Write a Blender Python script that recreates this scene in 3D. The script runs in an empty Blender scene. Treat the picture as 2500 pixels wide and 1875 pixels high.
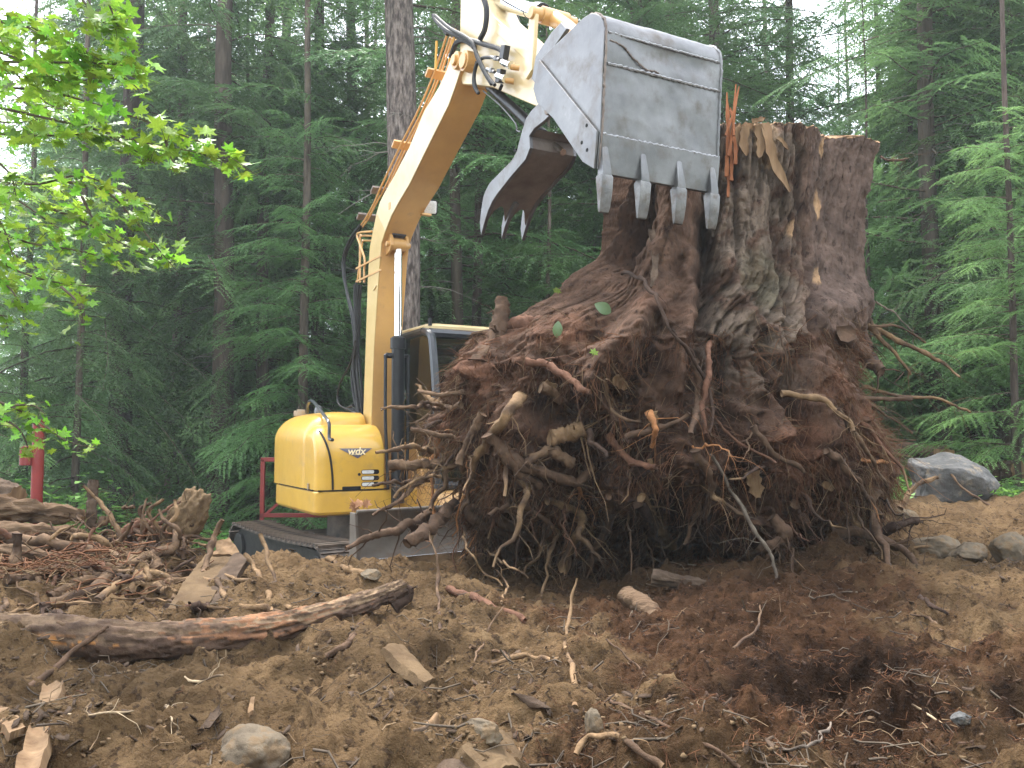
import bpy, math, random
import numpy as np
from mathutils import Vector, Matrix, Euler
random.seed(7)
RNG = np.random.default_rng(7)
R = math.radians
scene = bpy.context.scene
COL = scene.collection

# ---------------------------------------------------------------- camera
FPX = 2100.0
CAM_Z = 1.55
PITCH = math.atan((1060 - 937.5) / FPX)
cam_data = bpy.data.cameras.new('camera')
cam = bpy.data.objects.new('camera', cam_data)
COL.objects.link(cam)
cam.location = (0, 0, CAM_Z)
cam.rotation_euler = (R(90) + PITCH, 0, 0)
cam_data.sensor_width = 36
cam_data.lens = 36 * FPX / 2500
cam_data.clip_start = 0.05
cam_data.clip_end = 600
scene.camera = cam

# ---------------------------------------------------------------- light
SUN_EL, SUN_AZ = 62, -35        # degrees; azimuth from +Y towards +X
world = bpy.data.worlds.new('World'); scene.world = world
world.use_nodes = True
wt = world.node_tree; wt.nodes.clear()
wo = wt.nodes.new('ShaderNodeOutputWorld')
sky = wt.nodes.new('ShaderNodeTexSky'); sky.sky_type = 'NISHITA'; sky.sun_disc = False
sky.sun_elevation = R(SUN_EL); sky.sun_rotation = R(SUN_AZ)
bg1 = wt.nodes.new('ShaderNodeBackground'); bg1.inputs[1].default_value = 0.05
wt.links.new(sky.outputs[0], bg1.inputs[0])
tc = wt.nodes.new('ShaderNodeTexCoord')
cn = wt.nodes.new('ShaderNodeTexNoise'); cn.inputs['Scale'].default_value = 1.6; cn.inputs['Detail'].default_value = 3
wt.links.new(tc.outputs['Generated'], cn.inputs['Vector'])
cr = wt.nodes.new('ShaderNodeValToRGB')
cr.color_ramp.elements[0].color = (0.88, 0.90, 0.93, 1); cr.color_ramp.elements[1].color = (1, 1, 1, 1)
cr.color_ramp.elements[0].position = 0.35; cr.color_ramp.elements[1].position = 0.65
wt.links.new(cn.outputs[0], cr.inputs[0])
bg2 = wt.nodes.new('ShaderNodeBackground'); bg2.inputs[1].default_value = 0.68
wt.links.new(cr.outputs[0], bg2.inputs[0])
ad = wt.nodes.new('ShaderNodeAddShader')
wt.links.new(bg1.outputs[0], ad.inputs[0]); wt.links.new(bg2.outputs[0], ad.inputs[1])
wt.links.new(ad.outputs[0], wo.inputs[0])
sd = bpy.data.lights.new('sun', 'SUN'); sd.energy = 1.5; sd.angle = R(14); sd.color = (1.0, 0.96, 0.9)
sun = bpy.data.objects.new('sun', sd); COL.objects.link(sun)
_az, _el = R(SUN_AZ), R(SUN_EL)
_dir = Vector((math.sin(_az) * math.cos(_el), math.cos(_az) * math.cos(_el), math.sin(_el)))
_dir = Vector((-0.35, -0.30, 0.89)).normalized() if False else _dir
sun.rotation_euler = _dir.to_track_quat('Z', 'Y').to_euler()
scene.view_settings.view_transform = 'Standard'
scene.view_settings.look = 'None'
scene.view_settings.gamma = 1
scene.view_settings.use_curve_mapping = False
scene.view_settings.exposure = 2.3

# ---------------------------------------------------------------- helpers
def ray(px, py):
    u = (px - 1250) / FPX; v = (937.5 - py) / FPX
    c, s = math.cos(PITCH), math.sin(PITCH)
    return np.array([u, c - v * s, s + v * c])
def at(px, py, Y):
    d = ray(px, py); t = Y / d[1]
    return np.array([d[0] * t, Y, CAM_Z + d[2] * t])

_rs = np.random.RandomState(11)
_PERM = _rs.permutation(512); _PERM = np.concatenate([_PERM, _PERM, _PERM])
_GR = _rs.normal(size=(512, 3)); _GR /= np.linalg.norm(_GR, axis=1)[:, None]
def pn(P):
    """gradient noise at points P (n,3), about -0.7..0.7"""
    P = np.asarray(P, float)
    i = np.floor(P).astype(int); f = P - i
    w = f * f * f * (f * (f * 6 - 15) + 10)
    i &= 255
    out = 0
    for dx in (0, 1):
        for dy in (0, 1):
            for dz in (0, 1):
                h = _PERM[_PERM[_PERM[(i[:, 0] + dx) & 255] + ((i[:, 1] + dy) & 255)] % 512 + ((i[:, 2] + dz) & 255)] % 512
                g = _GR[h]
                d = (f - np.array([dx, dy, dz]))
                wt_ = (w[:, 0] if dx else 1 - w[:, 0]) * (w[:, 1] if dy else 1 - w[:, 1]) * (w[:, 2] if dz else 1 - w[:, 2])
                out = out + wt_ * (g * d).sum(1)
    return out
def fbm(P, octv=4, lac=2.03, gain=0.5):
    P = np.asarray(P, float); a = 1; o = 0
    for k in range(octv):
        o = o + a * pn(P + 17.3 * k); P = P * lac; a *= gain
    return o
def sstep(a, b, x):
    t = np.clip((x - a) / (b - a), 0, 1); return t * t * (3 - 2 * t)

def mesh_np(name, V, F, smooth=True, sharp=None, attrs=None, cols=None):
    """V (n,3); F (m,k) array or list of faces"""
    me = bpy.data.meshes.new(name)
    if isinstance(F, np.ndarray):
        V = np.asarray(V, np.float32); F = F.astype(np.int32)
        me.vertices.add(len(V)); me.vertices.foreach_set('co', V.ravel())
        me.loops.add(F.size); me.loops.foreach_set('vertex_index', F.ravel())
        me.polygons.add(len(F))
        me.polygons.foreach_set('loop_start', np.arange(len(F), dtype=np.int32) * F.shape[1])
        me.update(calc_edges=True)
    else:
        me.from_pydata([tuple(v) for v in V], [], F)
    if smooth:
        me.polygons.foreach_set('use_smooth', np.ones(len(me.polygons), bool))
        if sharp: me.set_sharp_from_angle(angle=R(sharp))
    if cols is not None:
        a = me.color_attributes.new('tint', 'FLOAT_COLOR', 'POINT')
        c = np.ones((len(V), 4), np.float32); c[:, :3] = cols
        a.data.foreach_set('color', c.ravel())
    me.update()
    return me

def link(name, me, mat=None, parent=None, label=None, kind=None):
    o = bpy.data.objects.new(name, me); COL.objects.link(o)
    if mat is not None and me is not None and len(me.materials) == 0: me.materials.append(mat)
    if parent is not None: o.parent = parent
    if label: o['label'] = label
    if kind: o['kind'] = kind
    return o
def thing(name, label, cat, loc=(0, 0, 0), rz=0, group=None):
    o = bpy.data.objects.new(name, None); COL.objects.link(o)
    o.location = tuple(loc); o.rotation_euler = (0, 0, rz); o.empty_display_size = 0.1
    o['label'] = label; o['category'] = cat
    if group: o['group'] = group
    return o
def tag(o, label, cat, group=None, kind=None):
    o['label'] = label; o['category'] = cat
    if group: o['group'] = group
    if kind: o['kind'] = kind
    return o

def catmull(pts, n):
    P = np.array(pts, float)
    if len(P) == 2: 
        t = np.linspace(0, 1, n)[:, None]; return P[0] * (1 - t) + P[1] * t
    P = np.vstack([2 * P[0] - P[1], P, 2 * P[-1] - P[-2]])
    m = len(P) - 3
    T = np.linspace(0, m - 1e-6, n); k = T.astype(int); t = (T - k)[:, None]
    a, b, c, d = P[k], P[k + 1], P[k + 2], P[k + 3]
    return 0.5 * (2 * b + (c - a) * t + (2 * a - 5 * b + 4 * c - d) * t ** 2 + (3 * b - 3 * c + d - a) * t ** 3)

def tubes_np(paths, radii, sides=3, twist=0.0, capped=True):
    """paths (K,S,3), radii (K,S) -> V,F(quads); tube ends pinched"""
    paths = np.asarray(paths, float); K, S, _ = paths.shape
    T = np.gradient(paths, axis=1); T /= np.linalg.norm(T, axis=2)[..., None] + 1e-9
    mean = T.mean(1); up = np.zeros_like(mean); ax = np.argmin(np.abs(mean), axis=1); up[np.arange(K), ax] = 1
    up = np.repeat(up[:, None, :], S, 1)
    A = np.cross(T, up); A /= np.linalg.norm(A, axis=2)[..., None] + 1e-9
    B = np.cross(T, A)
    ang = np.arange(sides) * 2 * math.pi / sides
    off = A[:, :, None, :] * np.cos(ang)[None, None, :, None] + B[:, :, None, :] * np.sin(ang)[None, None, :, None]
    V = paths[:, :, None, :] + off * np.asarray(radii)[:, :, None, None]
    V = V.reshape(-1, 3)
    k = np.arange(K)[:, None, None]; s = np.arange(S - 1)[None, :, None]; j = np.arange(sides)[None, None, :]
    b = k * S * sides
    j2 = (j + 1) % sides
    F = np.stack([b + s * sides + j, b + s * sides + j2, b + (s + 1) * sides + j2, b + (s + 1) * sides + j], -1).reshape(-1, 4)
    return V, F

class MB:
    def __init__(s): s.v = []; s.f = []
    def add(s, V, F):
        b = len(s.v); s.v.extend([tuple(map(float, p)) for p in V]); s.f.extend([tuple(int(i) + b for i in f) for f in F]); return s
    def box(s, c, d, rot=None):
        c = Vector(c); h = Vector(d) * 0.5
        M_ = (Euler(rot).to_matrix() if rot is not None and not isinstance(rot, Matrix) else rot) or Matrix.Identity(3)
        V = [c + M_ @ Vector((x * h.x, y * h.y, z * h.z)) for x in (-1, 1) for y in (-1, 1) for z in (-1, 1)]
        return s.add(V, [(0, 1, 3, 2), (4, 6, 7, 5), (0, 4, 5, 1), (2, 3, 7, 6), (0, 2, 6, 4), (1, 5, 7, 3)])
    def prism(s, poly, lo, hi, axis=1):
        """poly in the plane across axis; axis=1 -> (x,z) extruded along y; 2 -> (x,y) along z; 0 -> (y,z) along x"""
        n = len(poly); V = []
        for t in (lo, hi):
            for a, b in poly:
                V.append({0: (t, a, b), 1: (a, t, b), 2: (a, b, t)}[axis])
        F = [tuple(range(n)), tuple(range(2 * n - 1, n - 1, -1))]
        F += [(i, (i + 1) % n, n + (i + 1) % n, n + i)[::-1] for i in range(n)]
        return s.add(V, F)
    def tube(s, pts, r, n=8, cap=True):
        P = np.array(pts, float); S = len(P)
        rr = np.full(S, float(r)) if np.isscalar(r) else np.array(r, float)
        T = np.gradient(P, axis=0); T /= np.linalg.norm(T, axis=1)[:, None] + 1e-9
        a = np.array([0, 0, 1.0]) if abs(T[0][2]) < 0.9 else np.array([1.0, 0, 0])
        A = np.cross(T[0], a); A /= np.linalg.norm(A)
        V = []
        for i in range(S):
            A = A - T[i] * A.dot(T[i]); A /= np.linalg.norm(A) + 1e-9
            B = np.cross(T[i], A)
            for j in range(n):
                t = 2 * math.pi * j / n
                V.append(P[i] + rr[i] * (A * math.cos(t) + B * math.sin(t)))
        F = [(i * n + j, i * n + (j + 1) % n, (i + 1) * n + (j + 1) % n, (i + 1) * n + j) for i in range(S - 1) for j in range(n)]
        if cap: F += [tuple(range(n - 1, -1, -1)), tuple((S - 1) * n + j for j in range(n))]
        return s.add(V, F)
    def cyl(s, a, b, r, n=20, r2=None):
        return s.tube([a, b], [r, r if r2 is None else r2], n)
    def build(s, name, mat, parent=None, smooth=True, bevel=0, label=None, sharp=35, seg=2):
        me = mesh_np(name, s.v, s.f, smooth, sharp)
        me.validate()
        import bmesh
        bm = bmesh.new(); bm.from_mesh(me); bmesh.ops.recalc_face_normals(bm, faces=bm.faces); bm.to_mesh(me); bm.free()
        if smooth: me.set_sharp_from_angle(angle=R(sharp))
        o = link(name, me, mat, parent, label)
        if bevel:
            m = o.modifiers.new('bevel', 'BEVEL'); m.width = bevel; m.segments = seg; m.limit_method = 'ANGLE'; m.angle_limit = R(35)
            m.harden_normals = True
        return o

# ---------------------------------------------------------------- materials
def new_mat(name):
    m = bpy.data.materials.new(name); m.use_nodes = True
    t = m.node_tree; t.nodes.clear()
    out = t.nodes.new('ShaderNodeOutputMaterial')
    return m, t, out
def mat(name, c1, c2=None, c3=None, scale=6, stretch=(1, 1, 1), detail=6, rough=0.7, rough2=None, metal=0, bump=0, bscale=40,
        bstretch=None, spec=0.5, coat=0, lo=0.35, hi=0.65, vcol=False, transl=0, orand=0, spots=None, dist=0.01, wave=None, coord='Object', spotc=(.5, .6), alpha=1, trans=0):
    m, t, out = new_mat(name)
    if rough >= .75 and spec == .5: spec = .12
    n, l = t.nodes, t.links
    tcn = n.new('ShaderNodeTexCoord'); mp = n.new('ShaderNodeMapping'); mp.inputs['Scale'].default_value = stretch
    l.new(tcn.outputs[coord], mp.inputs[0])
    nz = n.new('ShaderNodeTexNoise'); nz.inputs['Scale'].default_value = scale; nz.inputs['Detail'].default_value = detail; nz.inputs['Roughness'].default_value = 0.62
    l.new(mp.outputs[0], nz.inputs['Vector'])
    rp = n.new('ShaderNodeValToRGB'); e = rp.color_ramp.elements
    c2 = c2 or tuple(x * 0.75 for x in c1)
    e[0].position = lo; e[0].color = (*c1, 1); e[1].position = hi; e[1].color = (*c2, 1)
    if c3: k = e.new(min(0.99, hi + 0.14)); k.color = (*c3, 1)
    l.new(nz.outputs[0], rp.inputs[0])
    colr = rp.outputs[0]
    if spots:
        s2 = n.new('ShaderNodeTexNoise'); s2.inputs['Scale'].default_value = spots[0]; s2.inputs['Detail'].default_value = 5; s2.inputs['Roughness'].default_value = 0.65
        l.new(mp.outputs[0], s2.inputs['Vector'])
        r2 = n.new('ShaderNodeMapRange'); r2.inputs[1].default_value = spotc[0]; r2.inputs[2].default_value = spotc[1]
        l.new(s2.outputs[0], r2.inputs[0])
        mx = n.new('ShaderNodeMixRGB'); l.new(r2.outputs[0], mx.inputs[0]); l.new(colr, mx.inputs[1]); mx.inputs[2].default_value = (*spots[1], 1)
        colr = mx.outputs[0]
    if vcol:
        at_ = n.new('ShaderNodeVertexColor'); at_.layer_name = 'tint'
        mx = n.new('ShaderNodeMixRGB'); mx.blend_type = 'MULTIPLY'; mx.inputs[0].default_value = 1
        l.new(colr, mx.inputs[1]); l.new(at_.outputs[0], mx.inputs[2]); colr = mx.outputs[0]
    if orand:
        oi = n.new('ShaderNodeObjectInfo'); hs = n.new('ShaderNodeHueSaturation')
        mr = n.new('ShaderNodeMapRange'); mr.inputs[3].default_value = 1 - orand; mr.inputs[4].default_value = 1 + orand
        l.new(oi.outputs['Random'], mr.inputs[0]); l.new(mr.outputs[0], hs.inputs['Value'])
        m2 = n.new('ShaderNodeMapRange'); m2.inputs[3].default_value = 0.5 - orand * 0.06; m2.inputs[4].default_value = 0.5 + orand * 0.06
        mm = n.new('ShaderNodeMath'); mm.operation = 'FRACT'; mu = n.new('ShaderNodeMath'); mu.operation = 'MULTIPLY'; mu.inputs[1].default_value = 7.31
        l.new(oi.outputs['Random'], mu.inputs[0]); l.new(mu.outputs[0], mm.inputs[0]); l.new(mm.outputs[0], m2.inputs[0]); l.new(m2.outputs[0], hs.inputs['Hue'])
        l.new(colr, hs.inputs['Color']); colr = hs.outputs[0]
    b = n.new('ShaderNodeBsdfPrincipled')
    l.new(colr, b.inputs['Base Color'])
    b.inputs['Roughness'].default_value = rough; b.inputs['Metallic'].default_value = metal
    b.inputs['Specular IOR Level'].default_value = spec
    if coat: b.inputs['Coat Weight'].default_value = coat; b.inputs['Coat Roughness'].default_value = 0.08
    if trans: b.inputs['Transmission Weight'].default_value = trans
    if rough2 is not None:
        rr = n.new('ShaderNodeMapRange'); rr.inputs[1].default_value = 0.3; rr.inputs[2].default_value = 0.7
        rr.inputs[3].default_value = rough; rr.inputs[4].default_value = rough2
        l.new(nz.outputs[0], rr.inputs[0]); l.new(rr.outputs[0], b.inputs['Roughness'])
    if bump:
        mp2 = n.new('ShaderNodeMapping'); mp2.inputs['Scale'].default_value = bstretch or stretch
        l.new(tcn.outputs[coord], mp2.inputs[0])
        bz = n.new('ShaderNodeTexNoise'); bz.inputs['Scale'].default_value = bscale; bz.inputs['Detail'].default_value = 7; bz.inputs['Roughness'].default_value = 0.65
        l.new(mp2.outputs[0], bz.inputs['Vector'])
        bp = n.new('ShaderNodeBump'); bp.inputs['Strength'].default_value = bump; bp.inputs['Distance'].default_value = dist
        l.new(bz.outputs[0], bp.inputs['Height']); l.new(bp.outputs[0], b.inputs['Normal'])
    sh = b.outputs[0]
    if transl:
        tr = n.new('ShaderNodeBsdfTranslucent'); l.new(colr, tr.inputs[0]); mx = n.new('ShaderNodeMixShader'); mx.inputs[0].default_value = transl
        l.new(sh, mx.inputs[1]); l.new(tr.outputs[0], mx.inputs[2]); sh = mx.outputs[0]
    l.new(sh, out.inputs[0])
    return m

MAT = {}
MAT['soil'] = mat('soil', (0.090, 0.057, 0.030), (0.165, 0.110, 0.060), (0.265, 0.190, 0.110), scale=5, detail=12, rough=0.95, bump=1.0, bscale=42, dist=0.05, vcol=True, spec=0.1, spots=(30, (0.055, 0.036, 0.022)), spotc=(.54, .63))
MAT['clod'] = mat('clod', (0.095, 0.06, 0.033), (0.19, 0.128, 0.072), scale=30, rough=0.95, bump=0.7, bscale=80, spec=0.15)
MAT['stone'] = mat('stone', (0.10, 0.078, 0.055), (0.19, 0.15, 0.105), scale=9, rough=0.9, bump=0.7, bscale=40, spec=0.12, spots=(20, (0.16, 0.11, 0.065)))
MAT['rock'] = mat('rock', (0.075, 0.074, 0.072), (0.16, 0.155, 0.148), (0.27, 0.255, 0.23), scale=3.5, detail=10, rough=0.85, bump=1.0, bscale=12, dist=0.03, spots=(8, (0.27, 0.22, 0.16)), spotc=(.56, .68))
MAT['trunk_grey'] = mat('trunk_grey', (0.06, 0.048, 0.042), (0.19, 0.155, 0.135), (0.30, 0.26, 0.23), scale=22, stretch=(1, 1, .28), lo=.40, hi=.56, rough=0.9, bump=1.0, bscale=26, bstretch=(1, 1, .3), dist=0.05, spec=0.2)
MAT['trunk_brown'] = mat('trunk_brown', (0.055, 0.042, 0.033), (0.13, 0.10, 0.08), scale=9, stretch=(1, 1, .15), rough=0.9, bump=1.0, bscale=24, bstretch=(1, 1, .15), dist=0.03, spec=0.2, orand=0.25)
MAT['conifer_a'] = mat('conifer_a', (0.11, 0.20, 0.08), (0.19, 0.32, 0.12), (0.27, 0.42, 0.15), scale=1.1, detail=3, rough=0.5, transl=0.38, spec=0.35, orand=0.25)
MAT['conifer_b'] = mat('conifer_b', (0.12, 0.225, 0.08), (0.20, 0.345, 0.12), (0.28, 0.44, 0.16), scale=1.3, detail=3, rough=0.5, transl=0.4, spec=0.35, orand=0.2)
MAT['maple_leaf'] = mat('maple_leaf', (0.17, 0.33, 0.03), (0.27, 0.46, 0.045), scale=14, rough=0.42, transl=0.42, spec=0.5, orand=0.5)
MAT['twig'] = mat('twig', (0.06, 0.045, 0.035), (0.14, 0.11, 0.08), scale=12, rough=0.9)
MAT['deadtwig'] = mat('deadtwig', (0.13, 0.12, 0.10), (0.24, 0.22, 0.19), scale=12, rough=0.9)
MAT['undergrowth'] = mat('undergrowth', (0.11, 0.28, 0.045), (0.21, 0.43, 0.08), scale=4, rough=0.5, transl=0.35, orand=0.25)
# ================================================================ TERRAIN
_cp = []
for px in (-400, 300, 900, 1250, 1700, 2200, 2900):
    _cp += [at(px, 2300, 1.3), at(px, 1890, 2.15)]
_sc = [ # px, py, depth of visible ground
 (-300,1700,2.9),(150,1690,3.0),(600,1680,3.0),(1000,1680,2.95),(1400,1700,2.9),(1800,1690,3.0),(2300,1660,3.0),(2800,1640,3.0),
 (-300,1500,4.0),(150,1500,4.0),(600,1500,3.9),(950,1520,3.8),(1300,1590,3.5),(1600,1560,3.7),(1900,1520,3.9),(2300,1480,4.0),(2800,1480,4.0),
 (-300,1380,5.1),(100,1390,5.0),(420,1380,5.0),(540,1372,5.0),(600,1392,5.0),(720,1385,5.0),(860,1392,5.0),(1000,1412,5.0),(1090,1455,4.8),
 (1200,1500,4.5),(1300,1530,4.3),(1400,1535,4.25),(1550,1500,4.4),(1680,1440,4.7),(1850,1405,5.0),(2000,1400,5.1),
 (2150,1400,5.2),(2350,1370,5.4),(2550,1350,5.5),(2800,1350,5.5),
 (1250,1450,5.4),(1450,1450,5.4),(1650,1425,5.6),(1200,1395,6.1),(1800,1400,6.1),(2000,1360,6.2),
 (2150,1320,6.4),(2300,1290,6.7),(2550,1270,6.8),(2180,1245,7.7),(2350,1228,7.9),(2520,1220,7.8),(2800,1220,7.8),(2900,1290,6.8)]
_cp += [at(*c) for c in _sc]
_cp = np.array(_cp)
_w = [(x, y, z) for x, y, z in [(-5,6.6,.35),(-3,6.7,.3),(-1.8,6.6,.25),(-.7,6.9,.3),(.3,7.6,.35),(1.5,7.6,.45),(2.2,8.2,.6),
  (-6,8,0),(-4,8,-.03),(-2.5,8,-.05),(-1,8.4,-.05),(.5,9,-.02),(2,10,.1),(3.5,10,.55),(5,10,.6),(7,10,.6),(-8,10,0),(-4,10.5,-.05),(-1,11,-.05),(2,13,.05),(5,13,.2),(9,12,.3),
  (-12,15,.05),(-5,15,0),(0,16,0),(5,17,.1),(12,15,.2),(-15,25,.1),(0,25,.15),(15,25,.3),(-30,45,.5),(0,45,.5),(30,45,.6),(-60,90,1),(0,90,1),(60,90,1),
  (-12,3,.5),(12,3,.6),(-12,-3,.4),(0,-3,.6),(12,-3,.4),(-6,5,.6),(7,6,.8),(-40,0,.3),(40,0,.3),(-40,20,.3),(40,20,.3)]]
_cp = np.vstack([_cp, np.array(_w, float)])
def _tp(r2): return np.where(r2 > 1e-9, 0.5 * r2 * np.log(r2 + 1e-12), 0)
_XY = _cp[:, :2] * 1.0
_n = len(_cp)
_K = _tp(((_XY[:, None] - _XY[None]) ** 2).sum(-1)) + np.eye(_n) * 0.03
_Pm = np.hstack([np.ones((_n, 1)), _XY])
_A = np.block([[_K, _Pm], [_Pm.T, np.zeros((3, 3))]])
_sol = np.linalg.solve(_A, np.concatenate([_cp[:, 2], np.zeros(3)]))
def base_h(x, y):
    x = np.asarray(x, float).ravel(); y = np.asarray(y, float).ravel()
    o = _sol[_n] + _sol[_n + 1] * x + _sol[_n + 2] * y
    for i in range(_n):
        o = o + _sol[i] * _tp((x - _XY[i, 0]) ** 2 + (y - _XY[i, 1]) ** 2)
    return o
def near_mask(x, y):
    return sstep(9.0, 6.0, y - 0.25 * np.clip(x, 0, 6)) * sstep(9, 6, np.abs(x))
def peat_mask(x, y):
    u = 1250 + x / np.maximum(y, 0.5) * FPX
    P = np.stack([x * 1.3, y * 1.3, x * 0], 1)
    n = fbm(P, 4) * 0.7 + fbm(P * 5, 3) * .55
    # reddish rotten wood and duff shed by the stump, in front of it to the right
    cx = 1.05 + (4.2 - y) * -0.12
    d = np.abs(x - cx - 0.05) / (0.75 + 0.12 * (y - 2)) 
    m = sstep(1.15, 0.55, d + n) * sstep(1.7, 2.3, y) * sstep(6.6, 5.6, y)
    return m
def detail_h(x, y):
    nm = near_mask(x, y)
    P = np.stack([x, y, x * 0], 1)
    a = fbm(P * 1.6, 3) * 0.16
    q = pn(P * 4.2 + 5) ; a = a + (np.abs(q) * -0.15 + 0.045)
    q = pn(P * np.array([2.4, 5.0, 1]) + 25); a = a + np.minimum(q, .12) * .16 + sstep(.10, .16, pn(P * np.array([3.0, 4.2, 1]) + 125)) * .035
    q = pn(P * 9.5 + 9); a = a + (np.abs(q)) * -0.05
    dx = fbm(P * 6 + 31, 2)[:, None]
    a = a + fbm(P * 20 + dx * 1.2, 2) * 0.034 + fbm(P * 48 + 3, 2) * 0.017
    r = np.maximum(0, pn(P * np.array([5, 8, 1]) + 60) - 0.12) ; a = a + r * 0.11   # clods
    r = np.maximum(0, pn(P * 14 + 80) - 0.1); a = a + r * 0.045
    pt = peat_mask(x, y)
    a = a + pt * (fbm(P * 34 + 7, 3) * 0.022)
    far = fbm(P * 0.35 + 3, 3) * 0.12 + fbm(P * 3, 3) * 0.02
    return a * nm + far * (1 - nm)
def H(x, y):
    x = np.asarray(x, float).ravel(); y = np.asarray(y, float).ravel()
    return base_h(x, y) + detail_h(x, y)
def H1(x, y): return float(H([x], [y])[0])

def build_ground():
    ys = [-4, -2, -0.5, 0.4, 0.9, 1.2]
    y = 1.4
    while y < 7: ys.append(y); y *= 1.0042
    while y < 110: ys.append(y); y *= 1.028
    ys += [130, 180, 260]
    ys = np.array(ys)
    g = np.concatenate([-np.geomspace(8, 0.80, 34)[:-1], np.linspace(-0.8, 0.8, 450), np.geomspace(0.80, 8, 34)[1:]])
    ye = np.maximum(ys, 0.9) + 0.35
    X = ye[:, None] * g[None, :]; Yg = np.repeat(ys[:, None], len(g), 1)
    x, y = X.ravel(), Yg.ravel()
    z = H(x, y)
    # bigger boulders of soil overhang slightly: push laterally by noise
    P = np.stack([x, y, z], 1); nm = near_mask(x, y)
    dxy = np.stack([pn(P * 7 + 100), pn(P * 7 + 200)], 1) * 0.03 * nm[:, None]
    V = np.stack([x, y, z], 1); V[:, :2] += dxy
    nr, nc = X.shape
    i = np.arange(nr - 1)[:, None] * nc + np.arange(nc - 1)[None]
    F = np.stack([i, i + 1, i + nc + 1, i + nc], -1).reshape(-1, 4)
    pt = peat_mask(x, y)[:, None]
    n1 = fbm(P * 2.2 + 40, 4)[:, None]
    sand = np.array([1.34, 1.28, 1.20]) * (1 + 0.28 * n1)
    duff = sstep(.9, .3, np.hypot((x - 1.05) / .75, (y - 2.75) / .8) + fbm(P * 4 + 5, 4) * .9)[:, None]
    peat = np.array([0.55, 0.42, 0.38]) * (1 + 0.6 * n1) * (1 - .55 * duff) * (1 + .6 * fbm(P * 12 + 15, 3)[:, None])
    dark = sstep(0.1, 0.35, fbm(P * 1.1 + 70, 4))[:, None]
    c = sand * (1 - pt) + peat * pt
    c = c * (1 - 0.35 * dark * (1 - pt))
    # darker soil tone under the root ball
    pit = (sstep(1.9, 1.0, np.hypot((x - 1.1) / 1.05, y - 6.2)))[:, None]
    c = c * (1 - pit) + np.array([0.50, 0.44, 0.40]) * pit
    far = np.clip(1 - nm, 0, 1)[:, None] * sstep(6.5, 9, y)[:, None]
    ff = np.array([0.40, 0.44, 0.30]) * (1 + 0.8 * fbm(P * 1.5 + 9, 4)[:, None])
    c = c * (1 - far) + ff * far
    me = mesh_np('ground', V, F, True, None, cols=np.clip(c, 0.02, 2))
    o = link('ground', me, MAT['soil']); o['kind'] = 'structure'
    o['label'] = 'churned brown earth and forest floor'
build_ground()

# ================================================================ TREES
def trunk_mesh(name, h, r0, r1, sides=20, rings=70, rough=0.06, seed=0, flare=0.35, lean=0.0, z0=-0.3, fl=0.9):
    rg = np.random.default_rng(seed)
    z = np.linspace(0, 1, rings) ** 1.2 * (h - z0) + z0
    t = (z - z0) / (h - z0)
    r = r0 * (1 - t) ** 0.8 + r1 * t + r0 * flare * np.exp(-np.clip(z, 0, 99) / (0.35 * fl))
    ph = rg.uniform(0, 6, 4)
    cx = lean * z + 0.04 * np.sin(z * 0.6 + ph[0]); cy = 0.04 * np.sin(z * 0.5 + ph[1])
    a = np.arange(sides) / sides * 2 * math.pi
    A, Z = np.meshgrid(a, z); Rr = np.repeat(r[:, None], sides, 1)
    P = np.stack([np.cos(A).ravel() * 2.2, np.sin(A).ravel() * 2.2, Z.ravel() * 0.7], 1)
    n = fbm(P + seed, 3).reshape(A.shape) * rough * 2
    n2 = pn(np.stack([np.cos(A).ravel() * 7, np.sin(A).ravel() * 7, Z.ravel() * 3], 1) + seed).reshape(A.shape) * rough * 1.4
    Rr = Rr * (1 + n + n2)
    V = np.stack([cx[:, None] + Rr * np.cos(A), cy[:, None] + Rr * np.sin(A), Z], -1).reshape(-1, 3)
    i = np.arange(rings - 1)[:, None] * sides; j = np.arange(sides)[None]; j2 = (j + 1) % sides
    F = np.stack([i + j, i + j2, i + sides + j2, i + sides + j], -1).reshape(-1, 4)
    return mesh_np(name, V, F)

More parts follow.
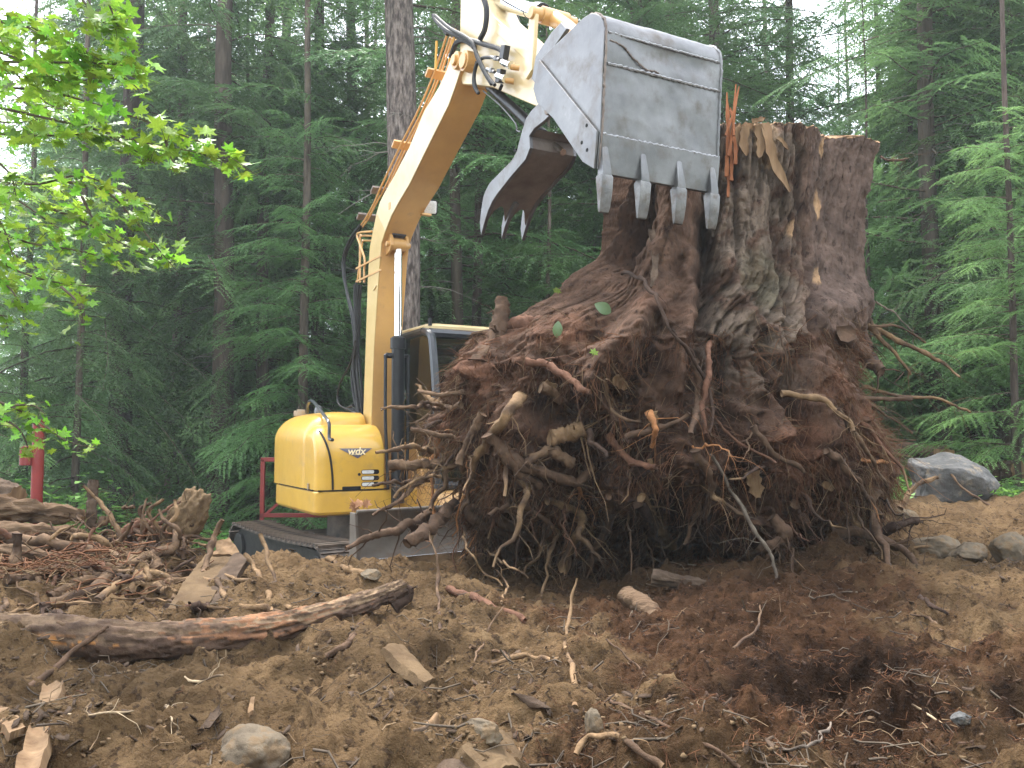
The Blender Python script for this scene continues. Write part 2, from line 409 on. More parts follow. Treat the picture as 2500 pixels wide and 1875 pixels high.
def foliage(rg, O, D, U, L, spacing, tw, leaf, lw, ang=62, droop=0.25, tshape=0.55, curl=0.0):
    """leaf blades on flat sprays. O (n,3) branch origins, D unit directions, U unit up of spray plane, L lengths."""
    outV = []; tws = []
    for o, d, u, Ln in zip(O, D, U, L):
        s = np.cross(d, u); s /= np.linalg.norm(s)
        n2 = max(5, int(Ln / spacing))
        t = (np.arange(n2) + rg.uniform(0, .6, n2)) / n2
        t = 0.08 + 0.92 * t
        def axis(tt): return o + d * (tt * Ln)[:, None] + np.array([0, 0, -1.0]) * (droop * Ln * tt ** 2)[:, None] + s * (0.05 * Ln * np.sin(tt * 5 + o[0]))[:, None]
        pb = axis(t)
        side = np.where(np.arange(n2) % 2 == 0, 1.0, -1.0)
        l2 = tw * Ln * (np.sin(np.clip(t, 0, 1) * math.pi) ** tshape * 0.55 + (1 - t) * 0.6 + 0.1) * rg.uniform(.6, 1.15, n2)
        dd = (d + np.array([0, 0, -1]) * droop * 1.2)
        aa = np.radians(ang) * rg.uniform(.75, 1.1, n2) * (1 - 0.35 * t)
        d2 = dd * np.cos(aa)[:, None] + s * (side * np.sin(aa))[:, None] + u * rg.normal(0, .12, n2)[:, None] + np.array([0, 0, -1.0]) * rg.uniform(0, .45 * droop + .1, n2)[:, None]
        d2 /= np.linalg.norm(d2, axis=1)[:, None]
        n3 = max(4, int(tw * Ln * 0.8 / (leaf * 0.42)))
        v = (np.arange(n3) + .5) / n3
        q = pb[:, None, :] + d2[:, None, :] * (v[None, :, None] * l2[:, None, None]) + np.array([0, 0, -1.0]) * ((v ** 2)[None, :] * l2[:, None] * droop * 0.9)[..., None]
        s2 = np.cross(d2, u); s2 /= np.linalg.norm(s2, axis=1)[:, None]
        ll = leaf * (1 - 0.55 * v)[None, :] * rg.uniform(.7, 1.25, (n2, n3)) * np.clip(l2 / (tw * Ln * 0.7), .4, 1.2)[:, None]
        for sg in (1, -1):
            d3 = d2[:, None, :] * 0.62 + s2[:, None, :] * sg * 0.78 + rg.normal(0, .22, (n2, n3, 3)) 
            d3[..., 2] -= 0.12
            tip = q + d3 * ll[..., None]
            w = np.cross(d3, u[None, None, :]) + rg.normal(0, .35, (n2, n3, 3))
            w /= np.linalg.norm(w, axis=2)[..., None] + 1e-6
            hw = (lw * rg.uniform(.7, 1.3, (n2, n3)))[..., None]
            mid = q + d3 * ll[..., None] * 0.45
            outV.append(np.stack([q + d3 * ll[..., None] * .12 + w * hw, tip, q - w * hw], 2).reshape(-1, 3))
        tt = np.linspace(0, 1, 6); tws.append((axis(tt), np.linspace(1, .2, 6) * (0.006 + 0.006 * Ln)))
    V = np.concatenate(outV); F = np.arange(len(V)).reshape(-1, 3)
    tp = np.array([a for a, b in tws]); tr = np.array([b for a, b in tws])
    return V, F, tp, tr

def crown_mesh(name, seed, h, base, reach, density, droop, leaf, lw, mat_l, tw=0.42, updeg=10, spacing=0.075, ang=62, thin_top=True, zmax=13.0):
    rg = np.random.default_rng(seed)
    O = []; D = []; U = []; L = []
    z = base
    while z < min(h * 0.98, zmax):
        t = (z - base) / (h - base)
        Ln = reach * (1 - t) ** 0.7 * rg.uniform(.55, 1.15) + 0.25
        a = rg.uniform(0, 2 * math.pi)
        el = R(updeg) * rg.uniform(-.6, 1.4) + 0.25 * t
        d = np.array([math.cos(a) * math.cos(el), math.sin(a) * math.cos(el), math.sin(el)])
        s = np.array([-math.sin(a), math.cos(a), 0]); u = np.cross(d, s); u = u / np.linalg.norm(u) * (1 if np.cross(d, s)[2] > 0 else -1)
        roll = rg.normal(0, .35); u = u * math.cos(roll) + s * math.sin(roll)
        O.append([0, 0, z]); D.append(d); U.append(u); L.append(Ln)
        z += rg.exponential(1 / density) * 1.0
    O = np.array(O, float); D = np.array(D); U = np.array(U); L = np.array(L)
    V, F, tp, tr = foliage(rg, O, D, U, L, spacing, tw, leaf, lw, ang, droop)
    TV, TF = tubes_np(tp, tr, 3); TF = np.vstack([TF[:, [0, 1, 2]], TF[:, [0, 2, 3]]])
    me = mesh_np(name, np.vstack([V, TV]), np.vstack([F, TF + len(V)]), smooth=False)
    me.materials.append(mat_l); me.materials.append(MAT['twig'])
    mi = np.zeros(len(F) + len(TF), np.int32); mi[len(F):] = 1
    me.polygons.foreach_set('material_index', mi)
    return me

def dead_mesh(name, seed, z0, z1, n, reach=1.2):
    rg = np.random.default_rng(seed); P = []; Rr = []
    for k in range(n):
        a = rg.uniform(0, 6.28); z = rg.uniform(z0, z1); L = rg.uniform(.3, 1) * reach
        t = np.linspace(0, 1, 6)
        d = np.array([math.cos(a), math.sin(a), rg.uniform(-.2, .25)])
        p = np.array([0, 0, z]) + d * (t * L)[:, None] + np.array([0, 0, -1]) * (0.25 * L * t ** 2)[:, None] + rg.normal(0, .02, (6, 3)) * L
        P.append(p); Rr.append(np.linspace(1, .3, 6) * rg.uniform(.006, .013))
        for m in range(rg.integers(1, 5)):
            i = rg.integers(1, 5); dd = d + rg.normal(0, .7, 3); l2 = L * rg.uniform(.15, .4)
            pp = p[i] + dd * (t * l2)[:, None] + np.array([0, 0, -1]) * (0.3 * l2 * t ** 2)[:, None]
            P.append(pp); Rr.append(np.linspace(1, .4, 6) * .004)
    V, F = tubes_np(np.array(P), np.array(Rr), 3)
    me = mesh_np(name, V, F, False); me.materials.append(MAT['deadtwig']); return me

# crown kinds: (mesh, trunk mesh)
CR = {}
def kind(k, **a):
    CR[k] = crown_mesh('crown', **a)
kind('hem1', seed=1, h=17, base=0.9, reach=2.8, density=12, droop=.28, leaf=.085, lw=.013, mat_l=MAT['conifer_a'], zmax=11)
kind('ced1', seed=4, h=18, base=1.2, reach=2.7, density=11, droop=.50, leaf=.105, lw=.015, mat_l=MAT['conifer_a'], tw=.36, ang=50, updeg=4, zmax=11)
kind('ced2', seed=5, h=17, base=0.3, reach=3.1, density=11, droop=.46, leaf=.11, lw=.016, mat_l=MAT['conifer_b'], tw=.34, ang=50, updeg=4, zmax=11)
kind('hem3', seed=3, h=15, base=0.3, reach=3.0, density=11, droop=.30, leaf=.08, lw=.013, mat_l=MAT['conifer_b'], zmax=11)
kind('fir1', seed=6, h=21, base=4.2, reach=2.8, density=9, droop=.28, leaf=.10, lw=.015, mat_l=MAT['conifer_a'], updeg=0, zmax=12)
kind('far1', seed=8, h=22, base=1.0, reach=3.8, density=8.5, droop=.3, leaf=.17, lw=.040, mat_l=MAT['conifer_a'], spacing=.12, zmax=16)
kind('far2', seed=9, h=20, base=0.2, reach=3.8, density=8.5, droop=.4, leaf=.17, lw=.040, mat_l=MAT['conifer_b'], spacing=.12, zmax=14)
CR['hem2'] = CR['hem1']
TR = {'a': trunk_mesh('trunk', 20, .20, .03, seed=1), 'b': trunk_mesh('trunk', 20, .14, .02, seed=2), 'c': trunk_mesh('trunk', 22, .10, .02, seed=3), 'far': trunk_mesh('trunk', 24, .14, .02, sides=10, rings=30, seed=5)}
for m in TR.values(): m.materials.append(MAT['trunk_brown'])
DEAD = [dead_mesh('dead_branch', 21, .8, 7, 40), dead_mesh('dead_branch', 22, 1.2, 6, 30, 1.6)]
def tree(name, label, px, Y, crown, trunk, sc=1.0, rz=0, group=None, dead=None, dz=0.0):
    x = (px - 1250) / FPX * Y
    r = thing(name, label, 'tree', (x, Y, H1(x, Y) - 0.05 + dz), rz, group)
    r.scale = (sc, sc, sc)
    link('trunk', TR[trunk], None, r)
    if crown: link('crown', CR[crown], None, r)
    if dead is not None: link('dead_branches', DEAD[dead], None, r, None, 'stuff')
    return r
tree('cedar_tree', 'dark cedar behind the maple leaves at the left edge', 60, 15, 'ced2', 'b', .55, .3)
tree('cedar_tree', 'broad drooping cedar left of the bare brown trunk', 300, 15.5, 'ced1', 'a', 1.05, 1.3)
tree('cedar_tree', 'slim cedar directly left of the bare brown trunk', 430, 17, 'ced1', 'b', 1.0, 2.9, dead=0)
tree('hemlock_tree', 'brown trunked hemlock standing just left of the yellow engine hood', 535, 15, 'fir1', 'a', 1.0, 4.1, dead=1)
tree('hemlock_tree', 'bushy hemlock with low green boughs directly behind the yellow hood', 740, 13.5, 'hem3', 'b', .62, .9)
tree('hemlock_tree', 'tall hemlock rising behind the yellow hood left of the grey trunk', 770, 17, 'hem2', 'b', 1.05, 2.2, dead=0)
tree('hemlock_tree', 'hemlock behind the boom just right of the grey trunk', 1115, 15, 'fir1', 'c', 1.1, 5.1, dead=1)
tree('hemlock_tree', 'thin hemlock trunk seen below the thumb, right one of the pair', 1165, 16, 'fir1', 'c', 1.0, 3.3, dead=0)
tree('hemlock_tree', 'hemlock with green boughs seen between thumb and stump', 1330, 17, 'hem1', 'b', 1.0, .5)
tree('hemlock_tree', 'tall hemlock rising behind the bucket', 1560, 15, 'hem2', 'b', 1.1, 1.9)
tree('hemlock_tree', 'tall hemlock behind the left part of the stump top', 1760, 17, 'hem1', 'b', 1.1, 2.9)
tree('hemlock_tree', 'slender hemlock standing in the sky gap above the stump', 1945, 19, 'fir1', 'c', 1.15, .2)
tree('hemlock_tree', 'dark dense hemlock just right of the stump', 2290, 12.5, 'hem1', 'b', 1.0, 4.9, dead=0)
tree('hemlock_tree', 'small light green hemlock at the right edge, mid height', 2480, 9.6, 'hem3', 'c', .42, 3.2, dz=0)
tree('hemlock_tree', 'thick dark trunked hemlock nearest the right edge', 2465, 13, 'hem2', 'a', 1.05, 5.5, dead=1)
tree('hemlock_tree', 'hemlock with a straight bare lower trunk behind the boulder', 2395, 14.5, 'hem2', 'b', 1.1, 1.1, dead=0)
tree('hemlock_tree', 'thin dark hemlock directly left of the straight bare trunk', 2362, 15.5, 'fir1', 'c', 1.1, 3.9, dead=1)
tree('cedar_tree', 'green cedar at the far right behind the hemlock boughs', 2560, 15, 'ced2', 'a', 1.0, .8)
# the big grey fir behind the boom
gx, gy = (985 - 1250) / FPX * 11.6, 11.6
gt = thing('fir_tree', 'big old fir with a bare pinkish grey trunk right behind the boom', 'tree', (gx, gy, H1(gx, gy)))
tm = trunk_mesh('trunk', 16, .235, .12, sides=48, rings=220, rough=.045, seed=9, lean=-0.012); tm.materials.append(MAT['trunk_grey'])
link('trunk', tm, None, gt)
link('crown', crown_mesh('crown', seed=31, h=22, base=7.5, reach=2.4, density=4, droop=.3, leaf=.1, lw=.015, mat_l=MAT['conifer_a']), None, gt)
dm = dead_mesh('dead_branch', 33, 1.5, 7.6, 34, 1.1); link('dead_branches', dm, None, gt, None, 'stuff')
# curtain of lower boughs and young trees at the edge of the clearing
edge = [(-60, 13, 'ced2', .5, 'cedar at the left edge, nearest behind the maple leaves'), (190, 13.8, 'ced1', .62, 'drooping cedar in the shade between red pipe and brown post'),
  (400, 19.5, 'ced2', 1.0, 'cedar deep in the shade behind the slim cedar'), (640, 16, 'ced1', .95, 'hazy cedar filling the gap left of the yellow hood'), (680, 20, 'hem3', 1.1, 'hemlock far behind the red frame'),
  (850, 18.5, 'hem1', 1.1, 'hemlock directly left of the big grey trunk'), (1050, 18, 'hem3', .62, 'hemlock in the gap between grey trunk and stick'), (1240, 21, 'ced2', 1.0, 'airy cedar below the thumb tines'),
  (1450, 18, 'hem3', 1.15, 'hemlock directly behind the bucket'), (1650, 20, 'ced1', 1.15, 'cedar behind the right half of the bucket'), (2160, 17, 'hem3', .7, 'light green hemlock right of the stump top'),
  (2240, 14.5, 'ced2', .62, 'small drooping cedar above the boulder'), (2420, 17.5, 'ced1', 1.1, 'bluish cedar at the upper right'), (2620, 12, 'hem1', .95, 'dark hemlock cut by the right edge'), (1340, 14, 'hem3', .45, 'young hemlock showing between thumb and root ball'),
  (590, 17, 'hem3', .6, 'young hemlock right of the brown trunk'), (2130, 12.5, 'hem3', .36, 'small young hemlock tucked behind the right side of the stump')]
for k, (px, Y, c, sc, lb) in enumerate(edge): tree('hemlock_tree' if c[0] == 'h' else 'cedar_tree', lb, px, Y, c, 'b' if sc > .7 else 'c', sc, k * 1.7)
# the wood behind: each trunk its own tree
rg = np.random.default_rng(5)
k = 0
for row, (Y0, n, sp) in enumerate([(22, 15, 3600), (28, 19, 3400), (35, 20, 3300), (44, 22, 3300)]):
    for i in range(n):
        px = -500 + sp * (i + rg.uniform(.1, .9)) / n
        if row < 2 and (px < 140 or 1890 < px < 2110 or 900 < px < 1060): continue
        if row >= 2 and (px < 60 or 1930 < px < 2060) and rg.random() < .8: continue
        Y = Y0 + rg.uniform(-2.5, 2.5)
        side_ = 'left of the excavator' if px < 700 else ('behind the excavator' if px < 1500 else ('behind the stump' if px < 2150 else 'right of the stump'))
        tree('conifer', ('far ' if row > 1 else '') + 'conifer in the shaded wood ' + side_, px, Y, 'far1' if rg.random() < .5 else 'far2', 'far', rg.uniform(.75, 1.0) if row < 2 else rg.uniform(.8, 1.1), rg.uniform(0, 6), ('far ' if row > 1 else '') + 'conifers in the wood ' + side_)

def haze():
    m, t, out = new_mat('haze'); v = t.nodes.new('ShaderNodeVolumePrincipled'); v.inputs['Density'].default_value = 0.0019
    v.inputs['Color'].default_value = (.86, .95, 1, 1); v.inputs['Anisotropy'].default_value = 0.3; t.links.new(v.outputs[0], out.inputs['Volume'])
    b = MB(); b.box((0, 60, 13.5), (560, 520, 32)); o = b.build('haze', m, None, smooth=False); tag(o, 'thin bluish air between the trees', 'haze', None, 'stuff')
haze()
# the near side of the clearing, beside and behind the viewer
for k in range(12):
    a_ = R(85 + 190 * k / 11); d_ = 13.5 + 3.5 * ((k * 7) % 5) / 4
    x_, y_ = math.sin(a_) * d_ * 1.15, math.cos(a_) * d_ + 1.5
    r_ = thing('conifer', 'conifer on the near side of the clearing, outside the picture', 'tree', (x_, y_, 0.2), k * 1.3, 'conifers on the near side of the clearing'); r_.scale = (.85,) * 3
    link('trunk', TR['far'], None, r_); link('crown', CR['far1' if k % 2 else 'far2'], None, r_)
# ================================================================ EXCAVATOR
MAT['yellow'] = mat('yellow_paint', (0.68, 0.405, 0.06), (0.60, 0.35, 0.055), scale=3, rough=0.30, rough2=0.42, coat=0.35, bump=0.03, bscale=60, spots=(5, (0.42, 0.27, 0.10)), spotc=(.56, .82))
MAT['boom'] = mat('boom_paint', (0.60, 0.335, 0.105), (0.50, 0.275, 0.09), scale=2.5, rough=0.34, rough2=0.5, coat=0.25, bump=0.04, bscale=40, spots=(6, (0.40, 0.24, 0.10)), spotc=(.6, .82))
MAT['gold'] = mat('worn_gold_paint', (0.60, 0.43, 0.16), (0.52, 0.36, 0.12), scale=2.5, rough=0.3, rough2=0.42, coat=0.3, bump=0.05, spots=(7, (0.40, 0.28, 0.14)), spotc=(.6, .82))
MAT['cream'] = mat('cream_paint_with_glare', (0.66, 0.52, 0.29), (0.58, 0.44, 0.22), scale=2.5, rough=0.28, rough2=0.42, coat=0.3, bump=0.05, bscale=40, spots=(7, (0.50, 0.40, 0.28)), spotc=(.62, .82))  # pale tone on the boom side is painted sky glare
MAT['steel'] = mat('worn_steel', (0.13, 0.13, 0.132), (0.22, 0.22, 0.222), (0.36, 0.36, 0.362), scale=3.2, detail=10, rough=0.36, rough2=0.52, metal=0.85, bump=0.16, bscale=20, dist=0.01, spots=(6, (0.12, 0.105, 0.092)), spotc=(.50, .72))
MAT['tooth'] = mat('tooth_steel', (0.11, 0.11, 0.11), (0.19, 0.187, 0.182), scale=9, rough=.45, metal=.7, bump=.5, bscale=30, spots=(12, (0.10, 0.08, 0.065)), spotc=(.5, .7))
MAT['steel_dirty'] = mat('dirty_steel', (0.13, 0.10, 0.085), (0.22, 0.18, 0.15), scale=5, detail=10, rough=0.7, metal=0.3, bump=0.35, bscale=30)
MAT['blade'] = mat('blade_steel', (0.13, 0.11, 0.09), (0.22, 0.19, 0.16), scale=3.5, stretch=(1, 1, 1.6), detail=10, rough=0.5, rough2=0.7, metal=0.55, bump=0.2, bscale=22, spots=(5, (0.16, 0.12, 0.09)), spotc=(.5, .66))
MAT['chrome'] = mat('chrome', (0.80, 0.80, 0.80), (0.72, 0.72, 0.72), rough=0.10, metal=1)
MAT['black'] = mat('black_paint', (0.014, 0.014, 0.016), (0.022, 0.022, 0.024), rough=0.35, spec=.3, bump=0.05)
MAT['blackframe'] = mat('cab_frame_paint', (0.02, 0.023, 0.03), (0.035, 0.038, 0.045), rough=0.3, coat=0.2)
MAT['rubber'] = mat('rubber', (0.010, 0.010, 0.011), (0.025, 0.024, 0.022), scale=14, spec=.25, rough=0.5, bump=0.2)
MAT['track'] = mat('track_steel', (0.05, 0.043, 0.037), (0.17, 0.13, 0.10), scale=8, rough=0.6, metal=0.4, bump=0.4)
MAT['mud'] = mat('dried_mud', (0.30, 0.23, 0.16), (0.40, 0.32, 0.23), scale=8, rough=0.95, bump=0.6)
MAT['dark'] = mat('dark_interior', (0.012, 0.012, 0.013), (0.02, 0.02, 0.02), rough=0.8)
MAT['recess_dark'] = mat('recess_dark', (0.02, 0.02, 0.03), (0.05, 0.05, 0.06), rough=0.35)
MAT['lens'] = mat('lamp_lens', (0.62, 0.63, 0.60), (0.80, 0.80, 0.78), scale=60, rough=0.12, coat=0.8, bump=0.6, bscale=90)
MAT['decal'] = mat('decal_grey', (0.13, 0.12, 0.15), (0.11, 0.10, 0.13), rough=0.4)
MAT['decal_text'] = mat('decal_lettering', (0.85, 0.70, 0.42), (0.80, 0.64, 0.36), rough=0.4)
MAT['weld'] = mat('weld_bead', (0.20, 0.20, 0.205), (0.34, 0.34, 0.345), scale=60, rough=0.4, metal=0.8, bump=0.6, bscale=90)
MAT['red'] = mat('red_paint', (0.25, 0.026, 0.022), (0.18, 0.022, 0.02), scale=5, rough=0.45, bump=0.08)
def glass_mat():
    m, t, out = new_mat('cab_glass'); n, l = t.nodes, t.links
    g = n.new('ShaderNodeBsdfGlossy'); g.inputs['Roughness'].default_value = 0.02; g.inputs[0].default_value = (.9, .95, .92, 1)
    tr = n.new('ShaderNodeBsdfTransparent'); tr.inputs[0].default_value = (.55, .66, .60, 1)
    fr = n.new('ShaderNodeFresnel'); fr.inputs[0].default_value = 1.6
    mp_ = n.new('ShaderNodeMapRange'); mp_.inputs[1].default_value = 0; mp_.inputs[2].default_value = 1; mp_.inputs[3].default_value = .06; mp_.inputs[4].default_value = 1
    l.new(fr.outputs[0], mp_.inputs[0])
    mx = n.new('ShaderNodeMixShader'); l.new(mp_.outputs[0], mx.inputs[0]); l.new(tr.outputs[0], mx.inputs[1]); l.new(g.outputs[0], mx.inputs[2]); l.new(mx.outputs[0], out.inputs[0])
    return m
MAT['glass'] = glass_mat()

AZ = R(29.0)
Fv = np.array([math.sin(AZ), -math.cos(AZ), 0]); Sv = np.array([math.cos(AZ), math.sin(AZ), 0])
B0 = np.array([(940 - 1250) / FPX * 9.0, 9.0, 0.0])
CAM = np.array([0, 0, CAM_Z])
def lp(px, py, s=None, f=None):
    d = ray(px, py); n_, c_ = (Sv, s) if s is not None else (Fv, f)
    t = (c_ - (CAM - B0).dot(n_)) / d.dot(n_)
    P = CAM + d * t - B0
    return np.array([P.dot(Fv), P.dot(Sv), P[2]])
def prof(pts, s): return [(lambda q: (q[0], q[2]))(lp(x, y, s)) for x, y in pts]
EX = thing('excavator', 'yellow tracked excavator gripping the huge stump with its bucket', 'excavator', B0, math.atan2(Fv[1], Fv[0]))

# ---- undercarriage, turned a little from the house
UC = np.array([-0.35, 0.0]); DA = R(6)
def uw(f, s, z):
    return (UC[0] + f * math.cos(DA) - s * math.sin(DA), UC[1] + f * math.sin(DA) + s * math.cos(DA), z)
UROT = Matrix.Rotation(DA, 3, 'Z')
b = MB(); b.box(uw(0, 0, .36), (1.5, 1.0, .26), UROT); b.cyl(uw(0, 0, .45), uw(0, 0, .80), .48, 32)
b.build('undercarriage_frame', MAT['track'], EX, bevel=.02)
shoe = None
def track(sy):
    base = MB()
    L, rr, zc, w = 1.12, .23, .31, .40
    prof_ = []
    for k in range(13):
        a = -math.pi / 2 + math.pi * k / 12; prof_.append((L + rr * .82 * math.cos(a), zc + rr * .82 * math.sin(a)))
    for k in range(13):
        a = math.pi / 2 + math.pi * k / 12; prof_.append((-L + rr * .82 * math.cos(a), zc + rr * .82 * math.sin(a)))
    V = []; n = len(prof_)
    for t in (-w * .33, w * .33):
        V += [uw(a, sy + t, c) for a, c in prof_]
    base.add(V, [tuple(range(n)), tuple(range(2 * n - 1, n - 1, -1))] + [(i, (i + 1) % n, n + (i + 1) % n, n + i) for i in range(n)])
    for k in range(6):
        f0 = -L + .25 + k * (2 * L - .5) / 5
        base.cyl(uw(f0, sy - .15, .16), uw(f0, sy + .15, .16), .085, 14)
    for e in (-L, L): base.cyl(uw(e, sy - .17, zc), uw(e, sy + .17, zc), .15, 20)
    tr = base.build('track', MAT['rubber'], EX, bevel=.006)
    global shoe
    if shoe is None:
        m = MB(); m.box((0, 0, .008), (.125, w, .02)); m.box((.045, 0, .03), (.014, w, .035)); m.box((-.02, 0, .025), (.012, w, .022)); m.box((-.06, 0, .02), (.01, w, .015))
        for q in (-.1, .1): m.cyl((0.015, q, .015), (0.015, q, .032), .011, 6)
        o = m.build('track_shoe', MAT['track'], None, smooth=False); shoe = o.data; bpy.data.objects.remove(o)
    per = 2 * 2 * L + 2 * math.pi * rr; N = 44
    for k in range(N):
        d = k * per / N
        if d < 2 * L: p, a = (-L + d, zc + rr), 0
        elif d < 2 * L + math.pi * rr: q = (d - 2 * L) / rr; p, a = (L + rr * math.sin(q), zc + rr * math.cos(q)), q
        elif d < 4 * L + math.pi * rr: p, a = (L - (d - 2 * L - math.pi * rr), zc - rr), math.pi
        else: q = (d - 4 * L - math.pi * rr) / rr; p, a = (-L - rr * math.sin(q), zc - rr * math.cos(q)), math.pi + q
        sag = -0.03 * math.sin(math.pi * (p[0] + L) / (2 * L)) if a == 0 else 0
        o = link('track_shoe', shoe, None, tr); o.location = uw(p[0], sy, p[1] + sag)
        o.rotation_euler = (Matrix.Rotation(DA, 3, 'Z') @ Matrix.Rotation(a, 3, 'Y')).to_euler()
    return tr
track(-.92); track(.92)
# dozer blade: shallow curved plate with end plates and a polished cutting edge
bl = lp(836, 1247, f=None, s=None) if False else None
def blade():
    zt, zb, fx, hw = .93, .52, 2.05, 1.16
    m = MB(); n = 12
    pr = [(fx + .07 * (2 * abs(i / n - .5)) ** 2 * 1.0 + .0, zb + (zt - zb) * i / n) for i in range(n + 1)]
    bk = [(a - .028, c) for a, c in pr[::-1]]
    poly = pr + bk
    V = []; k = len(poly)
    for s_ in (-hw, hw): V += [uw(a, s_, c) for a, c in poly]
    m.add(V, [tuple(range(k)), tuple(range(2 * k - 1, k - 1, -1))] + [(i, (i + 1) % k, k + (i + 1) % k, k + i) for i in range(k)])
    m.cyl(uw(fx + .055, -hw, zt), uw(fx + .055, hw, zt), .018, 10)
    o = m.build('blade', MAT['blade'], EX, bevel=.004)
    e = MB(); e.box(uw(fx + .085, 0, zb - .015), (.02, 2 * hw, .09), UROT); e.build('cutting_edge', MAT['chrome'], o, bevel=.004)
    for q in (-hw, hw):
        e = MB(); e.prism([(0, 0), (.11, 0), (.1, .2), (.07, .41), (-.03, .41), (-.03, 0)], -.012, .012)
        ob = e.build('end_plate', MAT['blade'], o, bevel=.003); ob.location = uw(fx - .02, q, zb - .01); ob.rotation_euler = (0, 0, DA)
    for q in (-.45, .45):
        e = MB(); e.tube([uw(.5, q, .35), uw(1.5, q, .5), uw(fx - .02, q, .7)], .06, 8); e.build('blade_arm', MAT['boom'], o)
    e = MB(); e.cyl(uw(.6, 0, .6), uw(1.5, 0, .66), .06); e.cyl(uw(1.5, 0, .66), uw(fx - .02, 0, .7), .03); e.build('blade_cylinder', MAT['black'], o)
blade()
# ---- house
zc0, zc1, ztop = lp(790, 1262, f=.35)[2], lp(790, 1199, f=.35)[2], lp(870, 1030, f=-.05)[2]
hl, hr, hf, hb = -.82, -.125, .35, -1.62
def rrect(f0, f1, s0, s1, rads, n=7):
    """corner radii: front-left, front-right, back-right, back-left (left = negative s)"""
    pts = []
    for (cf, cs, a0, r) in ((f1, s0, -90, rads[0]), (f1, s1, 0, rads[1]), (f0, s1, 90, rads[2]), (f0, s0, 180, rads[3])):
        cx = cf - r if cf == f1 else cf + r; cy = cs + r if cs == s0 else cs - r
        for k in range(n):
            a = R(a0 + 90 * k / (n - 1)); pts.append((cx + r * math.cos(a), cy + r * math.sin(a)))
    return pts
def loft(levels, name, mt, parent, bevel=0, cap=True, sharp=40):
    m = MB(); n = len(levels[0][1]); V = []
    for z, ring in levels: V += [(a, c, z if np.isscalar(z) else z(a, c)) for a, c in ring]
    Fc = [(i * n + j, i * n + (j + 1) % n, (i + 1) * n + (j + 1) % n, (i + 1) * n + j) for i in range(len(levels) - 1) for j in range(n)]
    if cap: Fc += [tuple(range(n - 1, -1, -1)), tuple((len(levels) - 1) * n + j for j in range(n))]
    m.add(V, Fc); return m.build(name, mt, parent, bevel=bevel, sharp=sharp)
lv = []
for z, ins in ((zc0, .05), (zc0 + .015, .015), (zc0 + .04, 0), (zc1 - .02, 0), (zc1 - .008, .008)):
    lv.append((z, rrect(hb + ins, hf - ins, hl + ins - .01, .98 - ins, (.08, .05, .45, .50), 9)))
cwt = loft(lv, 'counterweight', MAT['yellow'], EX, sharp=30)
# engine hood: profile leans back at the top, left side rounds over
def hood(f0, f1, s0, s1, name, rads, finset, linset, binset, zt, z0=zc1 + .004, ns=26, dome=0.0):
    lv = []
    for k in range(ns + 1):
        t = k / ns; z = z0 + (zt - z0) * t
        lv.append((z, rrect(f0 + binset(t), f1 - finset(t), s0 + linset(t), s1, rads, 9)))
    # crown over the top
    zl, ring = lv[-1]; c = np.mean(ring, axis=0)
    for k, q in enumerate((.93, .8, .55, .2)):
        lv.append((zt + dome * (1 - q), [tuple(c + (np.array(p) - c) * q) for p in ring]))
    return loft(lv, name, MAT['yellow'], EX, sharp=28)
def arc_in(t, t0, w): # inset of a quarter-round edge
    u = max(0, (t - t0) / (1 - t0)); return w * (1 - math.sqrt(max(0, 1 - u * u)))
SEAM_F = None
ztop = 1.655
h1 = hood(-.30, hf, hl, hr, 'side_hood', (.10, .02, .02, .02), lambda t: arc_in(t, .45, .40) , lambda t: arc_in(t, .74, .16), lambda t: 0, ztop, dome=.012)
h2 = hood(hb, .02, hl - .012, hr - .05, 'engine_hood', (.14, .10, .30, .40), lambda t: arc_in(t, .70, .20), lambda t: arc_in(t, .60, .30), lambda t: arc_in(t, .62, .35), 1.775, dome=.02)
# black gasket line between the hoods
def onside(f, z): return hl - .014 + arc_in((z - zc1) / (ztop - zc1), .74, .16)
def onfront(s, z): return hf + .004 - arc_in((z - zc1) / (ztop - zc1), .45, .40)
pts = []
for z in np.linspace(zc1 + .01, 1.58, 18):
    s_ = -.66 - .10 * ((z - zc1) / .6) ** 2
    pts.append((onfront(s_, z), s_, z))
m = MB(); m.tube(pts, .011, 6); m.build('door_gasket', MAT['rubber'], EX)
m = MB(); m.box((hf - .01, -.45, zc1 + .002), (.03, .70, .010)); m.box((-.4, hl - .004, zc1 + .002), (1.3, .02, .010)); m.build('hood_gap', MAT['dark'], EX)
m = MB(); m.box((hf - .002, -.47, zc1 + .02), (.012, .19, .036)); m.build('hood_handle_recess', MAT['dark'], EX, bevel=.008, seg=3)
m = MB(); m.cyl((hf - .01, -.395, 1.155), (hf + .008, -.395, 1.155), .014, 14); m.build('key_lock', MAT['black'], EX)
m = MB(); m.box((hf - .25, hl - .012, zc1 + .03), (.03, .012, .07)); m.build('hood_latch', MAT['mud'], EX, bevel=.004)
